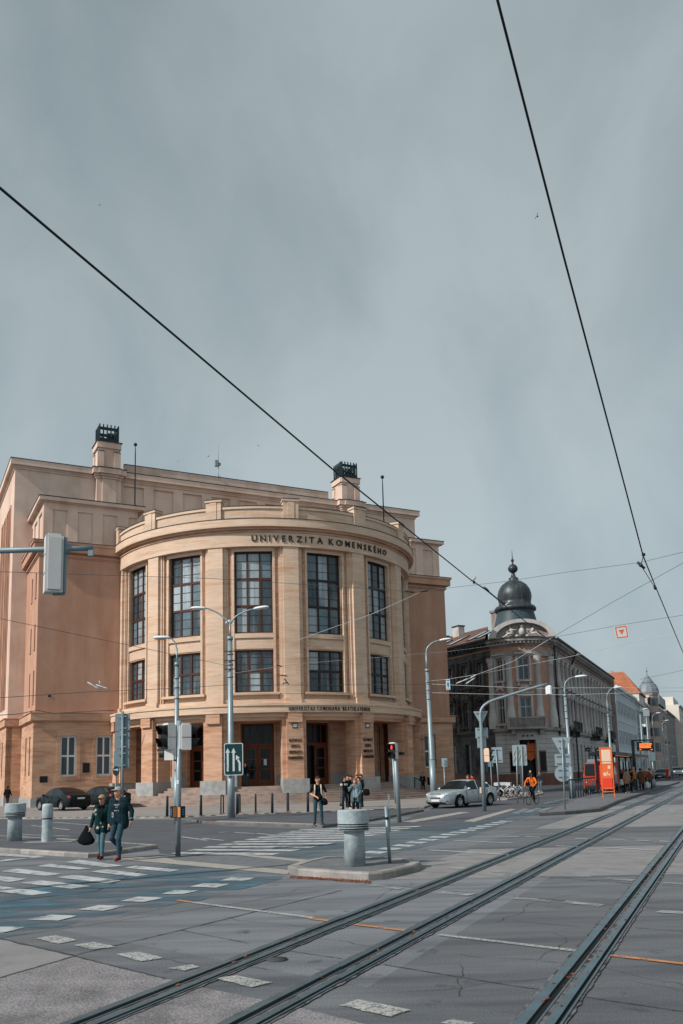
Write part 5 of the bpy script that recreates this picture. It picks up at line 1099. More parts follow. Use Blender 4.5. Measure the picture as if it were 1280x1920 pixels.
# green lane sign on the big lamp post
c = At(438.5, 1424, b0.y - .25); LS = thing('lane_sign', 'dark green lane sign with two straight arrows and one bent arrow', 'road sign', c)
k = b0.y / 1630; f = Vector((0, -1, 0)); mb = MB(); w, hh = 35 * k, 59 * k
mb.plate(rrect(w, hh, .08), (0, 0, 0), X, Z, .02, 0); mb.build('sign_plate', 'sign_white', LS)
mb = MB(); mb.plate(rrect(w - .07, hh - .07, .06), (0, -.0205, 0), X, Z, .003, 0); mb.build('sign_face', 'sign_green', LS)
mb = MB()
for x in (-.27, .0):
    mb.plate([(x - .045, -.55), (x + .045, -.55), (x + .045, .30), (x - .045, .30)], (0, -.0245, 0), X, Z, .003); mb.plate([(x - .105, .30), (x + .105, .30), (x, .52)], (0, -.0245, 0), X, Z, .003)
mb.plate([(.235, -.55), (.325, -.55), (.325, -.18), (.24, .0), (.16, -.04), (.235, -.20)], (0, -.0245, 0), X, Z, .003); mb.plate([(.29, .06), (.10, -.04), (.12, .19)], (0, -.0245, 0), X, Z, .003)
mb.build('arrow', 'sign_white', LS)
# four plate direction sign seen from behind (left)
dist = 37.0; b = GD(229, dist); b.z = .09; DS = thing('direction_sign', 'grey back of a tall three plate direction sign, behind the man in the cap', 'road sign', b); k = dist / 1630
post(DS, [(0.02, .07, -.1), (-.02, .07, hz(227, 1338, dist))], .055, 'sign_rear')
for i, (v0, v1) in enumerate(((1338, 1371), (1373, 1406), (1407, 1441))):
    u = 228.5 - i * 1.1; c = At(u, (v0 + v1) / 2, dist) - b; mb = MB(); mb.plate(rrect(28 * k, (v1 - v0) * k, .05), (c.x, .14, c.z), X, Z, -.02, 0)
    for s in (-.25, .25): mb.obox((c.x, .05, c.z + s), X * .2, Y * .02, Z * .022, 1)
    mb.build('sign_plate', ['sign_rear', 'galvanised'], DS)
b = GD(217, 36.0); b.z = .09; t = thing('road_sign', 'round dark green sign with a white arrow, left of the direction sign', 'road sign', b); k = 36 / 1630
post(t, [(0, .04, -.1), (0, .04, hz(217, 1443, 36))], .03, 'sign_rear')
c = At(218, 1446, 36.0) - b; mb = MB(); mb.plate([(cos(a * pi / 10) * .14, sin(a * pi / 10) * .2) for a in range(20)], (c.x, -.0, c.z), X, Z, .015, 0); mb.plate([(-.1, .03), (.03, .03), (.03, -.01), (.1, .05), (.03, .11), (.03, .07), (-.1, .07)], (c.x, -.0155, c.z), X, Z, .004, 1); mb.build('sign_plate', ['sign_green', 'sign_white'], t)
# yield post with square and disc, all seen from behind
b = G(1059.5, 1525); b.z = .0; k = b.y / 1630; t = thing('road_sign', 'grey backs of a triangle, a square and a disc on one post', 'road sign', b)
c = At(1053, 1384, b.y) - b; post(t, [(0, .05, 0), (c.x + .0, .05, c.z)], .034)
def sg(u, v, poly, m, nm='sign_plate', hs=(-.18, .18), w=.28):
    c = At(u, v, b.y) - b; mb = MB(); mb.plate(poly, (c.x, .11, c.z), X, Z, -.015, 0)
    for z in hs: mb.obox((c.x, .085, c.z + z), X * w, Y * .014, Z * .016, 1)
    mb.build(nm, [m, 'sign_rear'], t)
sg(1052.5, 1385, [(-.42, .02), (-.39, .05), (.39, .05), (.42, .02), (.04, -.74), (-.04, -.74)], 'sign_back', hs=(-.1, -.42), w=.14)
sg(1055, 1425, rrect(.68, .52, .04), 'sign_back', hs=(-.16, .16)); sg(1055.5, 1451, [(cos(a * pi / 12) * .36, sin(a * pi / 12) * .36) for a in range(24)], 'sign_back', hs=(-.14, .16), w=.2)
# small signs by the silver car
dist = 58; b = GD(832, dist); t = thing('road_sign', 'small pale back of a square sign, left of the silver car roof', 'road sign', b); post(t, [(0, .03, 0), (0, .03, hz(832, 1437, dist))], .035)
c = At(832.5, 1430, dist) - b; mb = MB(); mb.plate(rrect(.36, .56, .03), (c.x, .07, c.z), X, Z, -.015, 0); mb.obox((c.x + .04, .04, c.z + .0), X * .06, Y * .01, Z * .18, 1); mb.build('sign_plate', ['sign_back', 'sign_rear'], t)
dist = 57; b = GD(932, dist); t = thing('road_sign', 'large pale back of a rectangular sign behind the silver car boot', 'road sign', b); post(t, [(.05, .03, 0), (-.03, .03, hz(931, 1405, dist))], .035)
c = At(931.5, 1416, dist) - b; mb = MB(); mb.plate(rrect(.70, 1.0, .04), (c.x, .08, c.z), X, Z, -.015, 0); [mb.obox((c.x, .06, c.z + z), X * .25, Y * .012, Z * .014, 1) for z in (-.33, .33)]; mb.build('sign_plate', ['sign_back', 'sign_rear'], t)
dist = 56; b = GD(920, dist); t = thing('road_sign', 'small blue back of a sign under the traffic light arm', 'road sign', b); post(t, [(0, .03, 0), (0, .03, hz(919, 1430, dist))], .03, 'sign_rear')
c = At(919, 1433, dist) - b; mb = MB(); mb.plate(rrect(.34, .34, .03), (c.x, .06, c.z), X, Z, -.015); mb.build('sign_plate', 'sign_rear', t)
b = G(970, 1507.5); t = thing('sign_board', 'grey sign board on two posts with faint yellow scrawls on its back', 'road sign', b); k = b.y / 1630
c1 = At(967.5, 1398, b.y) - b; post(t, [(0, .04, 0), (c1.x, .04, c1.z)], .035); c2 = At(977, 1398, b.y) - b; c3 = At(980, 1487, b.y) - b; post(t, [(c3.x, .04, 0), (c2.x, .04, c2.z)], .035)
c = At(974, 1416.5, b.y) - b; mb = MB(); mb.plate(rrect(26.5 * k, 38.5 * k, .05), (c.x, .1, c.z), X, Z, -.015, 0)
for s in range(5):                                          # loose yellow strokes
    x0 = -.32 + s * .15; pts = [(c.x + x0 + .05 * sin(j * 1.9 + s), .075, c.z + .34 - j * .11) for j in range(7)]
    mb.tube(pts, .02, 4, 1, flat=.3)
mb.build('sign_plate', ['sign_back', 'paper'], t)
# blue and white plate on the span wires
c = At(839, 1284, 50); t = thing('hanging_sign', 'small white and blue plate hanging on the wires by the university corner', 'sign', c); mb = MB(); mb.plate(rrect(.24, .62, .02), (0, 0, 0), X, Z, .015, 0); mb.plate([(-.07, 0), (0, -.2), (.07, 0), (.02, .15), (-.02, .15)], (0, -.0155, 0), X, Z, .004, 1); mb.plate([(-.1, .22), (.1, .22), (.1, .27), (-.1, .27)], (0, -.0155, 0), X, Z, .004, 1); mb.plate([(-.1, -.27), (.1, -.27), (.1, -.24), (-.1, -.24)], (0, -.0155, 0), X, Z, .004, 1)
mb.build('sign_plate', ['sign_white', 'sign_blue'], t)
# square sign with the orange triangle hanging on a span wire
d_s = 34.0; c = At(1164.5, 1185.5, d_s); HS = thing('hanging_sign', 'white square sign with orange frame and triangle hanging on a span wire', 'sign', c); k = d_s / 1630
a = radians(6); ux1, uy1 = X * cos(a) + Z * sin(a), Z * cos(a) - X * sin(a); s = 12.5 * k
mb = MB(); mb.plate([(-s, -s), (s, -s), (s, s), (-s, s)], (0, 0, 0), ux1, uy1, .02, 0)
q1, q0 = 11 * k, 8.9 * k
for P in ([(-q1, q0), (q1, q0), (q1, q1), (-q1, q1)], [(-q1, -q1), (q1, -q1), (q1, -q0), (-q1, -q0)], [(-q1, -q0), (-q0, -q0), (-q0, q0), (-q1, q0)], [(q0, -q0), (q1, -q0), (q1, q0), (q0, q0)], [(-5.8 * k, 4.6 * k), (5.8 * k, 4.6 * k), (0, -5 * k)]):
    mb.plate(P, (0, -.0205, 0), ux1, uy1, .003, 1)
mb.build('sign_plate', ['sign_white', 'sign_orange'], HS)

# --- traffic lights
def head(parent, c, face, n, w=.32, lh=.31, d=.22, lit=None, shell='signal_grey', front='signal_black', pict=None, visor=.23):
    """a signal head of n lenses centred at c facing the horizontal direction face, with visors"""
    f = Vector((face[0], face[1], 0)).normalized(); s = Vector((-f.y, f.x, 0)); c = Vector(c); H = n * lh; r = lh * .37
    mb = MB(); mb.obox(c - f * d * .1, s * w / 2, f * d / 2, Z * H / 2, 0)
    mb.obox(c - f * d * .68, s * w * .36, f * d * .09, Z * H * .46, 0); mb.obox(c + Z * (H / 2 + .02) - f * d * .1, s * w * .36, f * d * .4, Z * .025, 0)
    for i in range(1, n): mb.obox(c + Z * (H / 2 - i * lh) - f * d * .1, s * (w / 2 + .004), f * d * .49, Z * .006, 1)
    h = mb.build('signal_head', [shell, 'signal_black'], parent)
    mb = MB(); mb.obox(c + f * (d * .4 + .008), s * (w / 2 - .01), f * .008, Z * (H / 2 - .01)); mb.build('front_plate', front, h)
    for i in range(n):
        o = c + f * (d * .4 + .02) + Z * (H / 2 - (i + .5) * lh); mb = MB()
        mb.plate([(cos(k * pi / 8) * r, sin(k * pi / 8) * r) for k in range(16)], o, s, Z, .006 if s.cross(Z).dot(f) > 0 else -.006)
        mb.build('lens', 'signal_red_lit' if lit == i and not pict else 'signal_lens_off', h)
        mb = MB(); vs = []; m = 14; L_ = visor                # visor: a shell open at the bottom, longer on top
        for k in range(m + 1):
            a = radians(-40 + 260 * k / m); e = s * (cos(a) * (r + .02)) + Z * (sin(a) * (r + .02)); q_ = L_ * (.55 + .45 * max(0, sin(a)))
            vs += [o + e, o + e * .96 + f * q_, o + e * .92 + f * q_, o + e * .93]
        mb.add(vs, [(4 * k + j, 4 * k + (j + 1) % 4, 4 * k + 4 + (j + 1) % 4, 4 * k + 4 + j) for k in range(m) for j in range(4)], 0, False); mb.build('visor', 'signal_black', h)
        if pict and pict[0] == i:                           # standing or walking figure
            mb = MB(); q_ = o + f * .012; u = s if s.x > 0 else -s
            mb.obox(q_ + Z * r * .55, u * r * .14, f * .003, Z * r * .14); mb.obox(q_ + Z * r * .1, u * r * .17, f * .003, Z * r * .28); mb.obox(q_ - Z * r * .4 + u * r * .12, u * r * .08, f * .003, Z * r * .3); mb.obox(q_ - Z * r * .4 - u * r * .12, u * r * .08, f * .003, Z * r * .3); mb.obox(q_ + Z * r * .12 + u * r * .3, u * r * .14, f * .003, Z * r * .07); mb.obox(q_ + Z * r * .05 - u * r * .3, u * r * .14, f * .003, Z * r * .07)
            mb.build('figure', pict[1], h)
    return h
def bracket(t, pts, r=.022):
    mb = MB(); mb.tube(pts, r, 8); mb.build('bracket', 'galvanised', t)
b = G(334, 1606); TL1 = thing('traffic_light', 'grey pole with grey signal boxes back to back and yellow push buttons, beside the couple', 'traffic light', b); dd = b.y; k = dd / 1630
zt = hz(336, 1354, dd); mb = MB(); mb.tube([(0, 0, -.02), (.03, 0, zt)], .066, 14); mb.sphere((.03, 0, zt), .066, 0, 12, 6, .6); mb.obox((-.0, -.066, 1.85), X * .03, Y * .006, Z * .05, 1); mb.build('pole', ['galvanised', 'lamp_white'], TL1)
p = At(315.5, 1383, dd) - b; head(TL1, (p.x - .0, -.02, p.z), (-.72, -.70), 2, .32, .32, .24, pict=(1, 'signal_blue_mark')); bracket(TL1, [(p.x + .12, .02, p.z + .29), (.02, 0, p.z + .29)]); bracket(TL1, [(p.x + .12, .02, p.z - .3), (.02, 0, p.z - .3)])
p = At(348, 1383, dd) - b; head(TL1, (p.x + .02, .02, p.z), (.93, .36), 2, .32, .32, .24); bracket(TL1, [(p.x - .1, .02, p.z + .3), (.02, 0, p.z + .3)]); bracket(TL1, [(p.x - .1, .02, p.z - .3), (.02, 0, p.z - .3)])
p = At(318.5, 1414, dd) - b; head(TL1, (p.x, .06, p.z), (-.97, .24), 1, .26, .32, .26); bracket(TL1, [(p.x + .1, .05, p.z - .17), (.02, 0, p.z - .17)])
for s, u, fx in ((-1, 326, -.8), (1, 341, .8)):
    p = At(u, 1523, dd) - b; fv = Vector((fx, -.6, 0)).normalized(); sv = Vector((-fv.y, fv.x, 0)); mb = MB(); c = Vector((p.x, -.03, p.z))
    mb.obox(c, fv * .06, sv * .075, Z * .145, 0); e = Vector((.6 * (1 if s > 0 else 1), -.8, 0)); mb.obox(c + sv * (-.079 if sv.y > 0 else .079), fv * .045, sv * .004, Z * .125, 1)
    for j in range(3): mb.obox(c + fv * .063 + Z * (.06 - j * .06), fv * .003, sv * .03, Z * .018, 2)
    mb.build('push_button', ['signal_black', 'button_yellow', 'sign_blue'], TL1)
b = G(748, 1543); b.z = 0.0; TL2 = thing('traffic_light', 'slim grey pole with a lit red pedestrian figure, right of the standing man', 'traffic light', b); dd = b.y
post(TL2, [(0, 0, -.02), (-.09, 0, hz(744, 1395, dd))], .085, n=12)
p = At(735.5, 1409, dd) - b; head(TL2, (p.x - .0, -.04, p.z), (-.5, -.87), 2, .32, .31, .22, pict=(0, 'signal_red_lit')); bracket(TL2, [(p.x + .1, 0, p.z + .33), (-.09, 0, p.z + .33)]); bracket(TL2, [(p.x + .1, 0, p.z - .33), (-.09, 0, p.z - .33)])
p = At(751, 1413, dd) - b; mb = MB(); mb.tube([(p.x - .05, .05, p.z), (p.x + .1, .2, p.z)], .06, 8); mb.build('visor', 'signal_black', TL2)
b = GD(738.5, 55); b.z = .0; t = thing('sign_post', 'thin grey pole just behind the red pedestrian light', 'post', b); mb = MB(); mb.tube([(.02, 0, 0), (-.06, 0, hz(736, 1420, 55))], .075, 10); mb.sphere((-.06, 0, hz(736, 1420, 55)), .07, 0, 8, 4); mb.build('post', 'galvanised', t)
# bent mast by the silver car
b = G(907.5, 1521.5); TL3 = thing('traffic_light', 'curved mast bending right over the road with road sign backs and a white signal head', 'traffic light', b); dd = b.y
mb = MB(); pts = [(907.5, 1521), (904, 1440), (901, 1362), (899.5, 1340), (901, 1331), (906, 1323.5), (915, 1317), (926, 1312.5), (950, 1305), (985, 1294), (1008, 1287.3), (1026.5, 1282.3)]
P = [At(u, v, dd) - b for u, v in pts]; mb.tube([(q_.x, 0, q_.z) for q_ in P], [.10, .095, .08] + [.066] * 8 + [.055], 12); mb.build('pole', 'galvanised', TL3)
p = At(1029, 1294.5, dd) - b; head(TL3, (p.x, .1, p.z), (.35, .94), 1, .28, .40, .24, shell='lamp_white'); bracket(TL3, [(p.x - .05, 0, p.z + .3), (p.x - .03, .05, p.z + .18)])
def sg2(u, v, poly, m='sign_back', hs=(-.14, .14), w=.24, yy=.13):
    c = At(u, v, dd) - b; mb = MB(); mb.plate(poly, (c.x, yy, c.z), X, Z, -.015, 0); [mb.obox((c.x, yy - .025, c.z + z), X * w, Y * .014, Z * .016, 1) for z in hs]; mb.build('sign_plate', [m, 'sign_rear'], TL3)
sg2(901, 1335, [(-.36, .02), (-.34, .04), (.34, .04), (.36, .02), (.03, -.62), (-.03, -.62)], hs=(-.06,)); sg2(903, 1374.5, rrect(.62, .52, .03), hs=(-.2, .2)); sg2(903, 1394, rrect(.44, .5, .03), hs=(-.2,))
p = At(913, 1417, dd) - b; head(TL3, (p.x, .02, p.z), (.97, -.2), 2, .3, .31, .24, shell='paper'); bracket(TL3, [(p.x - .1, 0, p.z + .3), (P[2].x, 0, p.z + .3)]); bracket(TL3, [(p.x - .1, 0, p.z - .3), (P[2].x, 0, p.z - .3)])
p = At(900, 1482, dd) - b; mb = MB(); mb.obox((p.x, -.04, p.z), X * .035, Y * .05, Z * .14); mb.build('push_button', 'paper', TL3)
# mast arm from the left edge
dd = 15.3; pb = GD(-190, dd); ARM = thing('traffic_light', 'horizontal mast arm entering from the left edge with a big grey signal head', 'traffic light', pb); k = dd / 1630; za = hz(90, 1030.5, dd)
mb = MB(); mb.tube([(0, 0, -.02), (0, 0, za + .3)], [.12, .10], 14); mb.build('pole', 'galvanised', ARM)
c0 = At(174, 1030, dd) - pb; mb = MB(); mb.tube([(0, 0, za), (c0.x - .5, 0, za + .005), (c0.x, 0, za + .005)], [.062, .05, .048], 12); mb.obox((c0.x - .03, 0, za - .07), X * .045, Y * .03, Z * .07, 0); mb.build('arm', 'sign_rear', ARM)
c1 = At(101, 1060, dd) - pb; head(ARM, (c1.x + .0, -.03, c1.z - .01), (-.42, .91), 3, .31, .345, .27, visor=.16); mb = MB(); c2 = At(122.5, 1060, dd) - pb
mb.obox((c2.x, -.02, c2.z), X * .018, Y * .05, Z * .52); mb.tube([(c2.x - .22, -.02, c2.z + .50), (c2.x, -.02, c2.z + .50)], .03, 8); mb.tube([(c2.x - .2, -.02, c2.z - .53), (c2.x, -.02, c2.z - .53)], .03, 8); mb.tube([(c2.x, 0, za - .09), (c2.x, 0, za + .09)], .07, 10); mb.build('bracket', 'sign_rear', ARM)
# --- concrete bollards
def mushroom(label, b, k=1.0):
    t = thing('concrete_bollard', label, 'bollard', b, 0, 'round concrete bollards'); mb = MB(); H = 1.0 * k
    mb.lathe([(.0, -.02), (.232 * k, -.02), (.225 * k, .76 * k)], 0, 0, 32); mb.build('shaft', 'bollard_grey', t)
    mb = MB(); prof = [(.1, .75 * k), (.30 * k, .75 * k), (.325 * k, .77 * k)]
    z = .77
    for i in range(3): prof += [(.338 * k, (z + .018) * k), (.29 * k, (z + .020) * k), (.29 * k, (z + .046) * k), (.338 * k, (z + .048) * k)]; z += .048
    prof += [(.338 * k, .92 * k), (.335 * k, 1.19 * k), (.32 * k, 1.205 * k), (0.001, 1.205 * k)]
    mb.lathe(prof, 0, 0, 40, 0, False); mb.build('cap', 'bollard_grey', t)
    mb = MB(); mb.lathe([(.306 * k, .775 * k), (.306 * k, .915 * k)], 0, 0, 32); mb.build('groove_band', 'bollard_groove', t)
    return t
mushroom('large mushroom shaped concrete bollard with ribbed cap, on the small kerbed island', G(664.5, 1624.5, .13), .91)
b = G(27, 1577, .11); mushroom('mushroom shaped concrete bollard at the left edge, left of the slim bollard', b, .98)
b = G(88, 1579.5, .11); t = thing('concrete_bollard', 'slim pale concrete bollard with a dark ring, left of the couple', 'bollard', b, 0, 'round concrete bollards'); mb = MB()
mb.lathe([(.165, -.02), (.155, .69)], 0, 0, 28); mb.lathe([(.148, .69), (.148, .73)], 0, 0, 28, 1); mb.lathe([(.155, .73), (.165, .77), (.165, 1.10), (.14, 1.16), (.0, 1.17)], 0, 0, 28); mb.sphere((0, 0, 1.2), .05, 1, 8, 6); mb.build('shaft', ['bollard_grey', 'bollard_groove'], t)
mb = MB(); mb.obox((.1, .0, .008), X * .75, Y * .3, Z * .006); mb.build('base_plate', 'pale_concrete', t)
b = G(730, 1620, .12); t = thing('metal_post', 'short grey metal post with a thin bar, beside the big round bollard', 'post', b); k = b.y / 1630
mb = MB(); mb.tube([(0, 0, 0), (-.045, 0, 1.13)], .034, 12); mb.sphere((-.045, 0, 1.13), .034, 0, 10, 4, .5); mb.build('post', 'galvanised', t); mb = MB(); mb.obox((.02, .03, 1.0), X * .018, Y * .012, Z * .38, 0); mb.build('bar', 'galvanised', t); mb = MB(); mb.tube([(-.035, 0, .88), (-.035, 0, .93)], .042, 12); mb.build('clamp', 'dark_metal', t)
# --- steel posts and bike hoops on the plaza
plate_lab = {313: 'second to the left of the traffic light base', 377: 'x'}
for u, v, lab in [(313.6, 1531.3, 'dark steel post on the plaza, left of the traffic light pole'), (377, 1529.3, 'dark steel post on the plaza, between the traffic light pole and the first hoop'), (445, 1527.3, 'dark steel post on the plaza, just right of the big lamp post'), (511, 1525.3, 'dark steel post on the plaza, between the last two bike hoops'), (578, 1523, 'dark steel post on the plaza, left of the standing man'), (642, 1520.5, 'dark steel post on the plaza, in front of the student group')]:
    b = G(u, v, .09); t = thing('steel_post', lab, 'bollard', b, 0, 'steel posts along the plaza edge'); mb = MB(); mb.tube([(0, 0, 0), (.01, 0, .98), (.01, 0, 1.02)], [.075, .058, .04], 10); mb.lathe([(.11, 0), (.11, .012), (.07, .014)], 0, 0, 12, 1); mb.build('shaft', ['bollard_dark', 'rust_plate'], t)
for u, v, lab in [(417, 1526.5, 'black bike hoop on the plaza, left of the big lamp post'), (449.5, 1523.5, 'black bike hoop behind the post right of the lamp post'), (480, 1524, 'black bike hoop seen edge on, in the middle of the plaza'), (540.5, 1521.3, 'black bike hoop on the plaza, left of the standing man')]:
    b = G(u, v, .09); a = radians(90 + degrees(math.atan((640 - u) / 1630)) - (8.5 if u < 430 else 5 if 'edge' not in lab else 2)); d = Vector((cos(a), sin(a), 0)); t = thing('bike_hoop', lab, 'bike rack', b, 0, 'bike hoops on the plaza'); mb = MB(); w = .42
    mb.tube([-d * w, -d * w + Z * .82, -d * (w - .04) + Z * .90, -d * (w - .12) + Z * .94, d * (w - .12) + Z * .94, d * (w - .04) + Z * .90, d * w + Z * .82, d * w], .035, 8)
    for s in (-1, 1): p = d * w * s; mb.lathe([(.1, 0), (.1, .012), (.04, .014)], p.x, p.y, 10, 1)
    mb.build('hoop', ['bollard_dark', 'rust_plate'], t)
# drain plates
for u, v in ((632, 1523), (520, 1801)):
    mb = MB(); c = G(u, v, .0 if v > 1600 else .09); mb.lathe([(.0, .014), (.11 if v > 1600 else .22, .014), (.11 if v > 1600 else .22, 0)], c.x, c.y, 16); mb.v = [(x, y, z + c.z) for x, y, z in mb.v]; o = mb.build('drain_cover', 'rust_plate' if v < 1600 else 'joint_tar'); tag(o, 'rusty round drain cover at the plaza kerb' if v < 1600 else 'small dark round cover between the tram rails', 'drain cover')

# --- tram stop: totem, railing, shelter, display
b = NS(-7.3, 55.6, .15); p = G(1141, 1500); b = Vector((p.x, p.y, .15)); k = b.y / 1630
TT = thing('stop_totem', 'tall bright orange frame totem with timetable at the tram platform', 'sign', b, radians(-6)); w, hh = .37, hz(1140, 1402, b.y) - .15
mb = MB()
for s in (-1, 1): mb.box(s * w - .045 if s > 0 else -w - .0, s * w + .0 if s > 0 else -w + .045, -.05, .05, 0, hh)
for z in (0.32, .52): mb.box(-w, w, -.05, .05, z, z + .05)
mb.box(-w - .001, w + .001, -.052, .052, hh - .07, hh + .01); mb.box(-w + .045, w - .045, -.035, .035, 1.15, hh - .07)
mb.build('frame', 'totem_orange', TT)
mb = MB(); mb.box(-w + .1, w - .1, -.046, -.037, hh - .98, hh - .13); mb.build('timetable', 'paper', TT)
mb = MB(); mb.box(.06, .22, -.046, -.036, hh - 1.3, hh - 1.1); mb.box(-.22, -.04, -.046, -.036, hh - 1.72, hh - 1.52); mb.box(.0, .05, -.046, -.036, hh - 1.68, hh - 1.45); mb.box(.08, .18, -.046, -.036, hh - 1.7, hh - 1.6); mb.build('notice', 'paper', TT)
mb = MB(); mb.box(-w - .002, w + .002, -.056, -.05, 2.15, 2.18); mb.build('seam', 'sign_orange', TT)
n0 = -9.05; mb = MB(); RL = thing('railing', 'dark metal railing along the back of the tram platform', 'railing', NS(n0, 53, .16))
d = SV; p0 = Vector((0, 0, 0)); ln = 26
post_pts = [d * (i * 1.0) for i in range(ln + 1)]
for p in post_pts: mb = MB(); mb.tube([p, p + Z * 1.12], .04, 8); mb.build('rail_post', 'bollard_dark', RL)
mb = MB(); mb.tube([Vector((0, 0, 1.12)), d * ln + Z * 1.12], .045, 8); mb.build('handrail', 'bollard_dark', RL)
mb = MB(); mb.obox(d * (ln + 12) + Z * .65, d * 9, NV * .04, Z * .5); mb.build('panel', 'bollard_dark', RL)
SH = thing('tram_shelter', 'dark flat roofed tram shelter with red panels and a row of small lights', 'shelter', NS(-8.35, 63, .16)); 
def sh(n0, n1, s0, s1, z0, z1, mi=0): mb.obox(NV * ((n0 + n1) / 2) + SV * ((s0 + s1) / 2) + Z * ((z0 + z1) / 2), NV * ((n1 - n0) / 2), SV * ((s1 - s0) / 2), Z * ((z1 - z0) / 2), mi)
mb = MB(); sh(-.75, 1.05, -1.5, 24, 2.62, 2.84); mb.build('roof', 'dark_metal', SH)
for s in (0, 4.5, 9, 13.5, 18, 22.5): mb = MB(); sh(-.55, -.42, s, s + .13, 0, 2.62); mb.build('column', 'dark_metal', SH)
for q_ in ((-.62, -.58, .2, 3.9, .3, 2.3), (-.55, .5, .16, .22, .3, 2.2), (-.62, -.58, 9.2, 13.3, .3, 2.2)): mb = MB(); sh(*q_); mb.build('red_panel', 'stop_red', SH)
mb = MB(); sh(-.62, -.59, 4.8, 8.8, .3, 2.3); sh(-.62, -.59, 13.9, 22, .3, 2.3); mb.build('glass_panel', 'black_glass', SH)
mb = MB()
for i in range(16): sh(1.0, 1.03, -1.2 + i * .55, -1.1 + i * .55, 2.55, 2.60)
for i in range(14): sh(1.0, 1.03, 10 + i * .8, 10.1 + i * .8, 2.55, 2.60)
mb.build('light_row', 'glow_row', SH)
mb = MB(); sh(-.4, .1, 4.6, 8.6, .42, .5); sh(-.2, -.1, 4.8, 4.9, 0, .42); sh(-.2, -.1, 8.2, 8.3, 0, .42); mb.build('bench', 'dark_metal', SH)
dist = 66; b = GD(1190, dist); b.z = .15; DP = thing('departure_display', 'black departure board with orange lit text lines above the tram stop', 'display', b); k = dist / 1630
o = lambda u, v: At(u, v, dist) - b
c = o(1189.5, 1390); mb = MB(); mb.box(-.10, .08, -.09, .09, 0, c.z); mb.box(-.10, o(1224, 1390).x, -.05, .05, c.z, c.z + .1); mb.build('frame', 'dark_metal', DP)
x0, x1, z0, z1 = o(1195, 1408.5).x, o(1224.5, 1408.5).x, o(1195, 1408.5).z, o(1195, 1391).z - .02; mb = MB(); mb.box(x0, x1, -.12, .12, z0, z1); sc_ = mb.build('screen', 'black_panel', DP)
mb = MB(); hh = z1 - z0
for r_ in range(4):
    x = x0 + .12; z = z0 + hh * (.80 - .14 * r_) - .05
    while x < x1 - .2: wd = random.uniform(.05, .16); mb.box(x, min(x + wd, x1 - .08), -.125, -.119, z, z + hh * .085); x += wd + .03
mb.box(x0 + .1, x0 + .24, -.125, -.119, z0 + .06, z0 + .10); mb.box(x1 - .24, x1 - .1, -.125, -.119, z0 + .06, z0 + .10); mb.build('text_line', 'glow_orange', sc_)
mb = MB(); mb.box(x0 + .3, x0 + .9, -.125, -.12, z1 - .09, z1 - .05); mb.build('title_line', 'sign_back', sc_)
for u, v, w_, h_, dist, lab, mm in [(1222.5, 1419, 10, 16, 75, 'blue grey back of a sign below the departure board', 'sign_rear'), (1211, 1337, 11.5, 12, 70, 'pale rounded sign back high above the departure board', 'sign_back'), (1258, 1421, 7, 6, 130, 'small blue sign far down the street', 'sign_rear'), (1151, 1404, 5, 14, 76, 'narrow blue sign on the lamp post behind the orange totem', 'sign_rear')]:
    c = At(u, v, dist); k = dist / 1630; t = thing('road_sign', lab, 'road sign', (c.x, c.y, 0)); post(t, [(0, .06, 0), (0, .06, c.z + h_ * k * .45)], .06); mb = MB(); mb.plate(rrect(w_ * k, h_ * k, .06), (0, 0, c.z), X, Z, .03); mb.build('sign_plate', mm, t)
for u, v, lab, wd in [(1101.5, 1406, 'black box sign on the corner house wall, left one', 10), (1120, 1407, 'black street name sign on a thin black post behind the totem', 9)]:
    dist = 80; c = At(u, v, dist); k = dist / 1630; t = thing('street_sign', lab, 'sign', (c.x, c.y, 0)); post(t, [(.1, .05, 0), (.1, .05, c.z + .1)], .05, 'dark_metal'); mb = MB(); mb.obox((0, 0, c.z), X * wd * k / 2, Y * .05, Z * .16); mb.build('sign_box', 'black_panel', t); mb = MB(); mb.obox((0, -.053, c.z - .02), X * wd * k * .33, Y * .002, Z * .025); mb.build('text_line', 'sign_back', t)
b = GD(1208, 100); t = thing('traffic_light', 'dark signal heads hanging on a far grey pole over the street', 'traffic light', b); z = hz(1212, 1371, 100); post(t, [(0, 0, 0), (0, 0, hz(1206, 1340, 100))], .09); mb = MB(); mb.tube([(0, 0, z + .3), (.5, 0, z + .2)], .05, 6); mb.build('arm', 'galvanised', t); head(t, (.45, 0, z), (-.3, -1), 2, .5, .45, .4, shell='signal_black')
c = At(1206.5, 1362, 100) - b; mb = MB(); mb.sphere((c.x + .1, 0, c.z), .17, 0, 10, 6); mb.obox((c.x, 0, c.z + .15), X * .2, Y * .1, Z * .1); mb.build('camera', 'lamp_white', t)

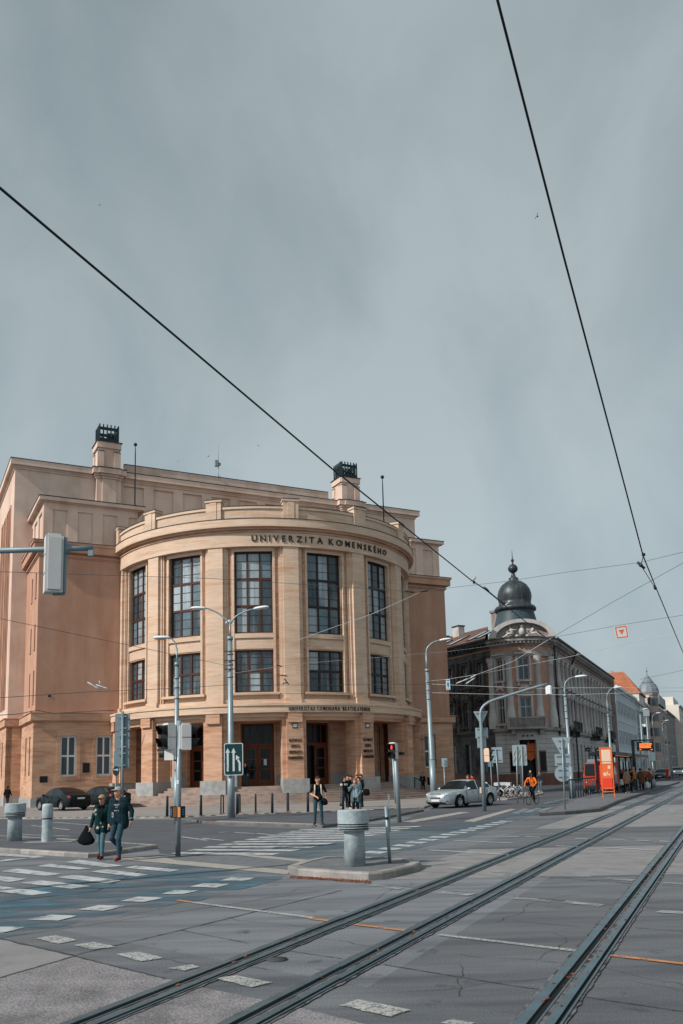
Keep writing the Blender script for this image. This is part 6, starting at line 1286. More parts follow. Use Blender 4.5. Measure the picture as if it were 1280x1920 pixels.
# ================================================================== OVERHEAD WIRES
def wire(name, label, pts, r, m='wire_grey', group='span wires'):
    o = MB(); o.tube(pts, r, 6); return tag(o.build(name, m), label, 'wire', group)
cw = [Pn(u, v, -4.3) for u, v in ((-120, 247), (0, 352), (320, 622), (640, 893), (880, 1086), (911, 1107), (944, 1134), (990, 1170), (1060, 1225))]
cw2 = [Pn(u, v, -1.0) for u, v in ((905, -105), (932, 0), (1056, 480), (1150, 833), (1205, 1042), (1228, 1099), (1281, 1226), (1310, 1290))]
wire('contact_wire', 'thick black contact wire rising to the upper left over the left track', cw, .0105, 'wire_black', 'contact wires')
wire('contact_wire', 'thick black contact wire running up to the top edge at right', cw2, .0095, 'wire_black', 'contact wires')
def pull(label, n, a, b, c_, r=.02):
    t = thing('wire_hanger', label, 'wire fitting', (0, 0, 0)); A_, B_, C_ = [Pn(u, v, n) for u, v in (a, b, c_)]; mb = MB(); mb.tube([A_, B_], .006, 6); mb.tube([B_, C_], .006, 6); mb.build('tie_wire', 'wire_black', t); mb = MB()
    for p in (A_, B_, C_): mb.sphere(p, .03, 0, 8, 5)
    mb.tube([B_ + Vector((-.05, 0, .05)), B_ + Vector((.05, 0, -.05))], .02, 6); mb.tube([C_, C_ + (B_ - C_).normalized() * .3], .014, 6); mb.build('clamp', 'insulator', t)
pull('dark hanger on the left contact wire above the onion dome', -4.3, (888, 1092), (911, 1105), (944, 1132))
pull('dark hanger on the right contact wire below the junction with a span wire', -1.0, (1206, 1040), (1201, 1060), (1228, 1103))
S = [('thin span wire crossing the sky from the university to the right edge', [(0, 1072, 24), (400, 1085, 32), (760, 1108, 38), (800, 1107, 38), (950, 1090, 36), (1060, 1073, 34), (1198, 1055, 32), (1290, 1033, 30)], .009, 'wire_grey'),
     ('thin pale wire slanting over the left wing towards the lamp post', [(0, 1160, 24), (160, 1193, 28), (300, 1222, 34), (434, 1250, 40.6)], .008, 'wire_grey'),
     ('dark cable low across the left wing to the lamp post', [(-20, 1310, 30), (160, 1298, 36), (330, 1291, 40), (434, 1284, 40.8)], .012, 'wire_grey'),
     ('second cable from the lamp post across the small curved windows', [(434, 1284, 40.8), (600, 1285, 46), (806, 1283, 56)], .012, 'wire_grey'),
     ('pale wire rising across the curved windows to the insulators', [(560, 1200, 40), (700, 1150, 39), (790, 1109, 38)], .010, 'wire_pale'),
     ('pale wire rising over the side wall to the corner house eaves', [(400, 1268, 41), (560, 1245, 46), (840, 1222, 60), (980, 1203, 70)], .012, 'wire_pale'),
     ('pale wire from the second lamp post past the onion house', [(806, 1277, 56), (838, 1274, 54), (893, 1265, 50), (960, 1241, 46), (1035, 1195, 42)], .012, 'wire_pale'),
     ('grey wire climbing to the right edge above the hanging sign', [(1035, 1195, 42), (1150, 1128, 36), (1290, 1050, 30)], .009, 'wire_grey'),
     ('thin span wire that carries the square sign with the orange triangle', [(1022, 1198, 42), (1154, 1173.5, 34.4), (1176, 1170, 34), (1290, 1152, 30)], .008, 'wire_grey'),
     ('lower thin span wire under the square hanging sign', [(893, 1265, 50), (1075, 1230, 42), (1180, 1205, 37), (1290, 1183, 32)], .009, 'wire_pale'),
     ('upper cable between the second lamp post and the street lamp', [(806, 1283, 56), (1000, 1291, 56), (1066, 1290, 55), (1290, 1290, 52)], .012, 'wire_pale'),
     ('lower cable between the second lamp post and the street lamp', [(806, 1299, 56), (920, 1302, 56), (1066, 1303, 55), (1290, 1296, 52)], .012, 'wire_pale'),
     ('cable from the left lamp post across the lower curved windows', [(434, 1302, 40.8), (620, 1300, 48), (806, 1300, 56)], .010, 'wire_grey'),
     ('thin far wire above the street houses at the right edge', [(1200, 1274, 60), (1290, 1255, 52)], .010, 'wire_grey'),
     ('bundled cable lying along the base cornice of the left wing', [(-10, 1342, 58), (35, 1339, 60), (70, 1332, 62), (100, 1338, 63), (160, 1334, 63.5), (215, 1332, 64)], .03, 'wire_grey')]
for lab, pts, r, m in S: wire('span_wire', lab, [At(*p) for p in pts], r, m)
def insulators(label, pts, m='insulator', r=.045):
    t = thing('insulator', label, 'insulator', (0, 0, 0), 0, 'wire insulators'); P = [At(*p) for p in pts]
    mb = MB()
    for a, b in zip(P[::2], P[1::2]): mb.tube([a, a.lerp(b, .3), a.lerp(b, .5), a.lerp(b, .7), b], [r * .4, r, r * .6, r, r * .4], 8)
    mb.build('insulator_body', m, t)
insulators('pair of dark insulators on the span wire beside the curved front', [(757, 1108, 38), (776, 1111, 38), (786, 1109.5, 38), (802, 1107.5, 38)])
insulators('pale forked insulators on wires over the left wing', [(164, 1279, 37), (188, 1294, 37), (180, 1284, 37), (205, 1293, 37), (186, 1277, 37), (189, 1283, 37)], 'wire_pale', .04)
insulators('dark insulators on wires between two curved windows', [(518, 1247, 44), (530, 1250, 44), (524, 1266, 44), (540, 1268, 44), (530, 1282, 44), (538, 1280, 44), (533, 1272, 44), (542, 1284, 44)], 'insulator', .035)
insulators('pale forked insulators on wires in front of the corner house', [(854, 1282, 50), (879, 1272, 50), (872, 1283, 50), (890, 1271, 50), (880, 1272, 50), (893, 1265, 50)], 'wire_pale', .045)

# ================================================================== BIRDS
def bird(label, u, v, dist, span, roll, m='bird_dark', group='birds in the sky'):
    c = At(u, v, dist); t = MB(); s = span / 2; a = Vector((cos(roll), 0, sin(roll))); up_ = Vector((-sin(roll), 0, cos(roll))); fwd = Vector((.3, .6, .2)).normalized()
    t.tube([-fwd * s * .45, -fwd * s * .2, fwd * s * .1, fwd * s * .38, fwd * s * .5], [.02 * s, .12 * s, .16 * s, .1 * s, .02 * s], 8)
    for k in (-1, 1):
        p0, p1, p2 = fwd * s * .12, a * k * s * .55 + up_ * s * .28 + fwd * s * .1, a * k * s + up_ * s * .12 - fwd * s * .25
        t.add([p0 + fwd * s * .14, p1 + fwd * s * .08, p2, p1 - fwd * s * .2, p0 - fwd * s * .22], [(0, 1, 3, 4), (1, 2, 3)]); t.add([q_ + up_ * .02 * s for q_ in (p0 + fwd * s * .14, p1 + fwd * s * .08, p2, p1 - fwd * s * .2, p0 - fwd * s * .22)], [(0, 1, 3, 4), (1, 2, 3)])
    t.add([-fwd * s * .4, -fwd * s * .7 + a * s * .12, -fwd * s * .7 - a * s * .12], [(0, 1, 2)])
    o = t.build('bird', m, None, c, fix=False); return tag(o, label, 'bird', group)
bird('gull flying right of the middle of the sky, beside the right contact wire', 1007, 405, 40, .46, 1.1)
bird('tiny dark bird high in the sky at the left', 187, 384, 80, .4, .3)
bird('small dark bird flying above the right half of the university roof', 485, 836, 75, .42, -.4)
bird('small dark bird left of the roof aerial', 391, 856, 75, .36, .8)
bird('tiny bird over the roof between tower and aerial', 334, 865, 90, .3, .2)
bird('small dark bird right of the corner house roof', 1147, 1260, 60, .36, -.5)
def perched(label, p):
    t = MB(); t.tube([(-.14, 0, 0), (-.04, 0, .05), (.04, 0, .12), (.07, 0, .17)], [.015, .05, .05, .03], 8); t.sphere((.08, 0, .19), .035, 0, 8, 6); t.tube([(-.04, 0, .05), (-.2, 0, -.03)], [.03, .015], 6); t.v = [(x * .38, y * .38, z * .38) for x, y, z in t.v]; o = t.build('bird', 'bird_pale', None, p + Vector((0, 0, .02))); tag(o, label, 'bird', 'birds perched on wires')
perched('small pale bird perched on the left contact wire above the hanger', Pn(888, 1091, -4.3)); perched('pale bird perched on the left contact wire in front of the dome', Pn(949, 1138, -4.3)); perched('pale bird perched on the lower span wire above the street houses', At(1083, 1228.5, 41.8))
# ================================================================== CARS, BICYCLES
mat('car_silver', (0.38, 0.425, 0.44), 0.3, metal=0.5, coat=0.3)
mat('car_black', (0.004, 0.008, 0.010), 0.3, coat=0.12, spec=0.15)
mat('car_white', (0.50, 0.52, 0.53), 0.3, coat=0.5)
mat('car_dark_teal', (0.02, 0.04, 0.045), 0.3, coat=0.5)
mat('car_glass', (0.006, 0.010, 0.013), 0.08, spec=0.35)
mat('tyre_rubber', (0.010, 0.010, 0.011), 0.85)
mat('alloy', (0.38, 0.40, 0.41), 0.3, metal=0.8)
mat('headlight_glass', (0.55, 0.58, 0.58), 0.08, spec=0.9)
mat('headlight_lit', (0.9, 0.93, 0.95), 0.1, emit=1.6)
mat('tail_red', (0.50, 0.015, 0.01), 0.15, coat=0.6)
mat('chrome', (0.55, 0.57, 0.58), 0.12, metal=0.95)
mat('plate_white', (0.55, 0.57, 0.56), 0.5)
mat('van_red', (0.30, 0.035, 0.015), 0.4, coat=0.3)
mat('black_trim', (0.012, 0.013, 0.014), 0.6)
def lerpt(tab, x):
    if x <= tab[0][0]: return tab[0][1]
    for (a, p), (b, q_) in zip(tab, tab[1:]):
        if x <= b: t = (x - a) / (b - a); return p + (q_ - p) * t
    return tab[-1][1]
def smooth_t(tab, x, h=.10): return (lerpt(tab, x - h) + 2 * lerpt(tab, x) + lerpt(tab, x + h)) / 4
def sedan(label, loc, heading, paint, L=4.86, group=None, lit=False, wheels=('tyre_rubber', 'alloy'), k=1.0, parts=True):
    """heading: direction the front points to, as an angle from +X"""
    car = thing('car', label, 'car', loc, heading, group); s = L / 4.86
    zb = [(-2.43, .93), (-2.2, 1.0), (-1.6, 1.03), (-.8, .99), (.9, .93), (1.3, .915), (1.9, .875), (2.2, .83), (2.36, .76), (2.43, .66)]
    zr = [(-1.85, 1.02), (-1.45, 1.21), (-.95, 1.40), (-.5, 1.475), (-.1, 1.49), (.25, 1.45), (.65, 1.22), (1.08, .94)]
    w = [(-2.43, .70), (-2.36, .80), (-2.1, .88), (-1.4, .925), (0, .93), (1.4, .915), (1.95, .87), (2.2, .79), (2.34, .68), (2.43, .52)]
    sill = [(-2.43, .48), (-2.3, .30), (-2.0, .24), (1.9, .22), (2.3, .24), (2.43, .34)]
    xw, R, zc = (1.42, -1.44), .375, .325; st = []; x = -2.43
    while x < 2.431: st.append(x); x += .05 if not (-.9 < x < .9) else .09
    st[-1] = 2.43; rings = []; cab = []
    for x in st:
        W_, B, Sl = smooth_t(w, x), smooth_t(zb, x), lerpt(sill, x); ar = 0
        for c in xw:
            if abs(x - c) < R + .05: ar = max(ar, zc + sqrt(max(0, (R + .05) ** 2 - (x - c) ** 2)))
        P = [(W_ * .95, max(Sl, ar)), (W_ * .99, max(Sl + .10, ar)), (W_ * 1.0, max(.50 if B > .62 else B * .8, ar)), (W_ * .992, max(min(.70, B * .88), ar)), (W_ * .955, max(B - .02, ar + .01))]
        cabin = -1.85 < x < 1.08
        if cabin:
            r = max(smooth_t(zr, x, .06), B + .012); f = min(1, (r - B) / .48)
            P += [(W_ * .93, B + .0), (W_ * (.93 - .21 * f), r - .05 * f), (W_ * (.93 - .21 * f) * .72, r - .008), (0, r + .012 * f)]
        else: P += [(W_ * .88, B + .008), (W_ * .6, B + .03), (W_ * .32, B + .042), (0, B + .046)]
        rings.append([(x, y, z) for y, z in P] + [(x, -y, z) for y, z in reversed(P[:-1])]); cab.append(cabin)
    m = len(rings[0]); body, side, wind, rear = MB(), MB(), MB(), MB()
    for i in range(len(st) - 1):
        xm = (st[i] + st[i + 1]) / 2
        for j in range(m - 1):
            qd = [rings[i][j], rings[i][j + 1], rings[i + 1][j + 1], rings[i + 1][j]]; jj = min(j, m - 2 - j); t = body
            if cab[i] and cab[i + 1]:
                if jj == 5 and -1.42 < xm < .62 and not (-.30 < xm < -.22): t = side
                elif jj in (6, 7) and .30 < xm < 1.02: t = wind
                elif jj in (6, 7) and -1.70 < xm < -.92: t = rear
            t.add(qd, [(0, 1, 2, 3)], 0, True)
    for e in (0, -1): body.add(rings[e], [tuple(range(m))], 0)
    def weld(o):
        b = bmesh.new(); b.from_mesh(o.data); bmesh.ops.remove_doubles(b, verts=b.verts, dist=.0005); bmesh.ops.recalc_face_normals(b, faces=b.faces); b.to_mesh(o.data); b.free(); o.data.polygons.foreach_set('use_smooth', [True] * len(o.data.polygons)); return o
    weld(body.build('body', paint, car)); weld(side.build('side_window', 'car_glass', car)); weld(wind.build('windscreen', 'car_glass', car)); weld(rear.build('rear_window', 'car_glass', car))
    mb = MB(); mb.box(-2.2, 2.2, -.72, .72, .2, .55); mb.build('underbody', 'black_trim', car)
    for c in xw:
        for sy in (-1, 1):
            mb = MB(); o = len(mb.v); mb.lathe([(.22, -.10), (.30, -.105), (.335, -.08), (.34, 0), (.335, .08), (.30, .105), (.22, .10)], 0, 0, 24)
            mb.v = [(c + x, sy * .80 + z, .34 + y) for x, y, z in mb.v]; wh = mb.build('wheel', wheels[0], car)
            mb = MB(); mb.lathe([(.0, .055), (.05, .06), (.06, .05), (.2, .035), (.22, .07), (.235, .075), (.235, -.08)], 0, 0, 20)
            n = 9
            for q_ in range(n): a = 2 * pi * q_ / n; mb.obox((cos(a) * .13, sin(a) * .13, .062), (cos(a) * .085, sin(a) * .085, .006), (-sin(a) * .016, cos(a) * .016, 0), (0, 0, .012), 0)
            mb.v = [(c + x, sy * (.83 + z * .7), .34 + y) for x, y, z in mb.v]; mb.build('rim', wheels[1], wh)
            mb = MB(); mb.lathe([(.21, -.01), (.05, -.02), (.0, -.02)], 0, 0, 16); mb.v = [(c + x, sy * (.84 + z), .34 + y) for x, y, z in mb.v]; mb.build('brake_disc', 'black_trim', wh)
    hl = 'headlight_lit' if lit else 'headlight_glass'
    for sy in (-1, 1):
        mb = MB(); mb.sphere((2.20, sy * .60, .72), .17, 0, 14, 8, .5, 1.0, .95); mb.build('headlight', hl, car)
        mb = MB(); mb.sphere((-2.27, sy * .68, .86), .19, 0, 14, 8, .55, .55, .95); mb.build('tail_light', 'tail_red', car)
        mb = MB(); mb.sphere((.72, sy * 1.0, 1.0), .12, 0, 12, 6, .62, .65, .9); mb.box(.68, .74, min(sy * .86, sy * .98), max(sy * .86, sy * .98), .955, .985); mb.build('mirror', paint, car)
        for xx in (.25, -.75): mb = MB(); mb.box(xx - .1, xx + .1, sy * .925 - .012, sy * .925 + .016, .80, .83); mb.build('door_handle', paint if paint == 'car_black' else 'chrome', car)
        mb = MB()
        for xx in (.82, -.26, -1.12): mb.box(xx - .006, xx + .006, sy * .918 - .008, sy * .918 + .014, .36 if xx > -1 else .74, .93)
        mb.box(-1.42, .6, sy * .872 - .01, sy * .872 + .012, .955, .975); mb.box(-1.05, 1.05, sy * .915 - .01, sy * .915 + .012, .27, .285)
        mb.build('door_seam', 'black_trim', car)
        mb = MB(); mb.box(2.18, 2.34, min(sy * .42, sy * .72), max(sy * .42, sy * .72), .36, .40); mb.build('bumper_vent', 'black_trim', car)
    mb = MB(); mb.obox((2.385, 0, .65), (.035, 0, 0), (0, .34, 0), (-.02, 0, .13), 0)
    for q_ in range(4): mb.obox((2.42, 0, .56 + q_ * .06), (.012, 0, 0), (0, .32, 0), (0, 0, .008), 1)
    mb.obox((2.42, 0, .65), (.014, 0, 0), (0, .015, 0), (-.02, 0, .11), 1); mb.build('grille', ['black_trim', 'chrome'], car)
    mb = MB(); mb.box(2.30, 2.44, -.62, .62, .27, .33, 1); mb.obox((2.435, 0, .42), (.012, 0, 0), (0, .26, 0), (0, 0, .055), 0); mb.build('number_plate', ['plate_white', 'black_trim'], car)
    mb = MB(); mb.obox((-2.435, 0, .78), (.012, 0, 0), (0, .26, 0), (0, 0, .055), 0); mb.build('number_plate', 'plate_white', car)
    mb = MB(); mb.box(-2.44, -2.36, -.62, .62, .36, .44); mb.build('rear_bumper', 'black_trim', car)
    car.scale = (k * s, k, k); return car
w1, w2 = G(861, 1515.5), G(919.5, 1511)
hd = atan2(w1.y - w2.y, w1.x - w2.x); c = (w1 + w2) / 2; side_n = Vector((-sin(hd), cos(hd), 0)); c -= side_n * .88
sedan('silver sedan with its front to the left, before the corner house', (c.x, c.y, .005), hd, 'car_silver', 4.88)
p = G(96, 1521, .09); sedan('left one of the two black sedans parked at the university wall', (p.x + .3, p.y + 1.3, .09), radians(90 + 47), 'car_black', 4.75, 'black sedans parked at the wall')
p = G(188, 1516, .09); sedan('right one of the two black parked sedans, half hidden by the man in the cap', (p.x - .2, p.y + 1.2, .09), radians(90 + 49), 'car_black', 4.75, 'black sedans parked at the wall')
p = GD(1267, 150); sedan('white car with lit headlights driving up the far street at the right edge', (p.x, p.y, .3), radians(-90 - 10), 'car_white', 4.5, None, True)
p = GD(1287, 158); sedan('dark car cut by the right edge, beside the far white car', (p.x, p.y, .3), radians(-90 - 10), 'car_dark_teal', 4.5)
p = GD(1241, 128); sedan('dark teal car parked behind the end of the tram platform', (p.x, p.y, .1), radians(-90 - 30), 'car_dark_teal', 4.3)
# red van behind the railing
p = GD(1124, 70); VN = thing('red_van', 'dark red van with black windscreen behind the platform railing', 'van', (p.x, p.y, .01), radians(-90 - 24))
mb = MB()
def vloft(secs, mi=0):
    n = 8; vs = []
    for x, hw, z0, z1, tw in secs: vs += [(x, hw, z0), (x, hw, z0 + (z1 - z0) * .5), (x, hw * tw, z1 - .08), (x, hw * tw * .9, z1), (x, -hw * tw * .9, z1), (x, -hw * tw, z1 - .08), (x, -hw, z0 + (z1 - z0) * .5), (x, -hw, z0)]
    k_ = len(secs); mb.add(vs, [(i * n + j, i * n + (j + 1) % n, (i + 1) * n + (j + 1) % n, (i + 1) * n + j) for i in range(k_ - 1) for j in range(n)] + [tuple(range(n)), tuple(range((k_ - 1) * n, k_ * n))], mi)
vloft([(-2.7, .95, .35, 2.3, .9), (-2.4, 1.0, .32, 2.35, .92), (1.5, 1.0, .32, 2.35, .92), (1.95, .98, .32, 2.25, .9), (2.35, .97, .32, 1.35, .98), (2.6, .93, .34, 1.15, .97), (2.68, .85, .4, 1.0, .95)])
mb.build('body', 'van_red', VN)
mb = MB(); mb.obox((2.20, 0, 1.83), (.23, 0, -.46 * .9), (0, .82, 0), (.012, 0, .006), 0); mb.build('windscreen', 'car_glass', VN)
mb = MB()
for sy in (-1, 1): mb.obox((1.35, sy * .985, 1.75), (.5, 0, 0), (0, .012, 0), (0, -sy * .03, .32), 0); mb.obox((-.4, sy * .985, 1.75), (1.0, 0, 0), (0, .012, 0), (0, -sy * .03, .32), 0)
mb.build('side_window', 'car_glass', VN)
for sy in (-1, 1):
    mb = MB(); mb.sphere((2.60, sy * .68, .86), .15, 0, 10, 6, .9, .6, 1); mb.build('headlight', 'headlight_glass', VN)
    for c_ in (1.6, -1.6): mb = MB(); mb.lathe([(0, -.12), (.34, -.11), (.36, 0), (.34, .11), (0, .12)], 0, 0, 16); mb.v = [(c_ + x, sy * .92 + z, .36 + y) for x, y, z in mb.v]; mb.build('wheel', 'tyre_rubber', VN)
mb = MB(); mb.box(2.60, 2.72, -.8, .8, .36, .6); mb.build('bumper', 'black_trim', VN)
mb = MB(); mb.box(-1.2, 1.2, -.75, .75, 2.36, 2.62); mb.build('roof_rack', 'sign_rear', VN)

mat('bike_black', (0.012, 0.013, 0.014), 0.4)
mat('bike_white', (0.55, 0.56, 0.56), 0.45)
mat('spoke_grey', (0.2, 0.2, 0.2), 0.4, metal=0.6)
def bicycle(label, loc, heading, frame='bike_black', group=None, fat=1.0, step_through=False, basket=False, cat='bicycle', name='bicycle'):
    t = thing(name, label, cat, loc, heading, group); R = .335
    for xx in (.52, -.50):
        mb = MB(); n = 28; ring = [Vector((xx + cos(2 * pi * q_ / n) * R, 0, R + sin(2 * pi * q_ / n) * R)) for q_ in range(n + 1)]; mb.tube(ring, .017 * fat, 6, 0, False); wh = mb.build('wheel', 'tyre_rubber', t)
        mb = MB(); mb.tube([(xx, -.04, R), (xx, .04, R)], .02, 8)
        for q_ in range(12): a = 2 * pi * q_ / 12; mb.tube([(xx, .02 * (-1) ** q_, R), (xx + cos(a) * (R - .02), 0, R + sin(a) * (R - .02))], .0022, 3)
        mb.build('spokes', 'spoke_grey', wh)
    mb = MB(); BB, ST, HT, HB = (-.06, 0, .29), (-.20, 0, .84), (.36, 0, .88), (.40, 0, .70); r = .016 * fat
    mb.tube([BB, ST], r, 8); mb.tube([BB, HB], r * 1.2, 8); mb.tube([HT, HB], r * 1.2, 8)
    if step_through: mb.tube([HB, (.1, 0, .45), BB], r * 1.6, 8); mb.tube([(-.14, 0, .58), (.12, 0, .44)], r, 8)
    else: mb.tube([(-.18, 0, .78), (.365, 0, .85)], r, 8)
    for sy in (-.05, .05): mb.tube([BB, (-.50, sy, R)], r * .6, 6); mb.tube([(-.185, 0, .78), (-.50, sy, R)], r * .55, 6); mb.tube([HB, (.42, sy, .62), (.52, sy, R)], r * .7, 6)
    mb.build('frame', frame, t)
    mb = MB(); mb.tube([HT, (.345, 0, .98)], .014, 8); mb.tube([(.30, -.28, 1.0), (.40, -.2, .99), (.38, 0, .985), (.40, .2, .99), (.30, .28, 1.0)], .013, 8); mb.build('handlebar', 'bike_black' if not step_through else frame, t)
    mb = MB(); mb.tube([ST, (-.215, 0, .94)], .013, 8); mb.sphere((-.24, 0, .96), .11, 0, 12, 6, .3, 1.2, .7); mb.build('saddle', 'bike_black', t)
    mb = MB(); mb.lathe([(.0, -.01), (.09, -.008), (.09, .008), (0, .01)], 0, 0, 16); mb.v = [(BB[0] + x, .05 + z, BB[2] + y) for x, y, z in mb.v]; mb.tube([BB, (BB[0] + .1, .09, BB[2] - .13)], .011, 6); mb.tube([BB, (BB[0] - .1, -.09, BB[2] + .13)], .011, 6); mb.box(BB[0] + .05, BB[0] + .15, .08, .17, BB[2] - .15, BB[2] - .13); mb.box(BB[0] - .15, BB[0] - .05, -.17, -.08, BB[2] + .13, BB[2] + .15); mb.build('crank', 'bike_black', t)
    if step_through:
        mb = MB()
        for xx, a0, a1 in ((-.50, 20, 200), (.52, 0, 140)): mb.tube([(xx + cos(radians(a)) * (R + .035), 0, R + sin(radians(a)) * (R + .035)) for a in range(a0, a1 + 1, 15)], .03, 6, flat=.5)
        mb.build('mudguard', frame, t)
    if basket: mb = MB(); mb.box(.42, .72, -.17, .17, .80, .83); mb.box(.42, .45, -.17, .17, .83, 1.02); mb.box(.69, .72, -.17, .17, .83, 1.02); mb.box(.45, .69, -.17, -.14, .83, 1.02); mb.box(.45, .69, .14, .17, .83, 1.02); mb.build('basket', frame, t)
    return t
for i, (u, dist, a, lab) in enumerate([(944, 61, 172, 'white rental bicycle just behind the silver car boot'), (956, 62, 176, 'white rental bicycle in the middle of the row behind the sign board'), (966, 60, 168, 'white rental bicycle with the front wheel beside the sign board posts')]):
    p = GD(u, dist); bicycle(lab, (p.x, p.y, .1), radians(a + 5), 'bike_white', 'white rental bicycles', 1.6, True, True)
# scooter
p = GD(921, 62); t = thing('scooter', 'dark scooter with pale headlamp parked behind the silver car boot', 'scooter', (p.x, p.y, .1), radians(205)); mb = MB()
for xx in (.6, -.6): mb.lathe([(.1, -.06), (.25, -.05), (.27, 0), (.25, .05), (.1, .06)], 0, 0, 16); o = len(mb.v) - 80; mb.v[o:] = [(xx + x, z, .27 + y) for x, y, z in mb.v[o:]]
mb.build('wheel', 'tyre_rubber', t); mb = MB(); mb.sphere((-.45, 0, .62), .3, 0, 12, 8, .6, 1.4, .6); mb.tube([(.6, 0, .3), (.48, 0, .75), (.4, 0, 1.05)], [.06, .12, .05], 10); mb.box(-.2, .45, -.14, .14, .28, .36); mb.build('body', 'bike_black', t); mb = MB(); mb.sphere((-.4, 0, .82), .24, 0, 12, 6, .3, 1.5, .6); mb.build('saddle', 'black_trim', t); mb = MB(); mb.sphere((.50, 0, .95), .11, 0, 10, 6); mb.build('headlamp', 'headlight_glass', t); mb = MB(); mb.tube([(.36, -.33, 1.08), (.4, 0, 1.05), (.36, .33, 1.08)], .018, 6); mb.build('handlebar', 'bike_black', t)
# ================================================================== PEOPLE
import numpy as np
mat('skin', (0.52, 0.265, 0.175), 0.55)
mat('eye_dark', (0.02, 0.015, 0.013), 0.3)
mat('lip', (0.34, 0.11, 0.09), 0.5)
CLOTH = {'teal_dark': (0.006, 0.028, 0.028), 'navy': (0.012, 0.022, 0.032), 'black': (0.008, 0.009, 0.011), 'jeans': (0.028, 0.058, 0.078), 'jeans_pale': (0.085, 0.15, 0.18), 'jeans_dark': (0.022, 0.045, 0.06), 'denim_jacket': (0.010, 0.026, 0.033), 'denim_mid': (0.075, 0.125, 0.15),
         'grey_blue': (0.20, 0.27, 0.30), 'orange': (0.72, 0.14, 0.02), 'mustard': (0.42, 0.15, 0.03), 'brown': (0.13, 0.065, 0.045), 'tan': (0.26, 0.15, 0.10), 'red': (0.45, 0.025, 0.02), 'white': (0.55, 0.56, 0.56), 'maroon': (0.07, 0.015, 0.015), 'red_dark': (0.20, 0.02, 0.02), 'grey': (0.28, 0.29, 0.30), 'charcoal': (0.03, 0.033, 0.036), 'beige': (0.42, 0.36, 0.30), 'rust': (0.30, 0.09, 0.03)}
for k_, v_ in CLOTH.items(): mat('cloth_' + k_, v_, 0.9, spec=0.04, var=0.28, scale=9, bump=0.35, bscale=22)
HAIR = {'blond': (0.27, 0.175, 0.11), 'dark': (0.016, 0.012, 0.011), 'brown': (0.06, 0.028, 0.017), 'grey': (0.22, 0.20, 0.19), 'ginger': (0.22, 0.075, 0.035)}
for k_, v_ in HAIR.items(): mat('hair_' + k_, v_, 0.7, var=0.3, scale=25)
def cap_mesh(mb, p, q_, r0, r1, n=10):
    p, q_ = Vector(p), Vector(q_); d = q_ - p
    if d.length < 1e-5: d = Vector((0, 0, 1e-4))
    t = d.normalized(); pts, rs = [], []
    for k in range(4): a = pi / 2 * (1 - k / 3.0001); pts.append(p - t * (r0 * sin(a))); rs.append(max(.002, r0 * cos(a)))
    for k in range(4): a = pi / 2 * (k / 3.0001); pts.append(p + d + t * (r1 * sin(a))); rs.append(max(.002, r1 * cos(a)))
    mb.tube(pts, rs, n)
def fuse(caps, voxel, name, mats_of_tag, parent, smooth_n=3):
    """one continuous skin over tapered limbs; each face takes the material of the limb it lies on"""
    mb = MB()
    for c in caps: cap_mesh(mb, c[0], c[1], c[2], c[3])
    tags = list(dict.fromkeys(mats_of_tag.values())); o = mb.build(name, tags, parent)
    md_ = o.modifiers.new('skin', 'REMESH'); md_.mode = 'VOXEL'; md_.voxel_size = voxel; md_.use_smooth_shade = True
    if smooth_n: sm = o.modifiers.new('soft', 'SMOOTH'); sm.iterations = smooth_n; sm.factor = .5
    ev = o.evaluated_get(bpy.context.evaluated_depsgraph_get()); me = bpy.data.meshes.new_from_object(ev); o.modifiers.clear(); old = o.data; o.data = me; bpy.data.meshes.remove(old); me.name = name
    me.materials.clear()
    for m_ in tags: me.materials.append(MATS[m_])
    nf = len(me.polygons); ce = np.empty(nf * 3); me.polygons.foreach_get('center', ce); ce = ce.reshape(-1, 3); best = np.full(nf, 1e9); idx = np.zeros(nf, dtype=np.int32)
    for c in caps:
        p, d = np.array(c[0], float), np.array(c[1], float) - np.array(c[0], float); L2 = max(1e-9, d @ d); t = np.clip((ce - p) @ d / L2, 0, 1); dist = np.linalg.norm(ce - p - t[:, None] * d, axis=1) - (c[2] + (c[3] - c[2]) * t)
        m_ = dist < best; best[m_] = dist[m_]; idx[m_] = tags.index(mats_of_tag[c[4]])
    me.polygons.foreach_set('material_index', idx); me.polygons.foreach_set('use_smooth', [True] * nf); me.update(); return o
